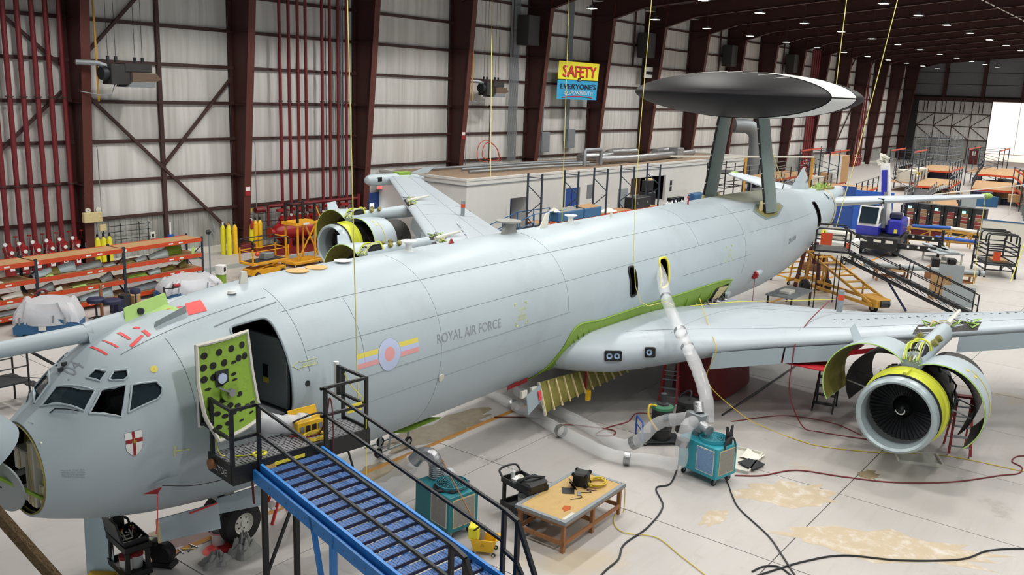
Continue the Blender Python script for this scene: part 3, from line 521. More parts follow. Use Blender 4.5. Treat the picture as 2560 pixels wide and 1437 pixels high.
for k in range(22):
    s = 21.2 + k * .47; a, b = gf((s - 19.4) / 12.6, .25), gf((s - 19.4) / 12.6, .95); c = (a + b) / 2 + V((0, -.09, -.02)); MB().prism([a, c, b], (.03, 0, 0)).obj('frame_web', 'green', air, smooth=False)
patch([(30.3, -27), (31.5, -26), (31.6, -46), (30.2, -44)], .02, 4, 'dark_inside', 'root_bay'); MB().prism([fp(30.6, -26, .03), fp(31.3, -28, .05), fp(30.9, -45, .1), fp(30.4, -44, .1)], (.03, -.04, 0)).obj('torn_panel', 'cream', air, smooth=False)
for k in range(14):
    s = 28 + .26 * k; a = fp(s, -36 - k * .6, .05); MB().tube([a, a + V((.2, -.15 - .1 * (k % 3), -.05)), a + V((.5, -.1, .08 * (k % 2)))], .035, 6).obj('hydraulic_pipe', 'steel' if k % 3 else 'dark_steel', air)
MB().lathe([(0, .55), (.5, .52), (1.2, .35), (1.9, .05)], fp(31.7, -50, -.35), (1, 0, .03), 24).obj('root_fairing_cone', 'paint', air)

# ---------------------------------------------------------------- nose
bk = MB().lathe([(0, .02), (0, .8)], L(6.5, 0, -.7), (1, 0, 0), 40).obj('nose_bulkhead', 'olive', air)
MB().lathe([(0, .765), (-.01, .79), (.08, .81), (.08, .75)], L(6.08, 0, -.7), (1, 0, 0), 40).obj('nose_ring', 'olive', air)
for (y0, z0, y1, z1, x0) in ((-.62, -.42, -.42, .28, 6.14), (-.4, -1.15, -.22, .22, 6.1), (-.18, -1.2, .04, -.05, 6.16), (-.64, -1.05, -.44, -.5, 6.14), (.1, -.7, .5, -.1, 6.2), (.08, -1.2, .4, -.8, 6.18), (-.3, .3, -.05, .42, 6.2)):
    b = MB().cbox(x0, y0, AZ - .7 + z0 + .55, 6.5, y1, AZ - .7 + z1 + .35, .015).obj('radar_box', 'off_white', air, smooth=False); MB().box(x0 - .012, (y0 + y1) / 2 - .03, AZ - .7 + z0 + .57, x0, (y0 + y1) / 2 + .03, AZ - .7 + z1 + .33).obj('strap', 'cream', b, smooth=False)
for k in range(9): a = -1.2 + k * .28; MB().tube([L(6.3, .66 * cos(a), -.7 + .66 * sin(a)), L(6.2, .5 * cos(a + .4), -.7 + .5 * sin(a + .4)), L(6.4, .3 * cos(a + .8), -.7 + .3 * sin(a + .8))], .018, 5).obj('wire_loom', 'dark_steel' if k % 2 else 'engine_yellow', air)
MB().lathe([(0, .02), (.02, .47), (.05, .47), (.06, .02)], L(5.72, .05, -.88), (1, .3, .15), 36).obj('radar_dish', 'grey_panel', air); MB().cyl(L(5.6, -.1, -.85), L(6.45, -.1, -.75), .06).cyl(L(5.56, -.1, -.85), L(5.64, -.1, -.85), .05).obj('dish_mount', 'galv', air)
MB().bar(L(6.12, .6, -1.05), L(5.3, -.2, -.35), .05, .05).obj('radome_stay', 'green', air, smooth=False)
rd = MB().lathe([(0, .82), (-.12, .8), (-.4, .71), (-.75, .54), (-1.02, .32), (-1.15, .12), (-1.17, .01)], (0, 0, -.82), (1, 0, 0), 40); rd.lathe([(0, .82), (.0, .78), (-.4, .67), (-.75, .5), (-1.1, .05)], (0, 0, -.82), (1, 0, 0), 40)
rd.xf(Matrix.Translation(L(6.02, 0, .14)) @ Matrix.Rotation(radians(62), 4, 'Y')); rd.obj('radome', 'paint_dark', air)
for sg in (1, -1):
    MB().tube([fp(6.44, 90 - sg * 22, .02), fp(6.5, 90 - sg * 24, .05), fp(6.6, 90 - sg * 33, .045), fp(6.71, 90 - sg * 42, .035)], [.012, .012, .01, .008], 6).obj('windscreen_wiper', 'black', air)
MB().cyl(fp(6.93, 96, 0), fp(6.93, 96, .06), .05, n=10).cyl(fp(7.03, 99, 0), fp(7.03, 99, .06), .05, n=10).obj('light_cluster', 'dark_steel', air)
# open bay on the crown with two upright panels
gb = MB(); gb.prism([L(8.2, -.12, 1.36), L(8.32, .42, 1.3), L(9.05, .42, 1.56), L(8.95, -.12, 1.6)], (0, 0, .04)); gb.prism([L(8.17, -.16, 1.36), L(9.05, -.16, 1.58), L(9.05, -.26, 1.82), L(8.22, -.28, 1.66)], (0, .02, 0)); gb.obj('probe_bay', 'lime', air, smooth=False)
MB().prism([L(8.36, .42, 1.28), L(9.05, .42, 1.5), L(8.98, .5, 1.72), L(8.36, .5, 1.52)], (0, .02, 0)).obj('bay_panel', 'grey_panel', air, smooth=False)
MB().cyl(L(8.5, -.24, 1.57), L(8.5, -.17, 1.57), .06, n=14).obj('bay_vent', 'dark_steel', air)
# refuelling probe and its fairing
MB().lathe([(-5.2, .01), (-5.15, .07), (-3.0, .1), (-2.4, .125), (0, .165), (.1, .19)], L(7.5, -.4, 1.30), V((1, 0, .0)), 24).obj('refuelling_probe', 'paint', air)
MB().grid(lambda u, v: L(7.5 + 2.6 * u, -.4 + (.22 + .2 * u) * cos(pi * v), 1.06 + .55 * u ** .8 * .75 + (.42 - .22 * u) * sin(pi * v)), 16, 14).obj('probe_fairing', 'paint', air)
# crown aerials and covers
def mush(s, h=.12, r=.22, m='white', name='mushroom_aerial'): z = 1.87; MB().lathe([(0, r * .55), (h * .15, r * .42), (h * .7, r * .42), (h * .85, r * .75), (h * .9, r), (h, r), (h, .001)], L(s, 0, z), (0, 0, 1), 22).obj(name, m, air)
mush(15.47, .27, .2); mush(22.72, .26, .2); mush(13.32, .06, .2)
MB().prism([L(19.3, 0, 1.87), L(19.95, 0, 1.87), L(19.75, 0, 2.2), L(19.42, 0, 2.2)], (0, .1, 0)).lathe([(0, .36), (.05, .36), (.06, .01)], L(19.58, -.05, 2.2), (0, 0, 1), 22).obj('wrapped_aerial', 'grey_cloth', air)
MB().prism([L(21.05, 0, 1.86), L(21.45, 0, 1.86), L(21.55, 0, 2.3), L(21.4, 0, 2.3)], (0, .04, 0)).obj('blade_aerial', 'off_white', air, smooth=False)
for s in (12.0, 12.52): MB().lathe([(0, .24), (.02, .24), (.025, .2), (.025, .001)], L(s, .02, 1.87), (0, 0, 1), 24).obj('blanking_disc', 'tan_disc', air)
MB().lathe([(0, .09), (.05, .07), (.06, .01)], L(10.1, .35, 1.74), (0, .15, 1), 18).obj('antenna_dome', 'white', air); MB().prism([L(10.55, 0, 1.78), L(10.75, 0, 1.8), L(10.72, 0, 2.05), L(10.6, 0, 2.05)], (0, .05, 0)).obj('blade_aerial', 'off_white', air, smooth=False)
MB().cyl(L(30.5, .2, 1.86), L(30.5, .2, 2.1), .03, n=8).sph(L(30.5, .2, 2.13), .05, 6).obj('beacon', 'red', air); MB().prism([L(17.0, 0, 1.87), L(17.2, 0, 1.87), L(17.1, 0, 2.0)], (0, .05, 0)).obj('flag_tag', 'red', air, smooth=False)
MB().cyl(L(25.0, .1, 1.86), L(25, .1, 2.05), .04, n=8).obj('blade_aerial', 'off_white', air); MB().cyl(L(41, .0, 1.74), L(41.2, 0, 2.15), .02, n=6).obj('whip_aerial', 'black', air)
# pitot probe with a red flag, static vane
MB().prism([fp(7.62, -28, .0), fp(7.72, -25, .1), fp(7.95, -22, .14), fp(7.9, -26, .03)], (.01, -.03, .01)).obj('pitot_fin', 'grey_panel', air, smooth=False); MB().prism([fp(7.45, -31, .1), fp(7.7, -27.5, .14), fp(7.66, -32, .14)], (.01, -.02, 0)).obj('pitot_cover', 'red', air, smooth=False)
MB().tube([fp(7.68, -31, .12), fp(7.68, -31, .12) + V((-.06, -.05, -.5)), fp(7.68, -31, .12) + V((-.1, -.05, -.75))], .012, 5).obj('streamer', 'red_mark', air)
MB().tube(bez([fp(7.75, -28, .1), fp(8.4, -36, .06), fp(9.1, -38, .05), fp(9.5, -35, .03)], 6), .008, 5).obj('lanyard', 'black', air)
MB().tube([fp(9.55, -34, .05), fp(9.55, -34, .05) + V((0, -.05, -.75))], .022, 6).obj('warning_streamer', 'red_dark', air); patch(rect(9.42, 9.5, -35, -27), .01, 3, 'tag_yellow', 'yellow_tape')

# ---------------------------------------------------------------- forward crew door, swung open
DF = [(8.37, 2.2, -.28), (8.19, 2.08, .18), (8.15, 1.98, .74), (8.23, 1.86, 1.39)]; DA = [(9.3, 2.15, -.11), (9.28, 2.05, .29), (9.27, 1.95, .76), (9.26, 1.86, 1.45)]
def lag(T, v):
    k = min(2, int(v * 3)); t = v * 3 - k; return [T[k][i] * (1 - t) + T[k + 1][i] * t for i in range(3)]
def dsurf(u, v, o=0.):           # u 0..1 forward -> aft, v 0..1 bottom -> top ; o > 0 towards the fuselage
    a, b = lag(DF, v), lag(DA, v); q = [a[i] * (1 - u) + b[i] * u for i in range(3)]; return L(q[0], q[1] + .06 * sin(pi * u) - o + .05, q[2])
dr = MB(); nu, nv = 10, 18
for o in (0, .06): dr.v += [tuple(dsurf(i / nu, j / nv, o)) for i in range(nu + 1) for j in range(nv + 1)]
N1 = (nu + 1) * (nv + 1); g = lambda i, j: i * (nv + 1) + j
for i in range(nu):
    for j in range(nv): q = (g(i, j), g(i + 1, j), g(i + 1, j + 1), g(i, j + 1)); dr.f += [q, tuple(N1 + k for k in q[::-1])]
for i in range(nu): dr.f += [(g(i, 0), g(i + 1, 0), N1 + g(i + 1, 0), N1 + g(i, 0)), (g(i, nv), g(i + 1, nv), N1 + g(i + 1, nv), N1 + g(i, nv))]
for j in range(nv): dr.f += [(g(0, j), g(0, j + 1), N1 + g(0, j + 1), N1 + g(0, j)), (g(nu, j), g(nu, j + 1), N1 + g(nu, j + 1), N1 + g(nu, j))]
door = dr.obj('crew_door', 'green', air); rim = [dsurf(k / 8, 0, -.01) for k in range(9)] + [dsurf(1, k / 14, -.01) for k in range(1, 15)] + [dsurf(1 - k / 8, 1, -.01) for k in range(1, 9)] + [dsurf(0, 1 - k / 14, -.01) for k in range(1, 15)]
MB().tube(rim, .035, 6, cap=False).obj('door_seal', 'off_white', door)
def dhole(u, v, ru, rv=None, m='dark_inside'):
    rv = rv or ru; MB().add([dsurf(u + ru * cos(2 * pi * k / 14) / .92, v + rv * sin(2 * pi * k / 14) / 1.85, -.008) for k in range(14)], [tuple(range(14))]).obj('lightening_hole', m, door, smooth=False)
for v, us in ((.90, (.12, .38, .62, .85)), (.80, (.1, .26, .46, .75, .88)), (.70, (.1, .26)), (.44, (.34, .66)), (.40, (.12,)), (.32, (.2, .58)), (.26, (.3, .47, .62, .75, .88)), (.16, (.12, .3)), (.36, (.45,))):
    for u in us: dhole(u, v, .055)
for u, v in ((.64, .78), (.62, .68), (.62, .62), (.14, .6), (.55, .12), (.8, .15), (.3, .1), (.1, .06)): dhole(u, v, .05, .026)
dc = dsurf(.38, .68, -.01); MB().box(dc.x - .12, dc.y - .02, dc.z - .14, dc.x + .14, dc.y, dc.z + .14).obj('window_recess', 'dark_steel', door, smooth=False); MB().cyl(dc + V((0, -.03, 0)), dc + V((0, -.05, 0)), .09, n=18).obj('door_window', 'round_blue', door)
hc = dsurf(.46, .52, -.02); MB().cyl(hc, hc + V((0, -.05, 0)), .17, n=22).obj('handle_boss', 'green', door); MB().cyl(hc + V((0, -.05, 0)), hc + V((0, -.12, 0)), .07, n=16).bar(hc + V((0, -.1, 0)), hc + V((-.26, -.08, .15)), .05, .03).obj('door_handle', 'steel', door)
for k in range(3): a = dsurf(.98, .15 + .35 * k); MB().bar(a, V((9.45, a.y + .35, a.z)), .07, .05).obj('door_hinge', 'galv', door, smooth=False)

# ---------------------------------------------------------------- nose gear
ng = MB().cyl(L(10.1, 0, -1.6), L(10.15, 0, -3.1), .1, n=14).cyl(L(10.15, -.3, -3.1), L(10.15, .3, -3.1), .06, n=12).bar(L(9.4, 0, -2.2), L(10.12, 0, -2.9), .07).obj('nose_gear_leg', 'off_white', air)
def wheel(par, c, r, w, ax=(0, 1, 0), hub=.5, hubm='off_white'):
    ax = V(ax); t = MB().lathe([(-w * .5, r * hub), (-w * .5, r * .8), (-w * .44, r * .93), (-w * .25, r), (-w * .2, r * .985), (-w * .15, r), (-.01, r), (0, r * .985), (.01, r), (w * .15, r), (w * .2, r * .985), (w * .25, r), (w * .44, r * .93), (w * .5, r * .8), (w * .5, r * hub)], c, ax, 36).obj('tyre', 'rubber', par)
    h = MB().lathe([(-w * .42, .001), (-w * .42, r * .12), (-w * .3, r * .14), (-w * .24, r * .42), (-w * .48, r * hub), (w * .48, r * hub), (w * .24, r * .42), (w * .3, r * .14), (w * .42, r * .12), (w * .42, .001)], c, ax, 28).obj('hub', hubm, t)
    for k in range(6): a = 2 * pi * k / 6; x = ax.orthogonal().normalized(); y = ax.cross(x); q = V(c) + (x * cos(a) + y * sin(a)) * r * .28; MB().cyl(q - ax * w * .3, q + ax * w * .3, r * .04, n=6).obj('wheel_bolt', 'dark_steel', t)
    return t
for y in (-.3, .3): wheel(air, L(10.15, y, -3.14), .46, .3)
MB().prism([L(7.95, .88, -2.05), L(9.25, .88, -2.2), L(9.25, .94, -2.72), L(8.6, .95, -2.6), L(7.95, .95, -2.48)], (0, .03, 0)).obj('nose_gear_door', 'paint', air, smooth=False); MB().bar(L(7.95, .9, -2.06), L(7.95, .95, -2.48), .04, .05).obj('door_edge', 'cream', air, smooth=False)
MB().prism([L(7.5, -.88, -1.95), L(9.25, -.88, -2.2), L(9.25, -.94, -2.65), L(7.5, -.94, -2.3)], (0, -.03, 0)).obj('nose_gear_door', 'cream', air, smooth=False)
MB().prism([L(9.27, .8, -2.15), L(10.5, .7, -2.3), L(10.55, .72, -2.62), L(10.4, .75, -2.72), L(9.27, .85, -2.45)], (0, .03, 0)).obj('nose_gear_door', 'paint_dark', air, smooth=False)
MB().bar(L(8.6, .92, -2.16), L(9.2, .92, -2.17), .025).obj('door_pin', 'red_mark', air, smooth=False)

# belly panel hanging open, lined with frames
bp_ = MB(); bp_.grid(lambda u, v: L(19.35 + 6.2 * u, 1.35 + .25 * sin(pi * v * .5) + .5 * u, -2.15 - .25 * u - (.88 - .75 * u ** .8) * v), 24, 6); bp_.obj('belly_panel', 'olive', air)
for k in range(18):
    u = k / 17; a = L(19.35 + 6.2 * u, 1.40 + .5 * u, -2.15 - .25 * u); b = L(19.35 + 6.2 * u, 1.68 + .5 * u, -2.15 - .25 * u - (.88 - .75 * u ** .8)); MB().bar(a, b, .05, .04).obj('panel_rib', 'cream', air, smooth=False)
MB().bar(L(19.33, 1.38, -2.12), L(19.33, 1.66, -3.05), .05, .05).obj('panel_edge', 'off_white', air, smooth=False)
MB().prism([L(18.55, 1.55, -2.3), L(19.25, 1.5, -2.15), L(19.28, 1.6, -2.55), L(18.5, 1.66, -2.8)], (0, .03, 0)).obj('scoop_plate', 'paint_dark', air, smooth=False); MB().prism([L(19.05, 1.57, -2.28), L(19.16, 1.57, -2.26), L(19.16, 1.63, -2.52), L(19.05, 1.63, -2.54)], (0, -.01, 0)).obj('placard', 'red_mark', air, smooth=False)
for s in (18.4, 18.85): MB().prism([fp(s, -58, .02), fp(s + .3, -54, .02), fp(s + .32, -57, .1), fp(s + .02, -61, .1)], (0, -.02, 0)).obj('hinge_fitting', 'red', air, smooth=False); MB().cbox(s, -1.5, AZ - 2.35, s + .25, -1.42, AZ - 2.15, .01).obj('hinge_bracket', 'off_white', air, smooth=False)
MB().bar(L(21.3, 1.7, -2.0), L(21.28, 1.75, -2.75), .06).obj('red_white_strap', 'red', air, smooth=False); MB().box(21.2, -1.9, AZ - 3.05, 21.35, -1.8, AZ - 2.75).obj('tag', 'yellow', air, smooth=False)
MB().prism([fp(14.3, -80, .0), fp(15.8, -76, .02), fp(16.0, -70, .1), fp(14.8, -73, .12)], (0, -.02, -.02)).obj('belly_scoop', 'green', air, smooth=False)

# ---------------------------------------------------------------- wings
LEs = [(.8, 20.1, -1.62), (1.6, 20.28, -1.6), (2.5, 20.8, -1.6), (4.7, 23.3, -1.36), (5.9, 24.35, -1.2), (7.8, 25.75, -.98), (9.6, 27.2, -.76), (12, 29.15, -.47), (21.2, 36.4, .65)]
TEs = [(.8, 31.9, -1.85), (5.5, 31.8, -1.5), (7.5, 32.0, -1.32), (12, 34.4, -.85), (21.2, 39.1, .5)]
def itp(T, p):
    for a, b in zip(T, T[1:]):
        if p <= b[0]: t = (p - a[0]) / (b[0] - a[0]); return [a[i] + (b[i] - a[i]) * t for i in (1, 2)]
    return list(T[-1][1:])
def thk(p): return .125 - .03 * min(1, p / 10)
def wy_(p, x, up):
    t = thk(p); y = 5 * t * (.2969 * sqrt(x) - .126 * x - .3516 * x * x + .2843 * x ** 3 - .1036 * x ** 4) * (1.15 if up else .85)
    w = min(1, max(0, (4.9 - p) / 3.2)); c = itp(TEs, p)[0] - itp(LEs, p)[0]
    if w > 0:
        h = .62 if up else .58; q = h * sqrt(max(0, 1 - max(0, 1 - x / .11) ** 2.2)); q *= 1 if x < .35 else .5 + .5 * cos(pi * (x - .35) / .65); y = y * (1 - w) + w * q / c
    return y
def wsec(p, n=30):
    ls, lz = itp(LEs, p); ts, tz = itp(TEs, p); c = ts - ls; t = thk(p); out = []
    for k in range(2 * n):
        a = 2 * pi * k / (2 * n); x = .5 * (1 + cos(a)); y = wy_(p, x, a < pi) * (1 if a < pi else -1); out.append((ls + c * x, lz + (tz - lz) * x + y * c))
    return out
def wup(p, x):      # point on the upper surface
    ls, lz = itp(LEs, p); ts, tz = itp(TEs, p); c = ts - ls; y = wy_(p, x, True)
    return ls + c * x, lz + (tz - lz) * x + y * c
PS = [.8, 1.6, 2, 2.5, 3, 3.6, 4.2, 4.7, 5.3, 5.9, 6.5, 7.2, 7.8, 8.7, 9.6, 10.8, 12, 14, 16, 18, 20, 21.2]
for sg, nm_ in ((1, 'wing'), (-1, 'wing')):
    m = MB()
    for p in PS: m.v += [tuple(L(s, sg * p, z)) for s, z in wsec(p)]
    n = 60
    m.f += [(i * n + k, i * n + (k + 1) % n, (i + 1) * n + (k + 1) % n, (i + 1) * n + k) for i in range(len(PS) - 1) for k in range(n)]; e = (len(PS) - 1) * n; m.f.append(tuple(range(e, e + n)))
    w = m.obj(nm_, 'paint_wing', air, ang=50)
    if sg < 0: m.f
    for x in (.12, .62): MB().tube([L(wup(p, x)[0], sg * p, wup(p, x)[1]) for p in PS[3:]], .009, 4).obj('panel_seam', 'line', w)
    for p in (3.6, 6.5, 9.2, 13.5, 15.2): MB().tube([L(wup(p, x / 12)[0], sg * p, wup(p, x / 12)[1]) for x in range(0, 12)], .008, 4).obj('panel_seam', 'line', w)
    for a, b in ((4.75, 6.35), (6.4, 7.85), (10.4, 12.1), (12.15, 14.2)):   # leading-edge flaps hanging down
        (sa, za), (sb, zb) = itp(LEs, a), itp(LEs, b); MB().prism([L(sa - .02, sg * a, za - .1), L(sb - .02, sg * b, zb - .1), L(sb - .16, sg * b, zb - .55), L(sa - .16, sg * a, za - .55)], (.05, 0, .0)).obj('leading_edge_flap', 'paint_dark' if a != 12.15 else 'line', w, smooth=False)
    # wing-tip pod
    ls, lz = itp(LEs, 21.2); MB().lathe([(0, .01), (.06, .2), (.25, .3), (.6, .34), (3.2, .34), (4.2, .2), (4.8, .04)], L(ls - 1.5, sg * 21.5, lz - .05), (1, 0, -.02), 24).obj('tip_pod', 'paint', w)
    MB().cbox(ls - .95, -sg * 21.5 - .2, lz + AZ - .1, ls - .7, -sg * 21.5 + .2, lz + AZ + .2, .02).box(ls - .9, (-sg * 21.5) - .36, lz + AZ - .12, ls - .6, -sg * 21.5 + .36, lz + AZ + .12).obj('pod_window', 'black_gloss', w, smooth=False); MB().cbox(ls + .9, -sg * 21.5 - .25, lz + AZ + .1, ls + 1.9, -sg * 21.5 + .25, lz + AZ + .31, .02).obj('pod_bay', 'green', w, smooth=False)
    MB().prism([L(ls + 2.2, sg * 21.5, lz + .2), L(ls + 3.6, sg * 21.5, lz + .1), L(ls + 4.2, sg * 21.5, lz + .45), L(ls + 3.2, sg * 21.5, lz + .42)], (0, .05, 0)).obj('pod_fin', 'paint', w, smooth=False)
    for p, x in ((7.6, .6), (13.4, .7)) if sg < 0 else ((6.35, .72),):     # vent stubs on the upper surface
        s_, z_ = wup(p, x); o = MB().cyl(L(s_, sg * p, z_ - .05), L(s_ + .02, sg * p, z_ + .75), .1, n=14).obj('vent_stub', 'galv', w); MB().cyl(L(s_ + .01, sg * p, z_ + .42), L(s_ + .015, sg * p, z_ + .6), .106, n=14).obj('orange_band', 'orange', o)
    for k in range(26): s_, z_ = wup(7 + k * .2, .30 + .006 * k); MB().box(s_, -sg * (7 + k * .2) - .04, z_ + AZ - .002, s_ + .04, -sg * (7 + k * .2) + .04, z_ + AZ + .012).obj('fastener', 'black', w, smooth=False)
    for p0, hw in ((10.05, .75), (16.0, .6)):      # open leading-edge bay round each pylon
        ls, lz = itp(LEs, p0); a = MB()
        a.add([L(wup(p0 + d, x)[0], sg * (p0 + d), wup(p0 + d, x)[1] + .012) for d in (-hw, 0, hw) for x in (.004, .03, .1 if d else .13)], [(0, 1, 4, 3), (1, 2, 5, 4), (3, 4, 7, 6), (4, 5, 8, 7)]); a.obj('pylon_bay', 'engine_dark', w)
        for k in range(16): r_ = random.Random(k + int(p0)); d = (r_.random() - .5) * 2 * hw * .85; s_, z_ = wup(p0 + d, .02 + .07 * r_.random()); q = L(s_, sg * (p0 + d), z_ + .02); MB().tube([q, q + V((r_.random() * .3, (r_.random() - .5) * .4, .1)), q + V((.35, (r_.random() - .5) * .4, .02))], .022, 5).obj('exposed_pipe', ('green', 'lime', 'steel', 'cream')[k % 4], w)
        s_, z_ = wup(p0, .10); MB().tube([L(s_ - .3, sg * p0, z_ + .05), L(s_ + 1.3, sg * p0, z_ + .18)], [.09, .05], 8).obj('pylon_strut', 'off_white', w)
    if sg > 0:
        for p, wd in ((2.72, .5), (3.45, .3)):      # landing lights in the leading edge
            ls, lz = itp(LEs, p); c = L(ls + .01, p, lz + .12); nn = V((-.72, -.62, .18)).normalized(); tx = nn.cross(V((0, 0, 1))).normalized(); ty = tx.cross(nn); 
            if ty.z < 0: ty = -ty
            M4 = Matrix((tx, ty, nn)).transposed().to_4x4(); M4.translation = c
            lb_ = MB().cbox(-wd / 2, -.15, -.12, wd / 2, .15, .1, .03).xf(M4).obj('landing_light', 'black_gloss', w, smooth=False)
            for q in ((-.1, .12) if wd > .4 else (.04,)): MB().lathe([(.0, .001), (.03, .06), (.05, .085), (.03, .09)], (q, 0, .08), (0, 0, 1), 18).xf(M4).obj('lamp_lens', 'lens', lb_)
        MB().box(24.8, -7.6, AZ - 1.75, 28.6, -4.9, AZ - 1.72).obj('under_wing_panel', 'wing_red', w, smooth=False); MB().prism([L(26.0, 7.7, -1.35), L(28.2, 9.8, -1.1), L(28.2, 9.8, -1.25), L(26, 7.7, -1.5)], (.03, 0, 0)).obj('flap_edge', 'wing_red', w, smooth=False)
# ---------------------------------------------------------------- engines (built round their own axis, lip at x = 0, y = -p)
en = MB().lathe([(1.0, .86), (1.05, 1.0), (1.4, 1.02), (1.7, .98), (2.1, .9), (2.7, .84), (3.3, .74), (3.8, .6), (4.4, .46), (4.9, .3), (4.9, .01)], (0, 0, 0), (1, 0, 0), 40).obj('engine', 'engine_dark', air)
MB().lathe([(.42, .95), (.2, 1.0), (.06, .97), (.0, .9), (.05, .84), (.25, .8), (.42, .81)], (0, 0, 0), (1, 0, 0), 56).obj('inlet_lip', 'lip', en)
MB().lathe([(.42, .81), (.75, .84), (1.0, .86), (1.02, .3)], (0, 0, 0), (1, 0, 0), 56).obj('inlet_duct', 'duct_liner', en)
MB().lathe([(.42, .93), (.42, 1.0), (.46, 1.0), (.46, .94)], (0, 0, 0), (1, 0, 0), 48).obj('lip_ring', 'dark_steel', en)
MB().lathe([(.46, .94), (.48, .97), (.9, 1.0), (.93, 1.06), (1.06, 1.07), (1.08, .98)], (0, 0, 0), (1, 0, 0), 56).obj('fan_case', 'engine_yellow', en)
MB().box(.47, -.05, .93, 1.0, .05, 1.06).obj('case_rib', 'engine_yellow', en, smooth=False)
MB().lathe([(.86, .845), (.98, .845)], (0, 0, 0), (1, 0, 0), 48).obj('rub_strip', 'cream', en)
bl_ = MB()
for r_ in range(7): t = r_ / 6; R_ = .24 + .6 * t; a = radians(20 + 42 * t); h = .05 + .035 * t; bl_.v += [(.86 - h * cos(a), -h * sin(a), R_), (.86 + h * cos(a), h * sin(a), R_)]
bl_.f = [(2 * i, 2 * i + 1, 2 * i + 3, 2 * i + 2) for i in range(6)]; blm = bl_.mesh('fan_blade', 'fan')
for k in range(44): inst('fan_blade', blm, en, rot=(2 * pi * k / 44, 0, 0))
sp = MB().lathe([(.62, .001), (.66, .06), (.76, .15), (.92, .24)], (0, 0, 0), (1, 0, 0), 28).obj('spinner', 'black', en)
MB().tube([(.69 + .2 * (r - .08) * 4 * .25 - .012, -r * sin(a), r * cos(a)) for r, a in [(.06 + .10 * k / 10, 1.0 + 3.6 * k / 10) for k in range(11)]], [.008 + .012 * sin(pi * k / 10) for k in range(11)], 6).obj('spinner_swirl', 'white', en)
def cowl(side, ang, x0, x1, r, m, mi, nm, a1=172, th=.035, em='lime'):
    c = MB()
    def pt(u, v, rr): a = radians(8 + (a1 - 8) * v); x = x0 + (x1 - x0) * u; q = rr * (1 - .1 * u * u); return V((x, -side * q * sin(a), q * cos(a)))
    hg = V((0, -side * .18, r)); R = Matrix.Translation(hg) @ Matrix.Rotation(radians(ang) * -side, 4, 'X') @ Matrix.Translation(-hg)
    c.grid(lambda u, v: pt(u, v, r), 10, 28); o = MB(); o.v = c.v; o.f = c.f; o.xf(R); o = o.obj(nm, m, en)
    i_ = MB().grid(lambda u, v: pt(u, v, r - th), 10, 28).xf(R).obj('cowl_lining', mi, o)
    ed = MB().tube([R @ pt(0, k / 28, r - th / 2) for k in range(29)] + [R @ pt(u / 6, 1, r - th / 2) for u in range(1, 7)] + [R @ pt(1, 1 - k / 28, r - th / 2) for k in range(1, 29)], .016, 6).obj('cowl_edge', em, o)
    return o, R, pt
c1, R1, p1 = cowl(1, 34, 1.05, 2.6, 1.18, 'paint', 'engine_dark', 'fan_cowl'); c2, R2, p2 = cowl(-1, 52, 1.05, 2.6, 1.18, 'paint', 'olive', 'fan_cowl')
MB().tube([R1 @ p1(.45, .35 + .4 * k / 8, 1.19) for k in range(9)], .012, 5).obj('yellow_stripe', 'round_yellow', c1)
for q in (.33, .4): MB().cyl(R1 @ p1(.3, q, 1.18), R1 @ p1(.3, q, 1.2), .05, n=10).obj('latch_mark', 'round_yellow', c1)
MB().prism([R2 @ p2(.1, .42, 1.18), R2 @ p2(.55, .42, 1.18), R2 @ p2(.55, .42, 1.18) + V((.0, .25, .4)), R2 @ p2(.2, .42, 1.18) + V((0, .2, .35))], (.0, .02, 0)).obj('chine', 'paint', c2, smooth=False)
for sd, an in ((1, 30), (-1, 44)):
    q, Rq, pq = cowl(sd, an, 1.75, 3.9, 1.0, 'engine_dark', 'dark_inside', 'reverser_half', 165, em='engine_dark')
    for x in (1.5, 2.5): MB().bar((x, -sd * .85, .1), Rq @ pq(.2, .8, .98) + V((x - 1.9, 0, 0)), .035).obj('hold_open_rod', 'steel', q, smooth=False)
for k in range(40):
    r_ = random.Random(k); a = 2 * pi * r_.random(); x = 1.1 + 1.6 * r_.random(); q = 1.02 - .08 * (x - 1.1); MB().tube([(x, q * sin(a), q * cos(a)), (x + .15, (q + .05) * sin(a + .15), (q + .05) * cos(a + .15)), (x + .3 * r_.random(), q * sin(a + .5), q * cos(a + .5))], .02 + .02 * r_.random(), 5).obj('engine_pipe', ('steel', 'dark_steel', 'engine_dark', 'galv')[k % 4], en)
py = MB(); py.grid(lambda u, v: (1.15 + 3.7 * u, .27 * cos(2 * pi * v) * (1 - .15 * u), 1.16 + .06 * u + (.29 + .0 * u) * sin(2 * pi * v)), 14, 20, cv=True); py.f.append(tuple(range(20))); py = py.obj('pylon', 'paint', en)
MB().prism([(2.2, .12, .9), (5.6, .12, .9), (5.6, .12, 1.3), (2.2, .12, 1.2)], (0, -.24, 0)).obj('pylon_web', 'paint_dark', en, smooth=False)
MB().grid(lambda u, v: (1.2 + .75 * u, .22 * cos(pi * v), 1.3 + .05 * u + .215 * sin(pi * v)), 6, 8).obj('pylon_opening', 'dark_inside', py)
MB().tube([(1.95, .26 * cos(pi * k / 10), 1.36 + .27 * sin(pi * k / 10)) for k in range(11)], .03, 6).obj('opening_rim', 'engine_yellow', py)
for k in range(18): r_ = random.Random(k + 90); y = (r_.random() - .5) * .36; MB().tube(bez([(1.05, y * 1.3, 1.2 + .1 * r_.random()), (1.4, y + (r_.random() - .5) * .2, 1.52 + .08 * r_.random()), (1.95, y * .7, 1.56)], 4), .018, 5).obj('wire_bundle', ('steel', 'lime', 'off_white', 'engine_yellow')[k % 4], py)
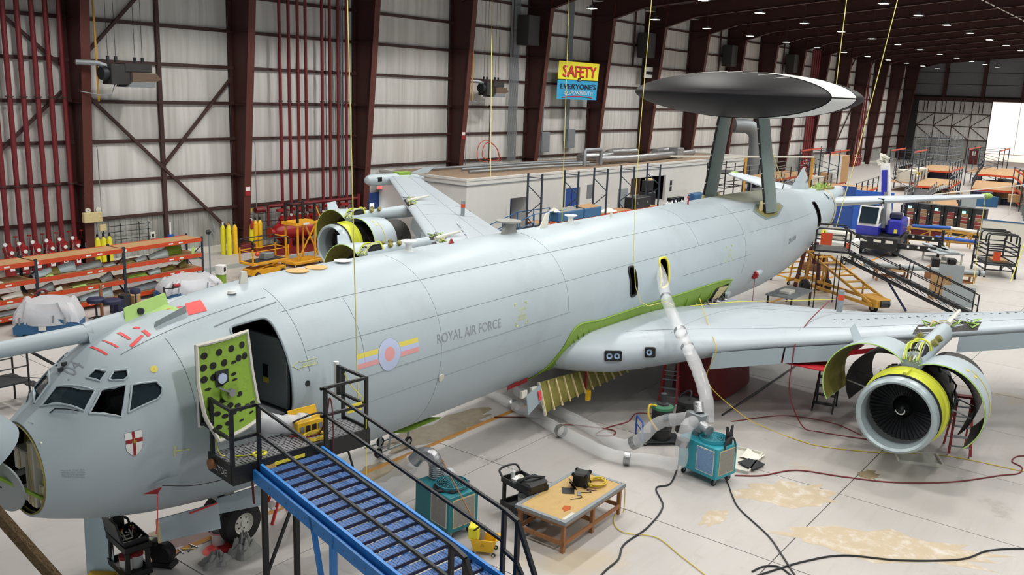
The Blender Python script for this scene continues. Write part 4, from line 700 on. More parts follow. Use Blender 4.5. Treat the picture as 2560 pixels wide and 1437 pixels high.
for x in (2.4, 2.9): 
    for sd in (1, -1): MB().cyl((x, -sd * .2, 1.42 + .04 * (x - 2)), (x, -sd * .29, 1.5 + .04 * (x - 2)), .1, n=12).obj('access_hole', 'olive', py)
en.location = L(22.5, 10.05, -1.83)
for s, p, z in ((22.5, -10.05, -1.83), (27.3, -16.0, -1.5), (27.3, 16.0, -1.5)): dup(en, air, L(s, p, z))

# ---------------------------------------------------------------- rotodome, struts
RS, RZ, RR = 35.65, 5.97, 4.57
prof = [(RR * sin(pi / 2 * k / 24), .93 * max(0, 1 - sin(pi / 2 * k / 24) ** 2) ** .68) for k in range(25)]
def dome_pt(r, a, up):
    t = min(1, r / RR); return L(RS + r * cos(a), r * sin(a), RZ + up * .92 * max(0, 1 - t * t) ** .58)
rdm = MB()
for up in (1, -1): rdm.grid(lambda u, v, up=up: dome_pt(RR * sin(pi / 2 * u), 2 * pi * v, up), 24, 96, cv=True)
rdo = rdm.obj('rotodome', 'dome_black', air, ang=60)
ps = radians(105.5); HW = .83
def strip_pt(x, y, up):   # x along the strip, y across
    r = sqrt(x * x + y * y); a = ps + atan2(y, x); q = dome_pt(r, a, up); return q + V((0, 0, up * .008))
for up in (1, -1):
    def sf(u, v, up=up): y = -HW + 2 * HW * v; xm = sqrt(RR * RR - y * y) * .9995; return strip_pt(-xm * cos(pi * u), y, up)
    MB().grid(sf, 60, 10).obj('dome_strip', 'dome_white', rdo, ang=60)
for y in (-HW, HW):
    xm = sqrt(RR * RR - y * y); MB().tube([strip_pt(-xm * cos(pi * k / 60), y, 1) for k in range(61)] + [strip_pt(xm * cos(pi * k / 60), y, -1) for k in range(61)], .02, 5).obj('strip_edge', 'dome_black', rdo)
for k in range(7): y = HW + .02; x0 = 2.6 - k * .75; MB().tube([strip_pt(x0, y + .95 * j / 8, 1) + V((0, 0, .003)) for j in range(9)], .012, 4).obj('tape_line', 'off_white', rdo)
for sg in (1, -1):
    def ss(u, v, sg=sg):
        a = 2 * pi * u; x = .62 * cos(a) * (1.05 - .05 * v); y = .13 * sin(a); return L(35.6 + .35 * (1 - v) + x, sg * (1.42 - .62 * v) + y, 1.25 + (RZ - .72 - 1.25) * v)
    st = MB().grid(ss, 24, 10, cu=True).obj('dome_strut', 'strut', air, ang=50)
    MB().tube([ss(.5, k / 10, sg) + V((-.02, 0, 0)) for k in range(11)], .05, 6).obj('strut_leading_edge', 'black', st)
    for k in range(6): q = ss(.5, .1 + .15 * k, sg); MB().cyl(q + V((-.07, -.02, 0)), q + V((-.05, .02, .02)), .03, n=6).obj('edge_clip', 'off_white', st)
    f = lambda t: t if sg > 0 else 180 - t
    po = [(34.3, f(47.8)), (35.2, f(57.5)), (37.6, f(52)), (37.75, f(45.4)), (36.4, f(33.)), (35., f(33.)), (34.5, f(40))]
    patch(po, .008, 5, 'strut', 'strut_pad'); patch([(36 + (s - 36) * .82, f(45.5) + (t - f(45.5)) * .8) for s, t in po], .014, 5, 'olive', 'pad_recess')
    for s in (35.1, 35.6, 36.2, 36.6): q = fp(s, f(45), .0); MB().prism([q + V((-.14, 0, -.02)), q + V((.14, 0, -.02)), q + V((.08, 0, .42)), q + V((-.08, 0, .42))], (0, .08 * sg, 0)).obj('strut_fitting', 'cream' if s in (35.1, 36.6) else 'galv', st, smooth=False)
# olive-grey weathered area under the dome
po_ = mat('paint_olive', '#84886f', .5, var=.06, scale=1); n_ = po_.node_tree.nodes; l_ = po_.node_tree.links
tc_ = n_.new('ShaderNodeTexCoord'); mp_ = n_.new('ShaderNodeMapping'); mp_.inputs['Location'].default_value = (-1, -1, -1.7); mp_.inputs['Scale'].default_value = (2, 2, 1.7); l_.new(tc_.outputs['Generated'], mp_.inputs['Vector'])
gd_ = n_.new('ShaderNodeTexGradient'); gd_.gradient_type = 'SPHERICAL'; l_.new(mp_.outputs[0], gd_.inputs['Vector']); rr_ = n_.new('ShaderNodeValToRGB'); rr_.color_ramp.elements[0].position = .02; rr_.color_ramp.elements[1].position = .3; rr_.color_ramp.elements[1].color = (.85, .85, .85, 1); l_.new(gd_.outputs[0], rr_.inputs[0]); l_.new(rr_.outputs[0], n_['Principled BSDF'].inputs['Alpha'])

m_ = MB().grid(lambda u, v: fp(33.2 + 5.6 * u, 35 + 110 * v, .004), 30, 40).obj('protective_coating', 'paint_olive', air)

# ---------------------------------------------------------------- tail
FN = [(41.85, 1.66), (42.4, 1.8), (43.0, 2.1), (43.45, 2.45), (43.68, 2.66), (43.85, 2.66), (44.1, 2.3), (44.35, 1.9), (44.77, 1.45)]
fn = MB(); n = len(FN)
def fsec(i, sd): s, z = FN[i]; t = .02 + .14 * (2.7 - z) / 1.2; return L(s, sd * t * .6, z)
fn.grid(lambda u, v: L(41.85 + (2.92 - 1.02 * (v ** 1.2)) * (u if u < 1 else 1) + 1.72 * v * (1 - u) , .16 * (1 - v * .8) * sin(pi * u), 1.55 + 1.1 * v), 14, 8); fn.grid(lambda u, v: L(41.85 + (2.92 - 1.02 * (v ** 1.2)) * u + 1.72 * v * (1 - u), -.16 * (1 - v * .8) * sin(pi * u), 1.55 + 1.1 * v), 14, 8)
fno = fn.obj('fin_stub', 'paint', air, ang=60); MB().lathe([(0, .001), (0, .09)], L(44.05, .12, 1.95), (.1, -1, .1), 16).obj('fin_hole', 'black', fno)
for k in range(20): r_ = random.Random(k + 300); q = L(44.8 + 3.2 * r_.random(), (r_.random() - .5) * .8, 1.46); MB().tube([q, q + V((.2 * r_.random(), .2 * (r_.random() - .5), .12 + .12 * r_.random())), q + V((.5 * r_.random(), .3 * (r_.random() - .5), .05))], .03, 5).obj('fin_fitting', 'green' if k % 2 else 'lime', air)
MB().box(44.8, -.35, AZ + 1.36, 47.8, .35, AZ + 1.47).obj('fin_root_bay', 'olive', air, smooth=False)
MB().grid(lambda u, v: L(45.2 + 4.4 * u, (.95 - .62 * u) * cos(2 * pi * v), .98 + .02 * u + (.46 - .08 * u) * sin(2 * pi * v)), 14, 28, cv=True).obj('tail_cone', 'paint', air)
MB().lathe([(0, .35), (.35, .36), (.5, .2), (.55, .01)], L(49.5, 0, 1.0), (1, 0, 0), 20).obj('tail_cap', 'foil', air)
rg = MB(); rg.grid(lambda u, v: L(46.0 + .18 * u, pch(46)[2] * (1.02 - .16 * u * 0) * cos(2 * pi * v), .45 + (1.0 if sin(2 * pi * v) > 0 else 1.3) * 1.02 * sin(2 * pi * v)), 1, 48, cv=True); rg.obj('tail_ring', 'paint_dark', air)
MB().tube([L(46.2, 1.0 * cos(2 * pi * k / 40), .45 + (1. if sin(2 * pi * k / 40) > 0 else 1.28) * sin(2 * pi * k / 40)) for k in range(41)], .06, 6, cap=False).obj('tail_frame', 'cream', air)
MB().lathe([(0, .01), (0, 1.0)], L(45.7, 0, .4), (1, 0, 0), 30).obj('tail_bulkhead', 'olive', air)
for k in range(10): a = 2 * pi * k / 10; MB().bar(L(45.75, .2 * cos(a), .4 + .2 * sin(a)), L(46.1, .95 * cos(a), .42 + .98 * sin(a)), .05).obj('tail_stringer', 'cream', air, smooth=False)
for sg in (1, -1):
    m = MB(); PT = [.6, 2, 4, 6, 6.97]
    for p in PT:
        t = (p - .6) / 6.37; ls = 46.2 + 4.75 * t; c = 4.3 - 2.5 * t; z0 = .72 + .62 * t
        for k in range(32): a = 2 * pi * k / 32; x = .5 * (1 + cos(a)); y = .55 * (.2969 * sqrt(x) - .126 * x - .3516 * x * x + .2843 * x ** 3 - .1036 * x ** 4) * (1 if a < pi else -1); m.v.append(tuple(L(ls + c * x, sg * p, z0 + y * c)))
    m.f += [(i * 32 + k, i * 32 + (k + 1) % 32, (i + 1) * 32 + (k + 1) % 32, (i + 1) * 32 + k) for i in range(4) for k in range(32)] + [tuple(range(128, 160))]
    tp = m.obj('tailplane', 'paint_wing', air, ang=50); q = MB().sph(L(51.9, sg * 6.98, 1.34), .3, 6, .5).obj('tip_fitting', 'green', tp)
    MB().box(47.9, -sg * 2.75 - .15, AZ + .8, 48.2, -sg * 2.75 + .15, AZ + 1.06).obj('tape_patch', 'black', tp, smooth=False)
MB().lathe([(0, .01), (.03, .15), (.2, .17), (.7, .1), (.9, .02)], fp(34.0, -27, .02), (1, 0, .05), 20).obj('scoop', 'paint', air); MB().lathe([(0, .01), (.0, .16), (.12, .17), (.12, .01)], fp(33.93, -27, .03), (1, 0, .05), 20).obj('scoop_cover', 'red', air); MB().cyl(fp(33.95, -28, .1), fp(33.95, -28, .1) + V((0, 0, -2.4)), .012, n=5).obj('cover_lanyard', 'hose_red', air)
# ---------------------------------------------------------------- main gear under red covers
for sg in (1, -1):
    g_ = MB().cyl(L(26.6, sg * 3.4, -1.5), L(26.6, sg * 3.4, -3.0), .16, n=14).bar(L(25.9, sg * 3.4, -3.05), L(27.3, sg * 3.4, -3.05), .2).obj('main_gear_leg', 'off_white', air)
    for ds in (-.72, .72):
        for dp in (-.43, .43): wheel(g_, L(26.6 + ds, sg * 3.4 + dp, -3.04), .56, .36)
    MB().grid(lambda u, v: L(26.6 + (1.55 - .15 * v) * (abs(cos(2 * pi * u)) ** .5) * (1 if cos(2 * pi * u) > 0 else -1), sg * 3.4 + (.95 - .1 * v) * (abs(sin(2 * pi * u)) ** .5) * (1 if sin(2 * pi * u) > 0 else -1), -3.52 + 1.35 * v + .03 * sin(14 * u)), 40, 8, cu=True).obj('wheel_cover', 'tarp_red', g_)
# ================================================================ THINGS ROUND THE NOSE AND ON THE NEAR FLOOR
def dots_material(name, c1, c2, sc):
    m = mat(name, c1, .45, .2, var=.1); n = m.node_tree.nodes; l = m.node_tree.links; b = n['Principled BSDF']; tc = n.new('ShaderNodeTexCoord'); mp = n.new('ShaderNodeMapping'); mp.inputs['Scale'].default_value = sc; l.new(tc.outputs['Object'], mp.inputs['Vector'])
    v = n.new('ShaderNodeTexVoronoi'); v.inputs['Scale'].default_value = 1; v.inputs['Randomness'].default_value = .25; l.new(mp.outputs[0], v.inputs['Vector']); r = n.new('ShaderNodeValToRGB'); r.color_ramp.elements[0].position = .28; r.color_ramp.elements[1].position = .42; r.color_ramp.elements[0].color = lin(c2); r.color_ramp.elements[1].color = lin(c1); l.new(v.outputs['Distance'], r.inputs[0]); l.new(r.outputs[0], b.inputs['Base Color'])
dots_material('tread_blue', '#3d6cab', '#0f1d3c', (17, 30, 1)); dots_material('deck_black', '#8b8c90', '#0c0d0f', (15, 15, 1))
# ---------------------------------------------------------------- boarding stairs
st = thing('boarding_stairs', 'blue boarding stairs with black platform and rails at the open crew door', 'stairs', (8.28, 12.25, 0), radians(-7.1))
DZ = 3.05; SL = .1085; SX0, SX1 = .47, 1.68
dk = MB().box(0, -.22, DZ - .03, 2.75, .62, DZ).obj('platform_deck', 'deck_black', st, smooth=False)
MB().box(-.03, -.26, DZ - .3, 2.78, -.22, DZ + .03).box(-.03, -.22, DZ - .3, 0, .62, DZ + .05).box(2.75, -.22, DZ - .3, 2.78, .62, DZ + .05).box(0, .58, DZ - .3, 2.75, .62, DZ - .03).obj('platform_skirt', 'black', st, smooth=False)
MB().cyl((-.1, .45, DZ - .12), (.0, .45, DZ - .12), .09, n=16).obj('bumper_roller', 'wood', st)
def rail(pts, w=.05, m='black', nm='handrail'): 
    b = MB()
    for a, c in zip(pts, pts[1:]): b.bar(a, c, w)
    return b.obj(nm, m, st, smooth=False)
rail([(0, -.2, DZ - .3), (0, -.2, DZ + 1.05)], .06, nm='rail_post'); rail([(0, .5, DZ - .3), (0, .5, DZ + 1.05)], .06, nm='rail_post'); rail([(0, -.2, DZ + 1.02), (0, .85, DZ + 1.02)]); rail([(0, -.2, DZ + .5), (0, .85, DZ + .5)]); rail([(0, .85, DZ + .45), (0, .85, DZ + 1.05)], .06, nm='rail_post')
MB().cyl((0, .92, DZ + .4), (0, .92, DZ + 1.1), .05, n=12).obj('foam_bumper', 'white', st)
rail([(.0, -.2, DZ + 1.02), (SX0 - .02, -.2, DZ + 1.02)]); rail([(.0, -.2, DZ + .5), (SX0 - .02, -.2, DZ + .5)])
rail([(2.73, -.2, DZ - .3), (2.73, -.2, DZ + 1.05)], .06, nm='rail_post'); rail([(2.73, -.2, DZ + 1.02), (2.73, .7, DZ + 1.02)]); rail([(2.73, -.2, DZ + .5), (2.73, .7, DZ + .5)]); rail([(2.73, .55, DZ - .3), (2.73, .55, DZ + 1.05)], .06, nm='rail_post'); rail([(2.73, .7, DZ + .45), (2.73, .7, DZ + 1.05)], .06, nm='rail_post')
rail([(SX1 + .05, -.2, DZ + 1.02), (2.73, -.2, DZ + 1.02)]); rail([(SX1 + .05, -.2, DZ + .5), (2.73, -.2, DZ + .5)])
MB().cyl((2.73, .78, DZ + .4), (2.73, .78, DZ + 1.1), .05, n=12).obj('foam_bumper', 'white', st)
vs, fs = text_pts('CLYDE', .17); MB().add([(-.032, .22 - v.x, DZ - .15 + v.y) for v in vs], fs).obj('maker_lettering', 'white', st, smooth=False, fix=False)
MB().box(.55, -.265, DZ - .2, .78, -.262, DZ - .1).obj('label_plate', 'tan_disc', st, smooth=False); MB().box(.75, -.268, DZ - .14, 1.35, -.262, DZ - .08).obj('warning_strip', 'tag_yellow', st, smooth=False); MB().box(2.3, -.215, DZ + .42, 2.62, -.205, DZ + .58).obj('warning_plate', 'tag_yellow', st, smooth=False)
LEN = 5.6
def sp_(y, x, dz=0): return (x, y, DZ - .12 + SL * (y + .3) + dz)
for x, nm in ((SX0, 'stringer'), (SX1, 'stringer')):
    s_ = MB().bar(sp_(-.3, x), sp_(-.3 - LEN, x), .05, .2).obj(nm, 'stair_blue', st, smooth=False)
s_ = MB().bar(sp_(-.2, SX0 - .11, -.1), sp_(-.2 - LEN, SX0 - .11, -.1), .05, .22).bar(sp_(-.2, SX1 + .1, -.1), sp_(-.2 - LEN, SX1 + .1, -.1), .05, .22).obj('lower_channel', 'stair_blue', st, smooth=False)
for k in range(20): MB().cyl(V(sp_(-.5 - .27 * k, SX0 - .137, -.1)), V(sp_(-.5 - .27 * k, SX0 - .147, -.1)), .012, n=6).obj('rivet', 'steel', st)
trd = MB().cbox(SX0 + .03, -.1, -.035, SX1 - .03, .085, 0, .008).mesh('tread', 'tread_blue', smooth=False); nos = MB().box(SX0 + .03, -.112, -.055, SX1 - .03, -.1, 0).mesh('tread_nosing', 'navy', smooth=False)
for k in range(21):
    y = -.46 - .252 * k; t = inst('tread', trd, st, (0, y, DZ - .1 + SL * (y + .3))); inst('tread_nosing', nos, t); MB().box(SX0 + .2, y + .1, sp_(y, 0)[2] - .1, SX1 - .2, y + .13, sp_(y, 0)[2] - .07).obj('tread_support', 'off_white', st, smooth=False)
for x, m in ((SX0 + .0, 'steel'), (SX1 + .12, 'black')):
    ye = -5.2 if x < 1 else -4.85; hh = 0 if x < 1 else -.1
    for h in (1.05, .55): MB().bar(sp_(-.22, x, h + .08), sp_(ye, x, h + .08 + hh), .045, .045).obj('stair_rail', 'dark_steel' if x < 1 else 'black', st, smooth=False)
    MB().bar((x, -.25, DZ - .2), (x, -.25, DZ + 1.05), .06).obj('rail_post', 'black', st, smooth=False)
    q = V(sp_(ye, x, hh)); MB().bar(q + V((0, 0, -.9)), q + V((0, 0, 1.15)), .06).bar(q + V((.0, -.28, -.5)), q + V((0, -.28, 1.05)), .06).bar(q + V((0, 0, 1.13)), q + V((0, -.28, 1.05)), .06).bar(q + V((0, -.28, 1.05)), q + V((0, -.95, -.2)), .06).bar(q + V((0, 0, .5)), q + V((0, -.28, .42)), .05).bar(q + V((0, -.28, .42)), q + V((0, -.75, -.2)), .05).obj('end_post', 'black', st, smooth=False)
for x in (SX0 - .1, SX1 + .1):
    MB().bar((x, -2.6, 0), (x, -2.6, sp_(-2.6, 0)[2]), .09).bar((x, -2.0, sp_(-2., 0)[2]), (x, -2.6, .6), .07).obj('support_leg', 'stair_blue', st, smooth=False); MB().bar((x, -5.7, 0), (x, -5.7, sp_(-5.7, 0)[2]), .09).obj('support_leg', 'stair_blue', st, smooth=False)
    wheel(st, (x, -2.6, .16), .16, .09, (1, 0, 0)); wheel(st, (x, -5.7, .16), .16, .09, (1, 0, 0))
MB().bar((.85, .3, 0), (.85, .3, DZ - .1), .09).bar((1.5, .3, 0), (1.5, .3, DZ - .1), .09).bar((.85, .3, .5), (1.5, .3, 1.9), .05).obj('support_frame', 'black', st, smooth=False)
MB().bar((2.75, -.9, .0), (2.3, -.2, DZ - .25), .03).obj('brace_rod', 'black', st, smooth=False)
# things hung on and lying on the platform
def w2(x, y, z): c, s = cos(radians(-7.1)), sin(radians(-7.1)); return V((8.28 + x * c - y * s, 12.25 + x * s + y * c, z))
pb = thing('power_box', 'yellow portable power box with sockets on the stair platform', 'power box', w2(1.85, .42, DZ), radians(-7)); MB().cbox(-.3, -.13, 0, .3, .15, .26, .02).obj('case', 'yellow', pb, smooth=False)
for k in range(4): MB().box(-.25 + .13 * k, -.14, .06, -.16 + .13 * k, -.13, .17).obj('socket', 'galv' if k in (0, 3) else 'black', pb, smooth=False)
MB().tube(bez([(-.28, 0, .24), (-.35, -.1, .3), (0, -.05, .33), (.28, 0, .3), (.3, 0, .26)], 6), .02, 6).obj('power_lead', 'hose_black', pb); MB().prism([(-.3, .15, .26), (.3, .15, .26), (.3, .2, .4), (-.3, .2, .4)], (0, .03, 0)).obj('lid', 'yellow', pb, smooth=False)
def coil(nm, lab, cat, c, r, n, m, tr=.012, tilt=0, seed=1, grp=None):
    rn = random.Random(seed); pts = []
    for k in range(n * 14): a = 2 * pi * k / 14; q = r * (.75 + .3 * rn.random()); pts.append(V((q * cos(a), q * .75 * sin(a), tr + .012 * (k // 14) + .01 * rn.random())))
    if tilt: pts = [Matrix.Rotation(tilt, 3, 'X') @ p for p in pts]
    o = MB().tube(bez(pts, 2), tr, 5).obj(nm, m, loc=c); tag(o, lab, cat, grp); return o
coil('cable_coil', 'loose coil of yellow cable by the right platform rail', 'cable', w2(1.75, .05, DZ), .24, 5, 'cord_yellow', .012)
coil('rope_knot', 'tangled pale yellow rope lying on the left of the stair platform', 'rope', w2(.62, .02, DZ), .13, 3, 'rope_yellow', .01, seed=4)
def line(nm, lab, cat, pts, r, m, n=6, k=8, grp=None): o = MB().tube(bez(pts, k), r, n).obj(nm, m); return tag(o, lab, cat, grp)
line('rope', 'pale yellow rope tied to the left platform rail and trailing over the deck', 'rope', [w2(.02, .72, DZ + .95), w2(.06, .55, DZ + .4), w2(.1, .4, DZ + .02), w2(.35, .15, DZ + .015), w2(.55, .05, DZ + .015)], .009, 'rope_yellow')
line('rope', 'yellow rope slung between the right platform rails', 'rope', [w2(2.73, .6, DZ + 1.0), w2(2.73, .3, DZ + .75), w2(2.72, -.16, DZ + .5), w2(2.7, -.24, DZ - .3), w2(2.7, -.25, DZ - 2.2)], .01, 'rope_yellow')
line('hose', 'red air hose looped over the right stair post', 'hose', [w2(1.4, .35, DZ + .03), w2(1.75, -.05, DZ + .1), w2(1.83, -.24, DZ + .55), w2(1.86, -.3, DZ + .85), w2(1.92, -.3, DZ + .5), w2(1.93, -.3, DZ - .4), w2(1.95, -.3, DZ - 1.6), w2(1.98, -.32, .03)], .014, 'hose_red')
dd = thing('door_duct', 'crumpled clear plastic duct lying in the crew doorway', 'duct', w2(1.5, .6, DZ)); MB().tube(bez([(-.55, .55, .35), (-.35, .25, .25), (.0, .0, .16), (.35, -.1, .14)], 6), [.2, .19, .18, .17] * 5, 14).obj('sleeve', 'plastic_sheet', dd); MB().cyl((.33, -.1, .14), (.42, -.12, .14), .17, n=14).obj('tape_band', 'foil', dd)

# ---------------------------------------------------------------- air-conditioning carts
def ac_cart(lab, loc, rz, m, m2, gr, grp='air-conditioning carts'):
    t = thing('air_conditioner_cart', lab, 'air conditioner', loc, rz, grp)     # local: y = length, x = width, origin at the front corner
    Ly, Wx, z0, z1 = 1.2, .8, .2, 1.02
    MB().cbox(0, 0, z0, Wx, Ly, z1, .015).obj('cabinet', m, t, smooth=False)
    f1 = MB().box(-.012, .08, z0 + .1, 0, .62, z1 - .08).obj('filter_frame', 'off_white', t, smooth=False); MB().box(-.016, .1, z0 + .12, -.01, .6, z1 - .1).obj('filter', gr, f1, smooth=False); MB().box(-.03, .3, z1 - .11, -.012, .4, z1 - .08).obj('latch', 'off_white', f1, smooth=False)
    f2 = MB().box(.1, -.012, z0 + .1, .7, 0, z1 - .08).obj('filter_frame', 'cream', t, smooth=False); MB().box(.12, -.016, z0 + .12, .68, -.01, z1 - .1).obj('filter', 'grille', f2, smooth=False)
    fc = MB().lathe([(0, .36), (.1, .36), (.1, .34), (0, .34)], (.42, .45, z1), (0, 0, 1), 28).obj('fan_shroud', m, t)
    g = MB(); [g.lathe([(.09, r), (.1, r + .008), (.09, r + .016)], (.42, .45, z1), (0, 0, 1), 24) for r in (.05, .1, .15, .2, .25, .3)]; [g.bar((.42, .45, z1 + .095), (.42 + .34 * cos(a), .45 + .34 * sin(a), z1 + .095), .01) for a in [k * pi / 6 for k in range(12)]]; g.obj('fan_guard', m2, fc)
    MB().lathe([(0, .001), (0, .34)], (.42, .45, z1 + .01), (0, 0, 1), 24).obj('fan_well', 'dark_steel', fc)
    for y in (.12, Ly - .12):
        for x in (.12, Wx - .12): wheel(t, (x, y, .09), .09, .05, (0, 1, 0), .5, 'galv'); MB().box(x - .04, y - .05, .12, x + .04, y + .05, z0).obj('caster_fork', 'galv', t, smooth=False)
    return t
AC2 = ac_cart('bright teal air-conditioning cart feeding three plastic ducts beside the wing', (19.35, 8.27, 0), radians(-13), 'teal', 'teal', 'grille_blue')
AC1 = ac_cart('dark teal air-conditioning cart behind the blue stairs with a black hose on its fan', (12.98, 11.35, 0), radians(-10), 'teal_dark', 'teal_dark', 'grille')
def loc2(o, x, y, z): c, s = cos(o.rotation_euler.z), sin(o.rotation_euler.z); return V((o.location.x + x * c - y * s, o.location.y + x * s + y * c, z))
coil('hose_coil', 'black hose coiled round the fan of the dark teal cart', 'hose', loc2(AC1, .42, .45, 1.02), .44, 3, 'hose_black', .022, seed=6)
hd = thing('flexible_duct', 'silver flexible elbow duct on the dark teal cart with a clear plastic sleeve', 'duct', loc2(AC1, .42, 1.0, 1.02)); MB().tube(bez([(0, 0, 0), (.0, .02, .3), (-.05, .12, .5), (-.12, .35, .48), (-.2, .5, .3)], 8), .16, 16).obj('elbow', 'foil', hd)
for k in range(8): MB().lathe([(0, .165), (.02, .172), (.04, .165)], (0, 0, .02 + .045 * k), (0, 0, 1), 18).obj('corrugation', 'foil', hd)
MB().tube(bez([(-.2, .5, .3), (-.35, .8, -.1), (-.6, 1.3, -.5), (-1.0, 2.0, -.82)], 6), .2, 14).obj('plastic_sleeve', 'plastic', hd); MB().sph((.18, -.2, .1), .14, 6).obj('plastic_bag', 'plastic_sheet', hd)
hk = thing('cable_hanger', 'black cradle bracket on the bright teal cart holding a coiled cable', 'bracket', loc2(AC2, .5, .05, 1.02), radians(77)); MB().prism([(0, -.13, 0), (0, .13, 0), (0, .13, .5), (0, .07, .48), (0, .03, .34), (0, -.03, .34), (0, -.07, .48), (0, -.13, .5)], (.03, 0, 0)).obj('cradle', 'black', hk, smooth=False)
rn = random.Random(5); MB().tube(bez([V((-.05 + .02 * rn.random(), (.2 + .05 * rn.random()) * cos(a), -.12 + (.3 + .06 * rn.random()) * sin(a))) for a in [k * pi / 5 for k in range(61)]], 2), .016, 5).obj('cable_loops', 'hose_black', hk)
pl = thing('duct_splitter', 'grey sheet-metal splitter box with foil branches on the bright teal cart', 'duct', loc2(AC2, .4, .95, 1.02), radians(-13)); MB().cbox(-.16, -.2, .12, .16, .22, .58, .02).cyl((0, 0, 0), (0, 0, .14), .12).obj('box', 'galv', pl, smooth=False)
for a, b in (((-.1, -.2, .34), (-.2, -.5, .3)), ((.1, .2, .35), (.3, .55, .3)), ((0, 0, .56), (.1, .15, .8))): MB().tube([a, b], .13, 14).obj('foil_branch', 'foil', pl)
def sleeve(lab, pts, r=.165, bands=(.3, .6), n=8):
    P = bez(pts, n); t = thing('plastic_duct', lab, 'duct', P[0]); o = P[0]; rr = [r * (1 + .04 * sin(i * 1.7)) for i in range(len(P))]
    MB().tube([p - o for p in P], rr, 18, cap=False).obj('sleeve', 'plastic', t)
    for f in bands: i = min(len(P) - 2, int(f * (len(P) - 1))); d = (P[i + 1] - P[i]).normalized(); MB().cyl(P[i] - o - d * .08, P[i] - o + d * .08, r * 1.05, n=18, cap=False).obj('tape_band', 'foil', t)
    return t
s0 = loc2(AC2, .45, .98, 1.5)
dw = lambda s, p, z: V((s * cos(radians(1.0637)) + p * sin(radians(1.0637)), 14.746 + s * sin(radians(1.0637)) - p * cos(radians(1.0637)), z + 3.6))
sleeve('clear plastic duct rising from the teal cart over the wing into the yellow-rimmed hatch', [dw(25.6, 1.6, .35), dw(25.0, 2.1, .15), dw(24.2, 2.7, -.3), dw(23.0, 3.6, -.55), dw(21.9, 4.5, -.85), dw(20.9, 5.4, -1.25), dw(20.2, 6.0, -1.7), dw(19.95, 6.2, -2.25)], .175, (.3, .52, .62))
sleeve('clear plastic duct bent down over the teal cart front and along the floor', [loc2(AC2, .2, .95, 1.4), loc2(AC2, -.12, .9, 1.35), loc2(AC2, -.25, .9, .9), loc2(AC2, -.27, .95, .4), V((19.35, 10.1, .22)), V((19.0, 11.0, .2)), V((19.3, 12.4, .2)), V((19.85, 14.0, .2)), V((20.4, 15.8, .2)), V((20.6, 16.6, .25))], .165, (.22, .52, .72, .86))
sleeve('clear plastic duct sloping from the teal cart to the floor under the belly', [loc2(AC2, .3, 1.2, 1.4), V((19.9, 10.2, 1.05)), V((19.7, 10.7, .45)), V((19.75, 11.3, .2)), V((20.3, 12.6, .2)), V((20.9, 14.6, .2)), V((21.3, 15.9, .22))], .165, (.12, .36))
line('electric_cable', 'thick black cord curling over the floor from the teal cart toward the stairs', 'cord', [(20.05, 9.60, .02), (18.84, 9.21, .02), (18.35, 9.34, .02), (17.58, 8.74, .02), (16.43, 8.50, .02), (15.42, 8.50, .02), (14.79, 8.27, .02), (14.07, 8.21, .02), (12.5, 7.9, .02)], .022, 'hose_black')
line('electric_cable', 'black cord running from the teal cart toward the bottom of the picture', 'cord', [loc2(AC2, .1, .1, .6), (19.9, 8.2, .05), (19.26, 7.76, .02), (18.68, 7.30, .02), (17.9, 6.3, .02), (17.26, 5.73, .02), (16.68, 5.25, .02), (15.8, 4.5, .02)], .02, 'hose_black')
line('electric_cable', 'black cord snaking across the bare floor at the lower right', 'cord', [(15.6, 6.0, .02), (16.4, 5.69, .02), (17.33, 5.28, .02), (18.15, 4.72, .02), (18.75, 3.74, .02), (19.67, 2.76, .02), (20.5, 2.37, .02), (21.15, 1.77, .02), (21.6, 1.0, .02)], .02, 'hose_black')
line('electric_cable', 'short black cord lying in an angle at the bottom right', 'cord', [(16.2, 5.95, .02), (16.55, 5.85, .02), (16.75, 5.6, .02), (16.6, 5.3, .02), (16.4, 5.0, .02)], .02, 'hose_black')
line('air_hose', 'dark red hose sweeping across the floor in front of the near engine', 'hose', [(20.4, 8.2, .02), (20.88, 7.67, .02), (21.81, 7.13, .02), (22.23, 6.12, .02), (22.78, 4.99, .02), (23.88, 3.81, .02), (25.21, 2.93, .02), (25.7, 2.58, .02), (26.23, 2.57, .02), (26.5, 2.85, .02), (27.04, 2.79, .02), (27.4, 2.4, .02)], .018, 'hose_red')
line('air_hose', 'dark red hose looping on the floor beneath the belly', 'hose', [(19.4, 15.3, .02), (20.06, 14.55, .02), (20.34, 13.73, .02), (20.03, 13.51, .02), (20.4, 13.35, .02), (20.77, 12.63, .02), (20.92, 12.11, .02), (20.56, 11.96, .02), (20.3, 12.33, .02), (21.01, 12.37, .02), (21.83, 12.19, .02), (22.58, 12.35, .02), (22.92, 12.0, .02)], .018, 'hose_red')
line('air_hose', 'dark red hose hanging from the wing top down to the floor by the engine', 'hose', [dw(28.6, 6.35, -.5), dw(26.2, 6.5, -.72), dw(25.0, 6.6, -1.05), dw(24.75, 6.62, -1.5), dw(24.72, 6.65, -2.6), (24.9, 8.1, .1), (25.0, 7.6, .02), (25.3, 6.6, .02), (25.6, 5.8, .02)], .018, 'hose_red')
line('air_hose', 'dark red hose running under the wing toward the near engine', 'hose', [(24.0, 9.9, .02), (25.6, 8.9, .02), (26.0, 7.6, .02), (25.6, 6.6, .02)], .016, 'hose_red')
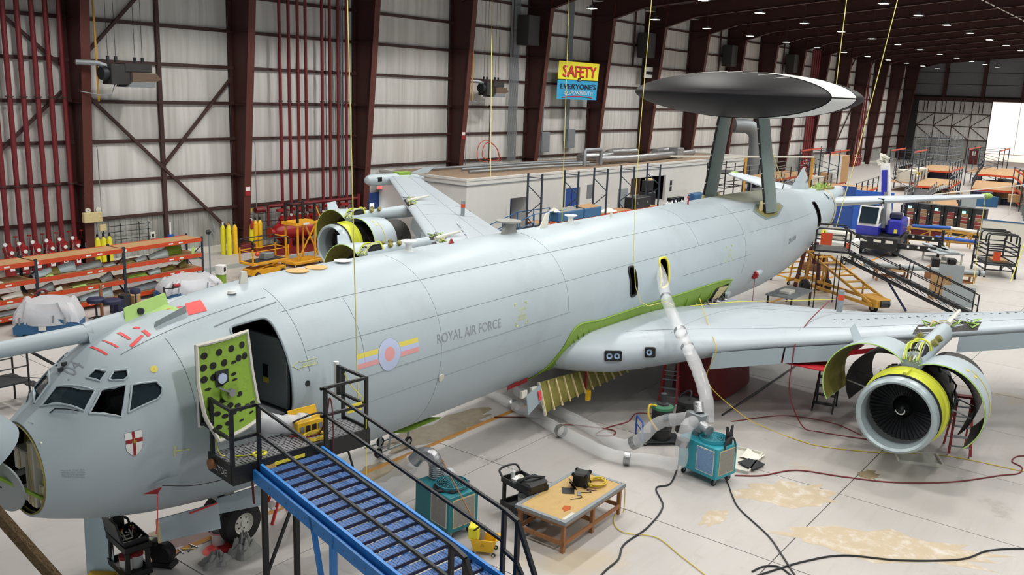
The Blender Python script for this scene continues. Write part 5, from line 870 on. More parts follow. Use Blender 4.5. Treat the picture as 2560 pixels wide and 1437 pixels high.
line('rope', 'yellow rope dropping from the wing to the floor and trailing behind the teal cart', 'rope', [dw(26.0, 3.0, -.55), dw(24.0, 4.3, -.95), dw(23.2, 4.9, -1.3), (23.6, 10.6, 1.2), (24.0, 9.6, .3), (24.2, 8.9, .02), (23.93, 7.91, .02), (23.95, 7.12, .02), (24.6, 5.8, .02), (25.64, 4.38, .02), (25.96, 2.48, .02)], .012, 'cord_yellow')
line('rope', 'yellow rope draped along the near wing root', 'rope', [dw(25.3, 3.0, -.68), dw(26.5, 3.9, -.6), dw(27.6, 5.2, -.52), dw(29.0, 6.4, -.5)], .01, 'rope_yellow')
line('tie_cable', 'straight black cable on the floor in the shade beneath the wing', 'cable', [(24.26, 10.33, .03), (26.5, 10.4, .03), (31.0, 10.56, .03)], .03, 'hose_black')
line('extension_lead', 'thin yellow lead from the wooden table to the bottom of the picture', 'cord', [(16.62, 9.35, .76), (16.72, 9.3, .6), (16.72, 9.3, .02), (16.54, 9.38, .02), (16.09, 9.16, .02), (15.87, 8.77, .02), (16.15, 8.13, .02), (15.8, 7.37, .02), (15.45, 6.65, .02), (15.1, 6.0, .02)], .01, 'cord_yellow')

# ---------------------------------------------------------------- low wooden work table and what lies on it
tb = thing('work_table', 'low wooden work table with taped grey edges and plywood top', 'table', (14.18, 9.22, 0), radians(1))
MB().box(0, 0, .68, 2.48, 1.28, .74).obj('table_top', 'plywood', tb, smooth=False); MB().box(-.01, -.01, .67, 2.49, .08, .748).box(-.01, 1.2, .67, 2.49, 1.29, .748).box(-.01, .08, .67, .08, 1.2, .748).box(2.4, .08, .67, 2.49, 1.2, .748).obj('tape_edge', 'galv', tb, smooth=False)
for x in (.05, 1.2, 2.36):
    for y in (.05, 1.16): MB().box(x, y, 0, x + .08, y + .08, .68).obj('leg', 'wood', tb, smooth=False)
for a, b in (((0.05, .06, .22), (2.42, .06, .22)), ((.05, 1.22, .22), (2.42, 1.22, .22)), ((.06, .06, .22), (.06, 1.22, .22)), ((2.42, .06, .22), (2.42, 1.22, .22)), ((1.24, .06, .3), (1.24, 1.22, .3))): MB().bar(a, b, .04, .09).obj('stretcher', 'wood', tb, smooth=False)
MB().box(.02, .03, .6, 2.46, .07, .67).box(.02, 1.21, .6, 2.46, 1.25, .67).box(.02, .07, .6, .06, 1.21, .67).box(2.42, .07, .6, 2.46, 1.21, .67).obj('apron', 'wood', tb, smooth=False)
MB().prism([(.42, .3, .741), (.5, .42, .741), (.66, .46, .741), (.72, .33, .741), (.58, .25, .741)], (0, 0, .002)).obj('scorch_mark', 'stain_rust', tb, smooth=False); MB().box(.12, .08, .741, .5, .16, .744).obj('masking_tape', 'off_white', tb, smooth=False)
eb = thing('equipment_bag', 'black cube-shaped equipment case on the far end of the wooden table', 'case', (15.95, 10.0, .74), .3); MB().cbox(-.17, -.17, 0, .17, .17, .32, .04).obj('case', 'black', eb); [MB().sph((x, y, z), .05, 5).obj('corner_guard', 'black_gloss', eb) for x in (-.15, .15) for y in (-.15, .15) for z in (.04, .28)]
coil('extension_cable', 'coiled yellow extension cable on the wooden table', 'cable', (16.2, 9.75, .745), .27, 6, 'cord_yellow', .014, seed=8)
tl = thing('tablet_stand', 'black tablet and stand lying on the wooden table', 'tablet', (15.5, 10.05, .74), .6); MB().cbox(-.18, -.14, 0, .12, .14, .012, .003).obj('folder', 'black', tl, smooth=False); MB().prism([(.05, -.2, .0), (.3, -.1, .0), (.3, -.02, .16), (.05, -.12, .16)], (0, .02, 0)).bar((.1, -.16, 0), (.2, -.02, .12), .02).obj('stand', 'black_gloss', tl, smooth=False); MB().cbox(-.25, -.28, 0, -.08, -.2, .03, .006).obj('meter', 'galv', tl, smooth=False)
line('headset_lead', 'thin black lead in loops on the wooden table', 'lead', [(15.15, 9.75, .75), (15.4, 9.62, .75), (15.55, 9.8, .75), (15.75, 9.6, .75), (15.8, 9.75, .75), (15.9, 9.55, .75)], .007, 'hose_black', grp=None)

# ---------------------------------------------------------------- carts, bucket, ladders, drums
def tool_cart(lab, loc, rz, lx=.95, ly=.6, h=.85):
    t = thing('tool_cart', lab, 'cart', loc, rz, 'black plastic tool carts')
    for z in (.18, h - .1): MB().box(0, 0, z, lx, ly, z + .02).box(0, 0, z, .03, ly, z + .12).box(lx - .03, 0, z, lx, ly, z + .12).box(.03, 0, z, lx - .03, .03, z + .12).box(.03, ly - .03, z, lx - .03, ly, z + .12).obj('shelf', 'black', t, smooth=False)
    for x in (.02, lx - .1):
        for y in (.02, ly - .1): MB().cbox(x, y, .18, x + .08, y + .08, h - .05, .015).obj('leg', 'black', t, smooth=False); wheel(t, (x + .04, y + .04, .07), .07, .035, (0, 1, 0))
    MB().tube(bez([(0, .03, h), (-.12, .05, h + .12), (-.14, ly / 2, h + .16), (-.12, ly - .05, h + .12), (0, ly - .03, h)], 5), .025, 8).obj('push_handle', 'black', t)
    return t
c2_ = tool_cart('black tool cart beside the wooden table holding a bag and bottles', (14.85, 11.45, 0), radians(-103))
bg_ = thing('tool_bag', 'black fabric tool bag sagging over the end of the cart by the table', 'bag', loc2(c2_, .72, .3, .79), radians(-100)); MB().cbox(-.24, -.3, 0, .24, .3, .2, .05).obj('body', 'black', bg_); MB().tube(bez([(-.1, -.3, .2), (0, -.1, .27), (.05, .1, .25), (.1, .3, .2)], 4), .03, 6).obj('strap', 'rubber', bg_)
tag(MB().lathe([(0, .001), (0, .05), (.2, .05), (.24, .02), (.3, .018), (.3, .001)], (0, 0, 0), (0, 0, 1), 14).obj('spray_bottle', 'white', loc=loc2(c2_, .12, .25, .77)), 'white squeeze bottle standing on the black cart by the table', 'bottle')
tag(MB().lathe([(0, .06), (.03, .09), (.06, .06), (.03, .035), (0, .06)], (0, 0, .0), (0, 0, 1), 16).obj('tape_roll', 'off_white', loc=loc2(c2_, .14, .45, .77)), 'cream roll of tape on the black cart by the table', 'tape')
tag(MB().prism([(0, 0, 0), (.22, .03, 0), (.24, .16, 0), (.02, .15, 0)], (0, 0, .05)).obj('paper_wipes', 'white', loc=loc2(c2_, .28, .2, .77)), 'white folded wipes on the black cart by the table', 'wipes')
tag(MB().lathe([(0, .14), (.3, .16), (.34, .1), (.34, .001)], (0, 0, 0), (0, 0, 1), 18).obj('white_tub', 'off_white', loc=loc2(c2_, .5, .3, .2)), 'translucent white tub on the lower shelf of the cart by the table', 'tub')
tag(MB().lathe([(0, .11), (.4, .015), (.42, .001)], (0, 0, 0), (0, 0, 1), 16).obj('paper_cone', 'white', loc=loc2(c2_, .3, .78, 0)), 'white paper cone standing against the cart by the table', 'cone')
mp_ = thing('mop_bucket', 'yellow wheeled mop bucket with a wringer and mop beside the stairs', 'mop bucket', (13.2, 10.55, 0), radians(-60))
MB().prism([(-.2, -.14, .08), (.2, -.14, .08), (.2, .14, .08), (-.2, .14, .08)], (0, 0, .01)).obj('base', 'yellow', mp_); bk_ = MB(); bk_.add([(-.2, -.14, .08), (.2, -.14, .08), (.2, .14, .08), (-.2, .14, .08), (-.27, -.19, .36), (.27, -.19, .36), (.27, .19, .36), (-.27, .19, .36), (-.25, -.17, .36), (.25, -.17, .36), (.25, .17, .36), (-.25, .17, .36), (-.18, -.12, .1), (.18, -.12, .1), (.18, .12, .1), (-.18, .12, .1)], [(i, (i + 1) % 4, 4 + (i + 1) % 4, 4 + i) for i in range(4)] + [(4 + i, 4 + (i + 1) % 4, 8 + (i + 1) % 4, 8 + i) for i in range(4)] + [(8 + i, 8 + (i + 1) % 4, 12 + (i + 1) % 4, 12 + i) for i in range(4)] + [(12, 13, 14, 15)]); bk_.obj('tub', 'yellow', mp_, smooth=False)
MB().prism([(.27, -.17, .36), (.27, .17, .36), (.42, .1, .4), (.42, -.1, .4)], (0, 0, .015)).obj('pour_spout', 'yellow', mp_, smooth=False); wr = MB().cbox(-.33, -.16, .34, -.1, .16, .6, .02).obj('wringer', 'yellow_bottle', mp_, smooth=False); MB().bar((-.2, -.15, .55), (-.05, -.4, .78), .03).obj('wringer_lever', 'black', wr); MB().cyl((-.12, .08, .15), (-.12, .08, .58), .1, .13, n=10).obj('mop_head', 'grey_cloth', mp_); MB().cyl((-.15, .05, .5), (-1.1, .75, 1.65), .014, n=6).obj('mop_handle', 'wood', mp_)
MB().tube([(-.02 + .04 * cos(a), -.172, .24 + .045 * sin(a)) for a in (pi / 2, pi / 2 + 2.09, pi / 2 + 4.19, pi / 2)], .004, 4).obj('caution_mark', 'black', mp_)
for x in (-.22, .22):
    for y in (-.17, .17): wheel(mp_, (x, y, .045), .045, .025, (0, 1, 0))
def ladder(lab, loc, rz, h=1.9, w=.5, m='red', n=6, tag_=None):
    t = thing('step_ladder', lab, 'ladder', loc, rz, 'red fibreglass step ladders'); sp = .28 * h
    for y in (-1, 1):
        MB().bar((sp, y * w / 2, 0), (.04, y * w * .33, h), .07, .035).obj('front_rail', m, t, smooth=False); MB().bar((-sp, y * w / 2, 0), (-.04, y * w * .33, h - .05), .05, .03).obj('rear_rail', m, t, smooth=False)
        MB().box(sp - .05, y * w / 2 - .03, 0, sp + .05, y * w / 2 + .03, .05).obj('foot', 'white', t, smooth=False); MB().bar((sp * .5, y * w * .42, h * .5), (-sp * .5, y * w * .42, h * .5), .02).obj('spreader', 'galv', t, smooth=False)
    for k in range(1, n): f = k / n; x = sp * (1 - f) + .04 * f; y = w / 2 * (1 - f) + w * .33 * f; MB().box(x - .06, -y, h * f - .012, x + .04, y, h * f + .012).obj('step', 'galv', t, smooth=False)
    for k in (1, 3): f = k / n; MB().bar((-sp * (1 - f), -w / 2, h * f), (-sp * (1 - f), w / 2, h * f), .025).obj('rear_bar', 'galv', t, smooth=False)
    MB().cbox(-.1, -w * .38, h - .02, .12, w * .38, h + .04, .01).obj('top_cap', m, t, smooth=False); return t
ladder('tall red step ladder standing under the near wing behind the drums', (24.4, 12.2, 0), radians(-160), 1.55, .55, n=6); ladder('red step ladder under the open cowl on the right of the near engine', (26.3, 4.2, 0), radians(200), 1.6, .55, n=6)
sl = thing('folding_step', 'small red and white folding step stool by the nose wheel', 'step stool', (11.35, 14.9, 0), radians(170)); [MB().bar((.28, y, 0), (.02, y * .85, .75), .08, .03).obj('front_rail', 'red_mark', sl, smooth=False) for y in (-.2, .2)]; [MB().bar((-.3, y, 0), (0, y * .85, .72), .05, .03).obj('rear_rail', 'red_mark', sl, smooth=False) for y in (-.2, .2)]; [MB().cbox(x - .12, -.19, z, x + .08, .19, z + .05, .01).obj('step', 'white', sl, smooth=False) for x, z in ((.18, .32), (.02, .72))]; MB().box(.14, -.215, .35, .22, -.212, .6).obj('label', 'tag_yellow', sl, smooth=False)
def drum(lab, loc, top, extra):
    t = thing('steel_drum', lab, 'drum', loc, 0, 'black drums under the wing'); MB().lathe([(0, .001), (0, .28), (.28, .285), (.3, .3), (.32, .285), (.58, .285), (.6, .3), (.62, .285), (.86, .285), (.88, .29), (.88, .001)], (0, 0, 0), (0, 0, 1), 28).obj('body', 'black', t)
    MB().lathe([(0, .3), (.07, .29), (.12, .2), (.12, .001)], (0, 0, .86), (0, 0, 1), 28).obj('lid', top, t); return t
d1_ = drum('black drum with a green shoulder and vacuum motor on a blue hand truck', (21.15, 10.75, .12), 'green', 1); MB().lathe([(0, .18), (.05, .18), (.08, .1), (.1, .09), (.32, .09), (.34, .06), (.34, .001)], (0, 0, .97), (0, 0, 1), 20).obj('vacuum_motor', 'dark_steel', d1_); MB().lathe([(0, .2), (.03, .2), (.04, .15)], (0, 0, .96), (0, 0, 1), 20).obj('clamp_ring', 'steel', d1_); MB().tube(bez([(-.2, .1, .96), (-.4, .2, 1.0), (-.48, .15, .7), (-.35, -.05, .35)], 6), .03, 8).obj('suction_hose', 'cord_yellow', d1_); MATS['green_lid'] = MATS['green']
mat('drum_green', '#2e6e4c', .5, var=.1); [setattr(c.data.materials, 'x', 0) if False else c.data.materials.__setitem__(0, MATS['drum_green']) for c in d1_.children if c.name.startswith('lid')]
d2_ = drum('black lidded drum with a hose on top just behind the green-topped one', (22.35, 10.6, 0), 'rubber', 0); MB().tube(bez([(-.1, -.1, .98), (0, -.1, 1.2), (.15, .1, 1.15), (.1, .3, .9), (.1, .36, .4)], 6), .03, 8).obj('hose', 'hose_black', d2_); MB().box(-.18, -.3, .62, -.02, -.285, .72).obj('label', 'off_white', d2_, smooth=False)
ht = thing('hand_truck', 'blue-railed platform truck under the green-topped drum', 'hand truck', (20.72, 11.2, 0), radians(-45)); MB().cbox(0, -.35, .1, 1.15, .35, .12, .005).obj('platform', 'dark_steel', ht, smooth=False); MB().tube([(0, -.33, .1), (0, -.33, .62), (0, -.28, .66), (0, .28, .66), (0, .33, .62), (0, .33, .1)], .025, 8).tube([(0, -.33, .42), (0, .33, .42)], .018, 6).obj('rail', 'blue', ht); [wheel(ht, (x, y, .06), .06, .04, (0, 1, 0)) for x in (.12, 1.0) for y in (-.28, .28)]
def tray(lab, loc, rz, lx, ly):
    t = thing('drip_tray', lab, 'tray', loc, rz, 'drip trays on the floor'); MB().box(0, 0, .0, lx, ly, .012).obj('base', 'off_white', t, smooth=False); MB().bar((0, 0, .04), (lx, 0, .04), .04, .08).bar((0, ly, .04), (lx, ly, .04), .04, .08).bar((0, 0, .04), (0, ly, .04), .04, .08).bar((lx, 0, .04), (lx, ly, .04), .04, .08).obj('rim', 'off_white', t, smooth=False); return t
t1 = tray('white drip tray under the right side of the near engine', (25.5, 4.55, 0), radians(115), 1.1, .8); t2 = tray('white drip tray of rags and dark matting beside the teal cart', (20.75, 8.0, 0), radians(8), 1.5, .85)
tag(MB().prism([(0, 0, 0), (.55, -.1, 0), (.75, .35, 0), (.2, .5, 0)], (0, 0, .03)).obj('mat_sheet', 'dark_steel', loc=(20.95, 7.95, .05)), 'dark rubber matting in the drip tray beside the teal cart', 'mat'); tag(MB().grid(lambda u, v: (.6 * u, .5 * v, .06 * sin(5 * u) * sin(4 * v) + .02), 8, 8).obj('rag', 'rag', loc=(21.55, 8.1, .05)), 'white stained rag in the drip tray beside the teal cart', 'rag')
tag(MB().grid(lambda u, v: (.5 * u, .4 * v, .03 * sin(5 * u) + .02), 6, 6).obj('rag', 'rag', loc=(25.2, 4.95, .02)), 'white rag lying in the drip tray under the near engine', 'rag')
bu = thing('bucket', 'white bucket with pink stains by the nose wheel', 'bucket', (9.8, 14.88, 0)); MB().lathe([(0, .001), (0, .12), (.3, .15), (.3, .14), (.02, .11)], (0, 0, 0), (0, 0, 1), 24).obj('pail', 'white', bu); MB().lathe([(.27, .155), (.3, .158), (.31, .15)], (0, 0, 0), (0, 0, 1), 24).obj('rim', 'round_red', bu)
tag(MB().grid(lambda u, v: (.34 * cos(2 * pi * u) * v, .26 * sin(2 * pi * u) * v, .04 * abs(sin(7 * u + 3 * v)) * (1 - v) + .005), 20, 5, cu=True).obj('wet_cloth', 'red_mark', loc=(9.68, 14.72, .0)), 'red stained cloth crumpled beside the white bucket', 'cloth')
def crumple(lab, loc, sx, sy, h, m, seed, nm='tarp'):
    r_ = random.Random(seed); ph = [r_.random() * 6 for _ in range(8)]
    def f(u, v): a = 2 * pi * u; q = v; e = .75 + .3 * sin(3 * a + ph[0]) * sin(2 * a + ph[1]); z = h * (1 - q ** 1.6) * (.55 + .45 * abs(sin(4 * a + ph[2] + 3 * q)) * abs(sin(9 * q + ph[3] + 2 * a))); return (sx * q * e * cos(a), sy * q * e * sin(a), max(.004, z))
    return tag(MB().grid(f, 40, 14, cu=True).obj(nm, m, loc=loc, ang=18), lab, 'tarp')
crumple('crumpled grey foil tarp on the floor below the nose wheel', (9.35, 14.28, 0), .42, .32, .3, 'grey_cloth', 3); crumple('larger folded grey foil tarp slumped against the nose wheel', (9.95, 14.25, 0), .45, .34, .5, 'grey_cloth', 8)
# case cart at the bottom left
c1_ = tool_cart('black tool cart under the nose carrying an open black tool case', (7.78, 15.55, 0), radians(-97), .9, .5, .82)
tc = thing('tool_case', 'open black hard case full of tools on the cart under the nose', 'tool case', loc2(c1_, .48, .25, .78), radians(-97)); MB().box(-.36, -.23, 0, .36, .23, .02).box(-.36, -.23, 0, -.34, .23, .16).box(.34, -.23, 0, .36, .23, .16).box(-.34, -.23, 0, .34, -.21, .16).box(-.34, .21, 0, .34, .23, .16).obj('case_base', 'black', tc, smooth=False); ldc = MB().prism([(-.36, -.24, .15), (.36, -.24, .15), (.36, -.34, .58), (-.36, -.34, .58)], (0, -.04, -.01)).obj('case_lid', 'black', tc, smooth=False); MB().prism([(-.26, -.238, .2), (.26, -.238, .2), (.26, -.315, .52), (-.26, -.315, .52)], (0, .004, 0)).obj('lid_pocket', 'grey_panel', ldc, smooth=False); MB().box(-.34, .215, .12, .34, .236, .14).obj('red_trim', 'red', tc, smooth=False)
rn = random.Random(11)
for k in range(22): x, y = -.3 + .6 * rn.random(), -.17 + .32 * rn.random(); a = rn.random() * 6; l_ = .06 + .08 * rn.random(); MB().bar((x - l_ * cos(a), y - l_ * sin(a) * .5, .1), (x + l_ * cos(a), y + l_ * sin(a) * .5, .15 + .05 * rn.random()), .02).obj('tool', ('steel', 'rag', 'red', 'cord_yellow', 'off_white')[k % 5], tc, smooth=False)
hp = thing('handheld_unit', 'black and green handheld unit on the corner of the open tool case', 'device', loc2(c1_, .15, .12, .8), 0); MB().tube(bez([(0, 0, .4), (.05, .05, .5), (.15, .08, .5), (.18, .08, .4)], 5), .02, 6).obj('grip', 'black', hp); MB().cbox(-.02, -.02, 0, .2, .12, .4, .02).obj('body', 'black', hp)
for y, m in ((.16, 'rag'), (.36, 'white')): b_ = thing('paint_tin', 'white pail with a red lid on the lower shelf under the tool case, %s' % ('left' if y < .2 else 'right'), 'pail', loc2(c1_, .5, y, .2)); MB().lathe([(0, .001), (0, .11), (.26, .12), (.26, .001)], (0, 0, 0), (0, 0, 1), 18).obj('pail', m, b_); MB().lathe([(.25, .13), (.31, .13), (.32, .001)], (0, 0, 0), (0, 0, 1), 18).obj('lid', 'red', b_)
bl2 = thing('black_blower', 'black portable blower on the floor beside the tool cart', 'blower', (8.62, 15.0, 0), .5); MB().lathe([(-.12, .001), (-.12, .2), (-.08, .24), (.08, .24), (.12, .2), (.12, .001)], (0, 0, .25), (1, 0, 0), 22).obj('housing', 'black', bl2); MB().cbox(-.12, .05, .3, .12, .38, .52, .03).obj('outlet', 'black', bl2); MB().box(-.1, .2, .5, .06, .34, .524).obj('label', 'grey_panel', bl2, smooth=False); MB().box(-.05, .21, .523, .02, .27, .526).obj('green_mark', 'lime', bl2, smooth=False); MB().prism([(-.14, -.25, 0), (-.14, .3, 0), (-.14, .2, .1), (-.14, -.2, .1)], (.28, 0, 0)).obj('base', 'black', bl2, smooth=False)
rn = random.Random(21)
for k in range(5): a = rn.random() * 3; x, y = 9.0 + .1 * k + .1 * rn.random(), 15.1 + .12 * rn.random(); tag(MB().bar((x - .12 * cos(a), y - .12 * sin(a), .012), (x + .12 * cos(a), y + .12 * sin(a), .02), .025, .015).obj('hand_tool', ('black', 'steel', 'cord_yellow')[k % 3], smooth=False), 'small hand tool on the orange floor line ahead of the nose wheel', 'tool', 'hand tools on the floor line')
hp2 = thing('curved_panel', 'pale blue curved panel leaning on yellow foam under the nose', 'panel', (7.62, 15.5, 0)); wv_ = V((.607, -.794, 0)); bv_ = V((.794, .607, 0))
MB().grid(lambda u, v: wv_ * (.56 * (u - .5) * (1 - .15 * v) - .2 * v) + bv_ * (.35 * v + .1 * sin(pi * u)) + V((0, 0, .03 + 1.22 * v)), 10, 10).obj('skin', 'pale_panel', hp2)
MB().prism([wv_ * -.2 + V((0, 0, 0)), wv_ * .3, wv_ * .3 + V((0, 0, .1)), wv_ * -.2 + V((0, 0, .1))], bv_ * -.2).obj('foam_block', 'yellow', hp2, smooth=False); MB().prism([wv_ * .1 + bv_ * .2 + V((0, 0, .75)), wv_ * .2 + bv_ * .2 + V((0, 0, .75)), wv_ * .17 + bv_ * .28 + V((0, 0, 1.02)), wv_ * .07 + bv_ * .28 + V((0, 0, 1.02))], bv_ * -.06).obj('foam_pad', 'tag_yellow', hp2, smooth=False)
tw = thing('wheeled_trestle', 'grey wheeled trestle standing behind the nose gear under the fuselage', 'trestle', (15.1, 15.68, 0)); MB().bar((0, 0, .12), (1.1, 0, .12), .04).bar((0, 0, .12), (.2, 0, .95), .04).bar((1.1, 0, .12), (1.1, 0, .95), .04).bar((.35, 0, .12), (.55, 0, .95), .04).bar((0, .5, .12), (1.1, .5, .12), .04).bar((1.1, 0, .12), (1.1, .5, .12), .04).obj('frame', 'grey_panel', tw, smooth=False); wheel(tw, (0, 0, .13), .13, .06, (0, 1, 0)); wheel(tw, (1.1, 0, .13), .13, .06, (0, 1, 0)); wheel(tw, (.55, .5, .13), .13, .06, (0, 1, 0))
# access stand at the left edge beyond the nose
ls_ = thing('access_stand', 'black tubular access stand beyond the nose at the left edge', 'stand', (9.6, 26.1, 0)); MB().box(0, -.5, .75, 1.3, .5, .8).obj('deck', 'dark_steel', ls_, smooth=False)
for x, y in ((0, -.5), (1.3, -.5), (0, .5), (1.3, .5)): MB().cyl((x, y, 0), (x, y, 1.75), .03, n=8).obj('post', 'black', ls_)
for y in (-.5, .5): MB().tube([(0, y, 1.7), (.05, y, 1.78), (1.25, y, 1.78), (1.3, y, 1.7)], .03, 8).tube([(0, y, 1.25), (1.3, y, 1.25)], .02, 6).obj('handrail', 'black', ls_)
for k in range(4): MB().box(1.3 + .28 * k, -.45, .6 - .18 * k, 1.55 + .28 * k, .45, .63 - .18 * k).obj('step', 'dark_steel', ls_, smooth=False)
[MB().tube([(1.3, y, 1.75), (2.5, y, .75), (2.5, y, 0)], .025, 8).obj('stair_rail', 'black', ls_) for y in (-.5, .5)]
line('rope', 'thin black line stretched from the stand toward the nose', 'rope', [(9.6, 25.8, 1.2), (10.5, 22.5, 1.6), (9.0, 17.2, 2.6)], .012, 'hose_black')
# black step unit under the far side of the near engine
bs = thing('maintenance_step', 'small black maintenance steps behind the left cowl of the near engine', 'steps', (27.6, 8.3, 0), radians(190)); [MB().box(.22 * k, -.3, .25 + .22 * (3 - k), .22 * k + .22, .3, .28 + .22 * (3 - k)).obj('tread', 'black', bs, smooth=False) for k in range(4)]; [MB().bar((.9, y, 0), (0, y, 1.1), .05).bar((0, y, 0), (0, y, 1.9), .05).obj('side_frame', 'black', bs, smooth=False) for y in (-.3, .3)]
# wire rope close to the camera
def cray(x, y, d): v = fw + r2 * ((x - 1280) / 2223.5) - u2 * ((y - 718.5) / 2223.5); return V((0, 0, 9.4)) + v * d
line('wire_rope', 'brown twisted wire rope crossing the bottom left corner close by', 'rope', [cray(-260, 990, 1.5), cray(0, 1290, 1.42), cray(130, 1437, 1.38), cray(520, 1880, 1.25)], .0115, 'brown_rope')
# ================================================================ BACKGROUND, LEFT: sprinkler risers, racks, bottles, lifts
def riser(lab, x, y, tall, grp, sm=1.):
    t = thing('sprinkler_riser', lab, 'pipe', (x, y, 0), 0, grp)
    MB().cyl((0, 0, 1.7), (0, 0, tall), .115 * sm, n=14).obj('pipe', 'red_pipe', t)
    for z in (4.3, 8.3): MB().cyl((0, 0, z), (0, 0, z + .06), .17 * sm, n=14).obj('pipe_collar', 'girt', t)
    v = MB().lathe([(0, .13), (.1, .13), (.12, .2), (.3, .22), (.7, .22), (.75, .27), (.9, .27), (.95, .2), (1.3, .2), (1.35, .25), (1.55, .25), (1.6, .14), (1.75, .12)], (0, 0, 0), (0, 0, 1), 20).obj('valve_body', 'red', t)
    for x_, z_ in ((-.24, 1.75), (.02, 1.35)): MB().cyl((x_, -.25, z_), (x_, -.3, z_), .085, n=14).obj('pressure_gauge', 'white', v)
    MB().box(-.1, -.27, .5, .1, -.25, .85).obj('sign', 'white', v, smooth=False); MB().box(-.06, -.275, .62, .06, -.27, .72).obj('sign_mark', 'red', v, smooth=False)
    MB().tube([(.2, -.2, 1.1), (.38, -.25, 1.1), (.38, -.25, 1.45)], .022, 6).tube([(.2, -.2, .35), (.55, -.25, .35), (.55, -.25, .2)], .022, 6).tube([(-.25, -.25, 1.75), (-.15, -.2, 1.2), (.1, -.25, 1.05)], .015, 6).obj('trim_pipe', 'galv', v)
    MB().cyl((.5, .1, 1.0), (.56, .1, 1.0), .28, n=18).obj('gong', 'dark_steel', v); MB().cyl((.35, 0, 2.0), (.35, 0, 2.05), .1, n=10).cyl((.35, 0, 1.6), (.35, 0, 2.0), .015, n=5).obj('hand_wheel', 'red', v)
    return t
for i, x in enumerate([17.1, 17.71, 18.31, 18.91, 19.54, 20.15, 20.77][1:]): riser('thick dark red sprinkler riser left of column B5, %s from the left edge' % ORD[i], x, 42.55, 17, 'risers left of column B5')
for i, x in enumerate([33.14, 33.78, 34.43, 35.0, 36.23, 36.83, 37.48, 38.14]): riser('slim dark red sprinkler riser right of column B6, %s from the left' % ORD[i], x, 42.55, 17, 'risers right of column B6', .8)
for i in range(8): riser('dark red sprinkler riser in the far bank before the end wall, %s from the left' % ORD[i], 139.5 + .55 * i, 42.3, 16, 'far bank of risers', 1.2) if i % 2 == 0 else None
for i in range(4): riser('dark red sprinkler riser in the bank behind the rotodome tip, %s from the left' % ORD[i], 118.2 + .8 * i, 42.4, 16, 'bank of risers behind the rotodome', 1.2)
tk = thing('red_tank', 'long horizontal red tank on stub legs by the wall', 'tank', (31.6, 41.4, 0)); MB().lathe([(-.3, .001), (-.3, .28), (-.22, .28), (-.2, .18), (0, .18), (.1, .36), (.3, .46), (4.2, .46), (4.4, .36), (4.5, .1)], (0, 0, 1.0), (1, 0, 0), 26).obj('vessel', 'tank_red', tk)
for x in (1.0, 3.3): MB().cyl((x, 0, 0), (x, 0, .7), .24, n=16).cyl((x, 0, 0), (x, 0, .05), .34, n=16).obj('leg', 'tank_red', tk)
for x in (.7, 1.8, 2.9): MB().cyl((x, 0, 1.4), (x, 0, 1.9), .2, n=14).cyl((x, 0, 1.72), (x, 0, 1.8), .3, n=14).obj('nozzle', 'tank_red', tk)
pm = thing('red_manifold', 'red pipe manifold with valves above the horizontal tank', 'pipe', (32.0, 42.4, 0)); MB().cyl((0, 0, 2.35), (7, 0, 2.35), .1, n=10).cyl((-.9, 0, 2.2), (-.3, 0, 2.2), .17, n=12).cyl((0, 0, 1.2), (0, 0, 2.35), .08, n=8).cyl((7, 0, .4), (7, 0, 2.6), .12, n=10).obj('header', 'red_pipe', pm)
for k in range(5): MB().bar((.4 + 1.2 * k, -.3, 2.1), (1.0 + 1.2 * k, -.3, 2.1), .2, .16).obj('actuator', 'red', pm, smooth=False); MB().cyl((.7 + 1.2 * k, -.3, 1.2), (.7 + 1.2 * k, -.1, 1.2), .25, n=12).obj('butterfly_valve', 'red', pm)
def bottle(lab, x, y, m, cap, grp, h=1.65): 
    t = thing('gas_bottle', lab, 'gas bottle', (x, y, 0), 0, grp); MB().lathe([(0, .001), (0, .135), (h * .88, .135), (h * .95, .09), (h, .04), (h, .001)], (0, 0, 0), (0, 0, 1), 18).obj('cylinder', m, t); MB().cyl((0, 0, h), (0, 0, h + .14), .05, n=10).obj('cap', cap, t); MB().lathe([(h * .62, .123), (h * .64, .123)], (0, 0, 0), (0, 0, 1), 18).obj('chain', 'dark_steel', t); return t
for k, (x, y, m, c) in enumerate(((28.62, 41.95, 'yellow_bottle', 'white'), (28.78, 41.65, 'yellow_bottle', 'gold_yellow'), (29.0, 41.95, 'yellow_bottle', 'black'), (29.22, 41.72, 'yellow', 'black'))): bottle(('yellow gas bottle with white cap at the left of column B6', 'yellow gas bottle with tan cap, foremost by column B6', 'yellow gas bottle with dark cap behind the tan-capped one', 'amber gas bottle against the left of column B6')[k], x, y, m, c, 'gas bottles left of column B6')
for k, x in enumerate((30.75, 31.05, 31.35)): bottle('yellow gas bottle right of column B6, %s from the column' % ORD[k], x, 42.35, 'yellow_bottle' if k == 0 else 'yellow', 'black', 'gas bottles right of column B6')
for k, x in enumerate((21.75, 22.05, 22.35)): bottle('yellow gas bottle behind the racks, %s from the left' % ORD[k], x, 42.3, 'yellow_bottle', 'black', 'gas bottles behind the racks')
tag(MB().cbox(29.5, 41.6, 0, 30.5, 42.2, .45, .02).obj('red_plinth', 'red_dark', smooth=False), 'low red plinth round the foot of column B6', 'plinth')
fe = thing('fire_extinguisher', 'red fire extinguisher hung on column B6', 'extinguisher', (30.7, 42.2, 1.2)); MB().lathe([(0, .001), (0, .09), (.4, .09), (.48, .04), (.48, .001)], (0, 0, 0), (0, 0, 1), 14).obj('body', 'red', fe); MB().cyl((0, 0, .48), (0, 0, .58), .03).bar((0, 0, .56), (-.12, -.05, .6), .03).obj('valve', 'white', fe)
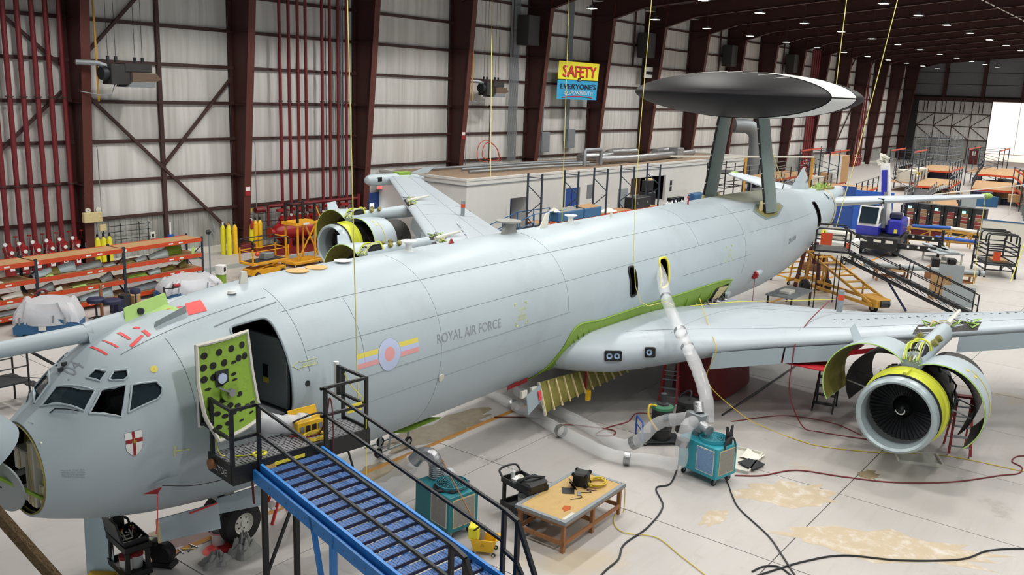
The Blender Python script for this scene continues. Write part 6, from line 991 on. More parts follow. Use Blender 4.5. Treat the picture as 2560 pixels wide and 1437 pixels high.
# pallet racks with aircraft panels
def beam(par, a, b, m='orange', h=.17, w=.05): return MB().bar(a, b, w, h).obj('beam', m, par, smooth=False)
RA = radians(5.0)
def rack(lab, x0, y0, ln, n_left=True):
    t = thing('pallet_rack', lab, 'rack', (x0, y0, 0), RA, 'orange pallet racks along the wall')
    for z in (.32, .98, 1.62, 2.32):
        for y in (0, 1.1): beam(t, (0.04, y, z - .07), (ln - .04, y, z - .07))
        MB().box(.03, .03, z - .02, ln - .03, 1.07, z).obj('shelf_board', 'board', t, smooth=False)
        for q in (.55, .68): MB().box(ln * q, -.03, z - .1, ln * q + .22, -.026, z - .04).obj('shelf_label', 'white', t, smooth=False)
    for x in (0, ln) if n_left else (ln,):
        for y in (0, 1.1): MB().bar((x, y, 0), (x, y, 2.4), .07).obj('upright', 'rack_blue', t, smooth=False)
        MB().bar((x, 0, .4), (x, 1.1, 1.2), .03).bar((x, 1.1, 1.2), (x, 0, 2.0), .03).obj('upright_brace', 'rack_blue', t, smooth=False)
    MB().box(.02, -.035, 2.2, .1, -.03, 2.3).obj('bay_number', 'white', t, smooth=False); return t
cR, sR = cos(RA), sin(RA)
def rk_(x, y, z): return V((15.5 + x * cR - y * sR, 34.95 + x * sR + y * cR, z))
r1 = rack('middle orange pallet rack in front of the sprinkler risers', 15.5, 34.95, 3.72); r2_ = rack('right-hand orange pallet rack ending at the floor fan', 15.5 + 3.76 * cR, 34.95 + 3.76 * sR, 3.95, True); r3 = rack('left-hand orange pallet rack cut by the picture edge', 15.5 - 3.76 * cR, 34.95 - 3.76 * sR, 3.72, True)
MB().box(.1, 1.16, .3, 3.85, 1.165, 2.2).obj('mesh_back', 'grey_net', r2_, smooth=False) if False else None
def apanel(lab, x, y, z, lx, ly, h, m, bow=.15, rz=0, seed=0):
    r_ = random.Random(seed); k1 = r_.random()
    def f(u, v): return (lx * (u - .5), ly * (v - .5) * (1 - .45 * k1 * u), h * sin(pi * v) * (.4 + .6 * u) + .012 + bow * .1 * sin(pi * u))
    g = MB().grid(f, 8, 6); o = g.obj('aircraft_panel', m, loc=rk_(x, y, z), rz=RA + rz); sol = o.modifiers.new('s', 'SOLIDIFY'); sol.thickness = .012; return tag(o, lab, 'aircraft panel', 'aircraft panels on the orange racks')
PN = [('pale grey wedge panel at the left of the second shelf, middle rack', .35, .35, 1.62, .8, .45, .32, 'paint'), ('yellow-green panel beside the wedge on the second shelf, middle rack', .75, .4, 1.62, .6, .5, .3, 'olive'), ('long pale panel with a dark square hole, second shelf, middle rack', 1.25, .5, 1.62, 1.1, .5, .42, 'pale_panel'), ('wide grey curved panel on the second shelf, middle rack', 2.35, .5, 1.62, 1.2, .5, .3, 'grey_panel'), ('grey scrap panel at the right of the second shelf, middle rack', 3.2, .35, 1.62, .6, .4, .12, 'grey_panel'), ('lime-tagged offcut on the second shelf, middle rack', .55, .15, 1.62, .3, .2, .05, 'lime'),
      ('grey angled bracket on the third shelf, middle rack', .5, .4, .98, .6, .5, .35, 'grey_panel'), ('small white offcut on the third shelf, middle rack', .9, .2, .98, .3, .25, .15, 'off_white'), ('long flat green-grey strip on the third shelf, middle rack', 2.3, .6, .98, 1.2, .35, .1, 'olive'), ('lime-marked flat piece on the third shelf, middle rack', 1.8, .25, .98, .6, .25, .06, 'lime'), ('grey cone panel at the right of the third shelf, middle rack', 3.1, .45, .98, .6, .4, .38, 'grey_panel'),
      ('big white fairing on the bottom shelf, middle rack', 2.6, .45, .32, 1.4, .5, .4, 'pale_panel'), ('dark long panel on the bottom shelf, middle rack', 1.2, .5, .32, 1.1, .5, .12, 'grey_panel'),
      ('grey pipe section on the second shelf, right rack', 4.75, .4, 1.62, .6, .35, .22, 'grey_panel'), ('big curved pale fairing on the second shelf, right rack', 5.6, .4, 1.62, .9, .5, .4, 'grey_panel'), ('large green-lined fairing behind it on the second shelf, right rack', 6.4, .7, 1.62, 1.3, .5, .5, 'green'), ('lime offcuts on the left of the second shelf, right rack', 4.15, .4, 1.62, .5, .4, .08, 'olive'),
      ('flat green strips on the third shelf, right rack', 4.5, .4, .98, .9, .5, .08, 'green'), ('grey folded bracket on the third shelf, right rack', 5.3, .3, .98, .6, .4, .25, 'grey_panel'), ('olive channel on the third shelf, right rack', 6.1, .5, .98, .8, .4, .22, 'olive'), ('olive cone on the third shelf, right rack', 6.95, .5, .98, .4, .35, .4, 'olive'),
      ('dark curved panel on the bottom shelf, right rack', 4.8, .5, .32, 1.5, .6, .28, 'paint_dark'), ('pale curved panel on the bottom shelf, right rack', 6.0, .5, .32, 1.2, .6, .34, 'grey_panel'),
      ('grey triangular plate on the third shelf, left rack', -1.9, .4, .98, .7, .5, .35, 'grey_panel'), ('white louvred bracket on the third shelf, left rack', -.9, .3, .98, .8, .4, .22, 'off_white'), ('flat white piece on the second shelf, left rack', -1.5, .3, 1.62, .6, .35, .06, 'off_white'), ('green strips on the second shelf, left rack', -2.5, .4, 1.62, .8, .4, .06, 'olive'), ('stacked long grey strips on the bottom shelf, left rack', -1.6, .4, .32, 2.2, .5, .16, 'grey_panel')]
for i, (lab, x, y, z, lx, ly, h, m) in enumerate(PN): apanel(lab, x, y, z, lx, ly, h, m, seed=i, rz=.15 * sin(i * 2.1))
cu = thing('blue_cupboard', 'blue steel cupboard standing on the left rack top', 'cupboard', rk_(-2.1, .5, 2.32), RA); MB().cbox(-.45, -.3, 0, .45, .3, .75, .01).obj('body', 'blue_crate', cu, smooth=False); MB().box(.3, -.32, .35, .34, -.3, .42).obj('handle', 'galv', cu, smooth=False)
o = coil('hose_coil', 'dark red hose coil hanging on the rack post', 'hose', rk_(.02, -.1, 1.05), .24, 4, 'hose_red', .025, tilt=radians(90), seed=14)
ty = [tag(MB().prism([(0, 0, 0), (.14, 0, 0), (.2, .02, .3), (.05, .02, .3)], (0, .01, 0)).obj('lime_tag', 'lime', loc=rk_(7.2, .1, 1.64), rz=RA), 'bright lime tag leaning at the end of the right rack', 'tag')]
# sheeted blue crates
def crate(lab, loc, rz, lx, ly, h, peak, m='blue_crate'):
    t = thing('sheeted_crate', lab, 'crate', loc, rz, 'plastic-sheeted blue crates'); MB().prism([(0, 0, .08), (lx, 0, .08), (lx, 0, h * .55), (lx * .75, 0, h), (lx * .25, 0, h), (0, 0, h * .55)], (0, ly, 0)).obj('crate', m, t, smooth=False)
    for x in (.1, lx / 2 - .1, lx - .3): MB().box(x, .02, 0, x + .2, ly - .02, .08).obj('skid', m, t, smooth=False)
    def f(u, v):
        a = 2 * pi * u; e = lambda c: (abs(c) ** .45) * (1 if c > 0 else -1); s = 1.05 - .3 * v ** 1.5; w_ = .03 * sin(9 * a + 4 * v) + .02 * sin(17 * a)
        return (lx / 2 + lx / 2 * s * e(cos(a)) + w_, ly / 2 + ly / 2 * s * e(sin(a)) + w_, h * .72 + .06 * sin(5 * a) + (peak - h * .72) * (v ** .75) + .05 * sin(6 * a) * v * (1 - v))
    sh = MB().grid(f, 72, 10, cu=True); n = 11; top = [i * n + 10 for i in range(72)]; sh.f.append(tuple(top)); sh.obj('plastic_sheet', 'plastic_sheet', t, ang=25)
    for x, z in ((lx * .1, .45), (lx * .62, .5), (lx * .8, .42)): MB().prism([(x, -.06, z), (x + .06, -.06, z), (x + .09, -.06, z + .28), (x + .02, -.06, z + .28)], (0, -.01, 0)).obj('tape', 'galv', t, smooth=False)
    MB().box(lx * .4, -.04, h * .35, lx * .52, -.03, h * .6).obj('paper_label', 'white', t, smooth=False); return t
crate('sheeted blue crate with humped plastic cover in front of the left rack', (13.72, 33.2, 0), radians(-38), 2.15, 1.4, .62, 1.22); crate('sheeted blue crate with a sagging plastic cover before the right rack', (20.3, 33.6, 0), radians(-4), 2.6, 1.6, .55, .95)
for i, (x, y, z, r) in enumerate(((17.05, 33.6, .8, .33), (17.5, 33.2, .75, .33), (18.6, 33.4, .95, .2))):
    t = thing('stool', ('dark navy padded stool left of the wooden post', 'dark navy padded stool nearest the aircraft nose', 'small dark stool right of the two padded ones')[i], 'stool', (x, y, 0), 0, 'stools by the crates'); MB().lathe([(z - .12, .001), (z - .12, r), (z, r * 1.03), (z + .05, r * .9), (z + .06, .001)], (0, 0, 0), (0, 0, 1), 20).obj('seat', 'navy', t); MB().cyl((0, 0, .08), (0, 0, z - .1), .04).obj('stem', 'dark_steel', t); [MB().bar((0, 0, .1), (.3 * cos(a), .3 * sin(a), .03), .04).obj('foot', 'dark_steel', t, smooth=False) for a in [k * 2 * pi / 5 for k in range(5)]]
tag(MB().cbox(17.4, 33.9, 0, 17.5, 34.0, 1.3, .01).obj('wooden_post', 'wood', smooth=False), 'short square wooden post standing behind the stools', 'post')
jb = thing('junk_boxes', 'cluster of open dark blue boxes beyond the stools', 'boxes', (18.0, 33.7, 0), .4); [MB().cbox(.5 * k, .1 * (k % 2), 0, .5 * k + .42, .4, .55 + .1 * (k % 2), .01).obj('box', ('navy', 'dark_steel', 'board')[k % 3], jb, smooth=False) for k in range(3)]
pj = thing('pallet_jack', 'black jack handle with a red grip behind the sheeted crate', 'jack', (19.7, 32.9, 0)); MB().bar((0, 0, .1), (-.15, 0, 1.0), .06).cyl((.25, 0, .95), (.5, 0, .95), .06).bar((-.15, 0, .95), (.3, 0, .9), .04).obj('lever', 'black', pj); MB().cyl((.3, 0, 1.0), (.58, 0, 1.0), .08, n=12).obj('grip', 'red', pj); MB().cbox(-.2, -.2, 0, .4, .2, .12, .02).obj('base', 'black', pj)
# floor fan, green charger, cart
ff = thing('floor_fan', 'tall pedestal fan with a grey guard at the end of the racks', 'fan', (24.6, 37.2, 0)); MB().cyl((0, 0, 0), (0, 0, 2.3), .035).cyl((0, 0, 0), (0, 0, .05), .3, n=18).obj('stand', 'galv', ff); MB().lathe([(-.12, .001), (-.12, .1), (.05, .12), (.1, .02)], (0, 0, 2.25), (1, -.4, 0), 14).obj('motor', 'black', ff); g = MB(); [g.tube([(.25 + .0 * k, r * cos(a) * .4 + .02, 2.25 + r * sin(a)) for a in [j * pi / 10 for j in range(21)]], .01, 4) for k, r in enumerate((.15, .3, .42))]; [g.tube([(.18, 0, 2.25), (.25, .42 * .4 * cos(a), 2.25 + .42 * sin(a))], .006, 4) for a in [j * pi / 8 for j in range(16)]]; g.obj('guard', 'galv', ff); [MB().prism([(.2, 0, 2.25), (.2, .14 * cos(a), 2.25 + .36 * sin(a)), (.22, .14 * cos(a + .5), 2.25 + .36 * sin(a + .5))], (.01, 0, 0)).obj('blade', 'grey_panel', ff, smooth=False) for a in (0, 2.1, 4.2)]
fc_ = thing('flat_trolley', 'low flat trolley with casters against the corrugated wall', 'trolley', (25.6, 41.6, 0)); MB().cbox(0, 0, .28, 1.6, .7, .34, .01).obj('deck', 'grey_panel', fc_, smooth=False); [wheel(fc_, (x, y, .12), .12, .06, (0, 1, 0)) for x in (.15, 1.45) for y in (.1, .6)]
gc = thing('green_charger', 'white and green charger box at the foot of the right rack', 'charger', (24.1, 35.6, 0), .5); MB().cbox(-.2, -.2, .5, .2, .2, .95, .02).obj('head', 'white', gc, smooth=False); MB().cbox(-.18, -.18, 0, .18, .18, .5, .02).obj('base', 'green', gc, smooth=False); MB().box(-.1, -.21, .65, .1, -.2, .85).obj('dial', 'dark_steel', gc, smooth=False)
# yellow scissor lift platform and wheeled stand
sc = thing('scissor_lift', 'amber scissor lift with black-topped guard rails on the open floor', 'lift', (25.75, 35.4, 0), radians(4)); Lx, Wy, z0 = 2.3, 1.0, .75
MB().cbox(.1, .1, .15, Lx - .1, Wy - .1, .45, .03).obj('chassis', 'amber', sc, smooth=False); MB().cbox(0, 0, z0 - .06, Lx, Wy, z0 + .06, .01).obj('platform', 'amber', sc, smooth=False); MB().box(.1, .1, z0 + .06, Lx - .1, Wy - .1, z0 + .07).obj('platform_mat', 'dark_steel', sc, smooth=False)
for x in (0.03, Lx - .03):
    for y in (.03, Wy - .03): MB().bar((x, y, z0), (x, y, z0 + 1.05), .06).obj('rail_post', 'amber', sc, smooth=False); MB().bar((x, y, z0 + .75), (x, y, z0 + 1.12), .08).obj('post_cap', 'black', sc, smooth=False)
for y in (.03, Wy - .03): MB().tube([(.03, y, z0 + 1.05), (.1, y, z0 + 1.15), (Lx - .1, y, z0 + 1.15), (Lx - .03, y, z0 + 1.05)], .03, 6).obj('top_rail', 'black', sc); MB().bar((.03, y, z0 + .6), (Lx - .03, y, z0 + .6), .035).obj('mid_rail', 'amber', sc, smooth=False)
for x in (.03, Lx - .03): MB().bar((x, .03, z0 + 1.12), (x, Wy - .03, z0 + 1.12), .05).obj('top_rail', 'black' if x < 1 else 'amber', sc, smooth=False); MB().bar((x, .03, z0 + .6), (x, Wy - .03, z0 + .6), .035).obj('mid_rail', 'amber', sc, smooth=False)
for y in (.15, Wy - .15): MB().bar((.3, y, .45), (2.0, y, .7), .05).bar((2.0, y, .45), (.3, y, .7), .05).obj('scissor_arm', 'amber', sc, smooth=False)
[wheel(sc, (x, y, .16), .16, .1, (0, 1, 0)) for x in (.35, Lx - .35) for y in (.06, Wy - .06)]
tag(MB().cbox(1.0, .3, 0, 1.6, .75, .3, .02).obj('grey_box', 'galv', loc=sc.location + V((0, 0, .83)), rz=.07), 'grey box with red ends standing in the amber lift', 'box'); MB().sph((.28, .0, z0 + .5), .12, 6).obj('warning_lamp', 'orange', sc)
co = coil('cable', 'amber cable heap on the floor at the end of the lift', 'cable', (25.5, 34.9, 0), .4, 4, 'amber', .03, seed=9)
ys_ = thing('wheeled_stand', 'tall amber wheeled access stand with black rails by the far engine', 'stand', (29.0, 36.3, 0), radians(4)); MB().cbox(0, 0, .15, 2.0, 1.1, .3, .02).obj('base_frame', 'amber', ys_, smooth=False)
for x in (.3, 1.5):
    for y in (.1, 1.0): MB().bar((x, y, .3), (x, y, 3.2), .08).obj('post', 'amber', ys_, smooth=False); MB().bar((x, y, 2.3), (x, y, 3.3), .1).obj('post_top', 'black', ys_, smooth=False)
MB().box(.1, 0, 2.2, 1.7, 1.1, 2.35).obj('deck', 'amber', ys_, smooth=False); MB().bar((.3, .1, .4), (1.5, .1, 2.1), .06).bar((1.5, .1, 2.3), (2.6, .1, .3), .07).bar((1.5, 1.0, 2.3), (2.6, 1.0, .3), .07).bar((1.5, .1, 3.2), (2.7, .1, 1.2), .05).obj('brace', 'amber', ys_, smooth=False); MB().bar((.3, .1, 3.25), (1.5, .1, 3.25), .05).bar((.3, 1.0, 3.25), (1.5, 1.0, 3.25), .05).bar((.3, .1, 3.25), (.3, 1.0, 3.25), .05).bar((.3, .1, 2.8), (1.5, .1, 2.8), .04).obj('guard_rail', 'black', ys_, smooth=False); MB().box(.6, -.02, 2.22, 1.0, 0, 2.32).obj('plate', 'white', ys_, smooth=False)
[wheel(ys_, (x, y, .12), .12, .06, (0, 1, 0)) for x in (.1, 1.9) for y in (.1, 1.0)]
# wall fittings near the floor
pr = MB(); [pr.bar((22.3, 42.9, z), (24.9, 42.9, z), .03) for z in (.9, 1.3, 1.7, 2.0)]; [pr.bar((x, 42.9, .6), (x, 42.9, 2.1), .03) for x in (22.4, 23.3, 24.3, 24.8)]; tag(pr.obj('pipe_rack', 'dark_steel', smooth=False), 'grid of thin dark pipes on the corrugated wall behind the racks', 'pipework')
pr = MB(); [pr.bar((30.9, 42.9, z), (36.5, 42.9, z), .03) for z in (.9, 1.4, 1.9)]; [pr.bar((x, 42.9, .5), (x, 42.9, 2.1), .03) for x in (31, 32.2, 33.6, 35.0, 36.2)]; tag(pr.obj('pipe_rack', 'dark_steel', smooth=False), 'grid of thin dark pipes on the wall right of column B6', 'pipework')
for k in range(3): tag(MB().cbox(31.0 + .35 * k, 42.85, 2.05, 31.2 + .35 * k, 42.95, 2.25, .01).obj('call_box', 'tag_yellow', smooth=False), 'small yellow call box on the wall girt right of column B6, %s from the left' % ORD[k], 'call box', 'yellow call boxes')
em = thing('emergency_light', 'cream emergency light box with two lamps on column B5', 'emergency light', (21.4, 42.0, 2.45)); MB().cbox(-.45, -.15, 0, .45, .1, .5, .03).obj('box', 'cream', em, smooth=False); [MB().lathe([(-.05, .1), (.08, .12), (.1, .02)], (x, 0, .6), (0, -1, 0), 14).obj('lamp', 'off_white', em) for x in (-.2, .3)]; MB().cbox(.3, -.12, -.45, .65, .05, -.15, .02).obj('battery_box', 'cream', em, smooth=False)
ob = MB().cbox(24.9, 42.9, 1.15, 25.2, 43.0, 1.5, .02).obj('outlet_box', 'off_white', smooth=False); tag(ob, 'small grey outlet box on the corrugated wall', 'outlet'); MB().box(24.98, 42.89, 1.22, 25.1, 42.9, 1.4).obj('receptacle', 'black', ob, smooth=False)
bp2 = thing('blue_pump', 'blue and white wall pump below the middle post', 'pump', (25.95, 42.75, .85)); MB().cyl((0, 0, 0), (0, 0, .45), .16, n=12).obj('body', 'blue', bp2); MB().cyl((0, 0, .45), (0, 0, 1.1), .05, n=8).obj('column', 'white', bp2)
ed = thing('exit_sign', 'lit red exit sign above the blue door behind the far wing', 'sign', (41.0, 42.6, 2.75)); MB().cbox(-.25, -.05, 0, .25, .05, .32, .01).obj('case', 'off_white', ed, smooth=False); vs, fs = text_pts('EXIT', .22); mat('exit_face', '#e8505a', .4, var=0, emit='#ff4a55', estr=1.2); MB().box(-.23, -.056, .02, .23, -.05, .3).obj('face', 'exit_face', ed, smooth=False); MB().add([(v.x, -.06, .16 + v.y) for v in vs], fs).obj('lettering', 'white', ed, smooth=False, fix=False)
d2 = tag(MB().cbox(40.4, 42.95, 0, 41.4, 43.05, 2.5, .02).obj('door_2', 'door_blue', smooth=False), 'dark blue side door with a bright window below the exit sign', kind='structure'); MB().box(40.5, 42.93, 1.1, 40.85, 42.95, 1.8).obj('pane', 'white_glow', d2, smooth=False)
# ================================================================ BACKGROUND, MIDDLE AND RIGHT
# tall racks in front of the white room
def upright(par, x, y0, y1, h, m='rack_blue'):
    u = MB().bar((x, y0, 0), (x, y0, h), .1).obj('upright', m, par, smooth=False); MB().bar((x, y1, 0), (x, y1, h), .1).obj('upright', m, par, smooth=False)
    MB().bar((x, y0, .5), (x, y1, 1.6), .05).bar((x, y1, 1.7), (x, y0, 2.6), .05).bar((x, y0, 2.8), (x, y1, 3.6), .05).bar((x, y0, h - .25), (x, y1, h - .25), .05).obj('upright_brace', m, par, smooth=False)
mr = thing('tall_rack', 'long rack of bare dark uprights and red beams before the white room', 'rack', (45.4, 32.6, 0))
for k, x in enumerate((0, 4.1, 7.75, 11.4, 15.3)): upright(mr, x, 0, 1.1, 4.35)
for a, b in ((0, 4.1), (4.1, 7.75), (7.75, 11.4), (11.4, 15.3)):
    for y in (0, 1.1): MB().bar((a + .05, y, 1.15), (b - .05, y, 1.15), .06, .16).obj('beam', 'orange', mr, smooth=False)
    MB().box(a + .05, .05, 1.2, b - .05, 1.05, 1.23).obj('shelf_board', 'board', mr, smooth=False); [MB().box(a + q, -.04, 1.12, a + q + .15, -.035, 1.2).obj('shelf_label', 'off_white', mr, smooth=False) for q in (.8, 1.6, 2.4)]
def bluebox(lab, loc, rz, lx, ly, h, lid):
    t = thing('blue_box', lab, 'crate', loc, rz, 'blue boxes on the tall rack'); MB().cbox(0, 0, 0, lx, ly, h, .03).obj('box', 'blue_crate', t, smooth=False); MB().prism([(.05, .05, h), (lx - .05, .05, h), (lx - .05, ly - .05, h + .08), (.05, ly - .05, h + .08)], (0, 0, .03)).obj('lid', lid, t, smooth=False); return t
bluebox('long blue crate with a grey sheet top on the tall rack', (47.0, 32.3, 1.23), 0, 2.9, 1.0, .6, 'grey_cloth'); bluebox('blue crate with a brown board top right of the grey-topped one', (50.05, 32.3, 1.23), 0, 2.1, 1.0, .62, 'board')
crumple('white rag bundle on the grey-topped blue crate', (47.0, 32.7, 1.85), .5, .4, .3, 'rag', 31, 'rag_bundle'); crumple('pale dust sheet bundled on the tall rack', (54.2, 33.1, 1.23), 1.2, .5, .3, 'rag', 33, 'dust_sheet')
bc = thing('black_case', 'large black flight case on the tall rack', 'case', (57.0, 32.5, 1.23)); MB().cbox(0, 0, 0, 2.4, .9, .8, .04).obj('shell', 'black', bc, smooth=False); [MB().box(x, -.02, .35, x + .1, 0, .5).obj('catch', 'steel', bc, smooth=False) for x in (.3, .5, 1.8)]
bm_ = thing('black_machine', 'tall black machine with a lit top behind the tall rack', 'machine', (61.6, 34.0, 0)); MB().cbox(0, 0, 0, 1.3, .8, 2.0, .05).cbox(.1, .1, 2.0, 1.0, .7, 2.9, .05).obj('cabinet', 'black', bm_, smooth=False); MB().cbox(.25, .1, 2.9, .9, .5, 3.05, .02).obj('light_bar', 'cream', bm_, smooth=False)
bench = thing('blue_bench', 'blue-topped bench crowded with white spray bottles behind the fuselage', 'bench', (61.5, 32.0, 0)); MB().cbox(0, 0, .95, 7.5, .9, 1.05, .01).obj('top', 'blue', bench, smooth=False); [MB().box(x, y, 0, x + .08, y + .08, .95).obj('leg', 'dark_steel', bench, smooth=False) for x in (.1, 3.6, 7.3) for y in (.05, .8)]
for k in range(12):
    rn = random.Random(k + 50); t = tag(MB().lathe([(0, .001), (0, .09), (.22, .09), (.3, .03), (.38, .03), (.38, .001)], (0, 0, 0), (0, 0, 1), 12).obj('spray_bottle', 'white', loc=(61.8 + .33 * k, 32.2 + .5 * rn.random(), 1.05)), 'white spray bottle on the blue bench, %s from the left' % ORD[k], 'bottle', 'spray bottles on the blue bench')
bluebox('plain blue bin at the right end of the blue bench', (66.2, 32.2, 1.05), 0, 2.0, .7, .6, 'blue_crate')
for k in range(3): tag(MB().cbox(0, 0, 0, .5, .5, .5, .04).obj('black_tool', 'black', loc=(64.2 + .8 * k, 33.2, .95)), 'black power tool at the back of the blue bench, %s from the left' % ORD[k], 'tool', 'black tools on the blue bench'); 
tag(MB().cbox(63.8, 33.1, 0, 66.6, 33.8, .95, .02).obj('low_cabinet', 'grey_panel', smooth=False), 'low grey cabinet behind the blue bench', 'cabinet')
rmp = thing('access_ramp', 'grey ramp with blue handrails leading to the blue door', 'ramp', (40.2, 32.6, 0)); MB().prism([(0, 0, 0), (8, 0, 0), (8, 0, .9), (4.5, 0, .9)], (0, 1.3, 0)).obj('ramp_body', 'dark_steel', rmp, smooth=False)
for y in (0, 1.3):
    MB().bar((0, y, 1.0), (4.5, y, 1.9), .05).bar((4.5, y, 1.9), (8, y, 1.9), .05).bar((0, y, .5), (4.5, y, 1.4), .04).obj('handrail', 'blue_crate', rmp, smooth=False)
    for x in (0, 1.5, 3, 4.5, 6.2, 8): MB().bar((x, y, .9 * min(1, x / 4.5)), (x, y, 1.0 + .9 * min(1, x / 4.5)), .05).obj('rail_post', 'blue_crate', rmp, smooth=False)
bg2 = thing('guard_rail', 'black tubular guard rail behind the far wing root', 'rail', (38.2, 33.4, 0)); [MB().tube([(0, y, 0), (0, y, 2.3), (.2, y, 2.45), (1.2, y, 2.45), (1.3, y, 2.3), (1.3, y, 0)], .05, 8).obj('hoop', 'black', bg2) for y in (0, .6)]; MB().bar((0, 0, 1.6), (1.3, 0, 1.6), .05).bar((0, 0, 2.0), (-.9, 0, 1.2), .05).obj('bar', 'black', bg2, smooth=False)
# ducts and pipes on the flat roof of the room
for i, (pts, r, m, lab) in enumerate((([(60.5, 38.0, 4.3), (66, 37.6, 4.3), (73, 38.2, 4.3), (78, 38.6, 4.3)], .3, 'foil', 'long foil-wrapped duct lying along the white room roof'), ([(60.0, 39.5, 4.4), (64, 39.2, 4.4), (66, 40.4, 4.5), (70, 40.2, 4.5)], .35, 'foil', 'fat bent foil duct behind the long one on the roof'), ([(71.0, 38.8, 4.5), (74, 39.6, 4.5), (77, 39.2, 4.4)], .33, 'foil', 'short foil duct near the right end of the roof'), ([(45, 38.3, 4.06), (54, 38.0, 4.06), (59, 37.4, 4.06)], .09, 'galv', 'front steel pipe laid on the white room roof'), ([(46, 39.8, 4.06), (55, 39.6, 4.06), (60, 38.6, 4.06)], .09, 'galv', 'middle steel pipe laid on the white room roof'), ([(44, 41.2, 4.06), (56, 40.8, 4.06), (61, 40.0, 4.06)], .09, 'galv', 'rear steel pipe laid on the white room roof'), ([(57.2, 37.2, 4.0), (57.2, 37.2, 5.1), (57.3, 37.2, 5.2), (59.4, 37.2, 5.2), (59.5, 37.2, 5.1), (59.5, 37.2, 4.0)], .14, 'galv', 'grey pipe hoop rising from the white room roof'))):
    P = bez(pts, 5) if i != 6 else pts; tag(MB().tube(P, r, 12).obj('roof_duct' if r > .2 else 'roof_pipe', m), lab, 'duct' if r > .2 else 'pipe')
tag(MB().cbox(73.2, 37.7, 3.93, 74.4, 38.6, 4.9, .03).obj('plenum_box', 'foil', smooth=False), 'square foil plenum box joining the roof ducts', 'duct')
line('air_hose', 'orange-red hose looped on the wall above the roof', 'hose', [(52.0, 42.5, 4.1), (50.9, 42.5, 4.4), (51.0, 42.5, 5.4), (52.0, 42.5, 5.7), (53.2, 42.5, 5.0), (53.3, 42.5, 4.2), (51.5, 42.5, 4.5), (51.8, 42.5, 5.5), (53.0, 42.5, 5.2), (53.6, 42.5, 4.1)], .03, 'orange'); line('standpipe', 'thin black standpipe rising from the roof by the looped hose', 'pipe', [(52.3, 42.6, 4.0), (52.3, 42.6, 8.0), (52.1, 42.6, 8.1)], .035, 'black', k=2)
# ---------------------------------------------------------------- heaters, banner
def heater(lab, x, y, z, s=1.):
    t = thing('gas_heater', lab, 'heater', (x, y, z), radians(4), 'gas heaters on the side wall'); MB().cbox(-1.0, -.4, -.45, .0, .4, .5, .03).obj('burner_case', 'heater_dark', t, smooth=False); MB().cbox(-.3, -.45, .15, 1.1, .45, .55, .03).obj('upper_duct', 'heater_dark', t, smooth=False)
    MB().prism([(0, -.5, -.3), (0, -.5, .15), (1.3, -.5, .12), (1.55, -.5, -.15), (1.2, -.5, -.3)], (0, 1.0, 0)).obj('louvre_hood', 'heater', t, smooth=False); MB().prism([(0, -.5, -.32), (1.2, -.5, -.32), (1.2, -.5, -.55), (-.3, -.5, -.55)], (0, 1, 0)).obj('reflector', 'galv', t, smooth=False); MB().lathe([(-.3, .001), (-.3, .3), (-.1, .34), (.05, .3)], (-1.0, 0, .05), (1, 0, 0), 16).obj('fan_motor', 'dark_steel', t)
    for x_ in (-.9, -.5, .5, .9): MB().cyl((x_, 0, .5), (x_, 0, 17.3 + .085 * (43.2 - y) - z), .012, n=5).obj('hanging_rod', 'dark_steel', t); MB().cbox(x_ - .06, -.05, .6, x_ + .06, .05, .85, .01).obj('isolator', 'dark_steel', t, smooth=False)
    MB().tube([(-.9, 0, .35), (-1.4, .1, .5), (-2.3, .3, .5)], .12, 8).obj('flue', 'galv', t); MB().tube([(-.6, 0, -.4), (-.8, 0, -.9), (-1.3, .2, -.95), (-2.0, .6, -.8)], .025, 6).obj('gas_hose', 'galv', t); return t
heater('brown gas heater hanging beside column B5', 23.1, 41.2, 9.45); heater('brown gas heater hanging beside the fourth visible column', 51.2, 41.7, 9.45)
for x, z0 in ((21.9, 8.2), (49.0, 8.6)): tag(MB().cyl((x, 41.6, z0), (x, 41.6, 17.4), .05, n=8).obj('gas_pipe', 'gold_yellow'), 'yellow gas pipe running down column %s' % ('B5' if x < 30 else 'left of the banner'), 'pipe', 'yellow gas pipes')
bn = thing('safety_banner', 'yellow and blue SAFETY IS EVERYONE\'S RESPONSIBILITY banner hung on the columns', 'banner', (59.4, 41.55, 8.87)); BWd, BH = 5.9, 2.98
def bf(u, v, o=0): return (BWd * u + .12 * (v - .5), o + .05 * sin(7 * u + 3 * v) * (1 - v * .6), BH * v)
MB().grid(lambda u, v: bf(u, .52 + .48 * v), 16, 6).obj('upper_half', 'banner_yellow', bn); MB().grid(lambda u, v: bf(u, .52 * v), 16, 6).obj('lower_half', 'banner_cyan', bn); MB().tube([bf(k / 16, .52, -.01) for k in range(17)], .03, 4).obj('dividing_line', 'black', bn)
def bt(txt, u0, u1, v0, v1, m, o=-.04, arch=0., shr=0., sc=1.):
    vs, fs = text_pts(txt); x0, x1 = min(v.x for v in vs), max(v.x for v in vs); y0, y1 = min(v.y for v in vs), max(v.y for v in vs); out = []
    for q in vs: a, b = (q.x - x0) / (x1 - x0), (q.y - y0) / (y1 - y0); a = .5 + (a - .5) * sc; out.append(bf(u0 + (u1 - u0) * a + shr * b, v0 + (v1 - v0) * b + arch * sin(pi * a), o))
    MB().add(out, fs).obj('lettering', m, bn, smooth=False, fix=False)
for dx, dz, m, o in ((.012, -.015, 'black', -.035), (0, 0, 'banner_red', -.05)): bt('SAFETY', .10 + dx, .92 + dx, .60 + dz, .90 + dz, m, o)
for dx in (-.006, .006): bt('SAFETY', .10 + dx, .92 + dx, .60, .90, 'banner_red', -.052)
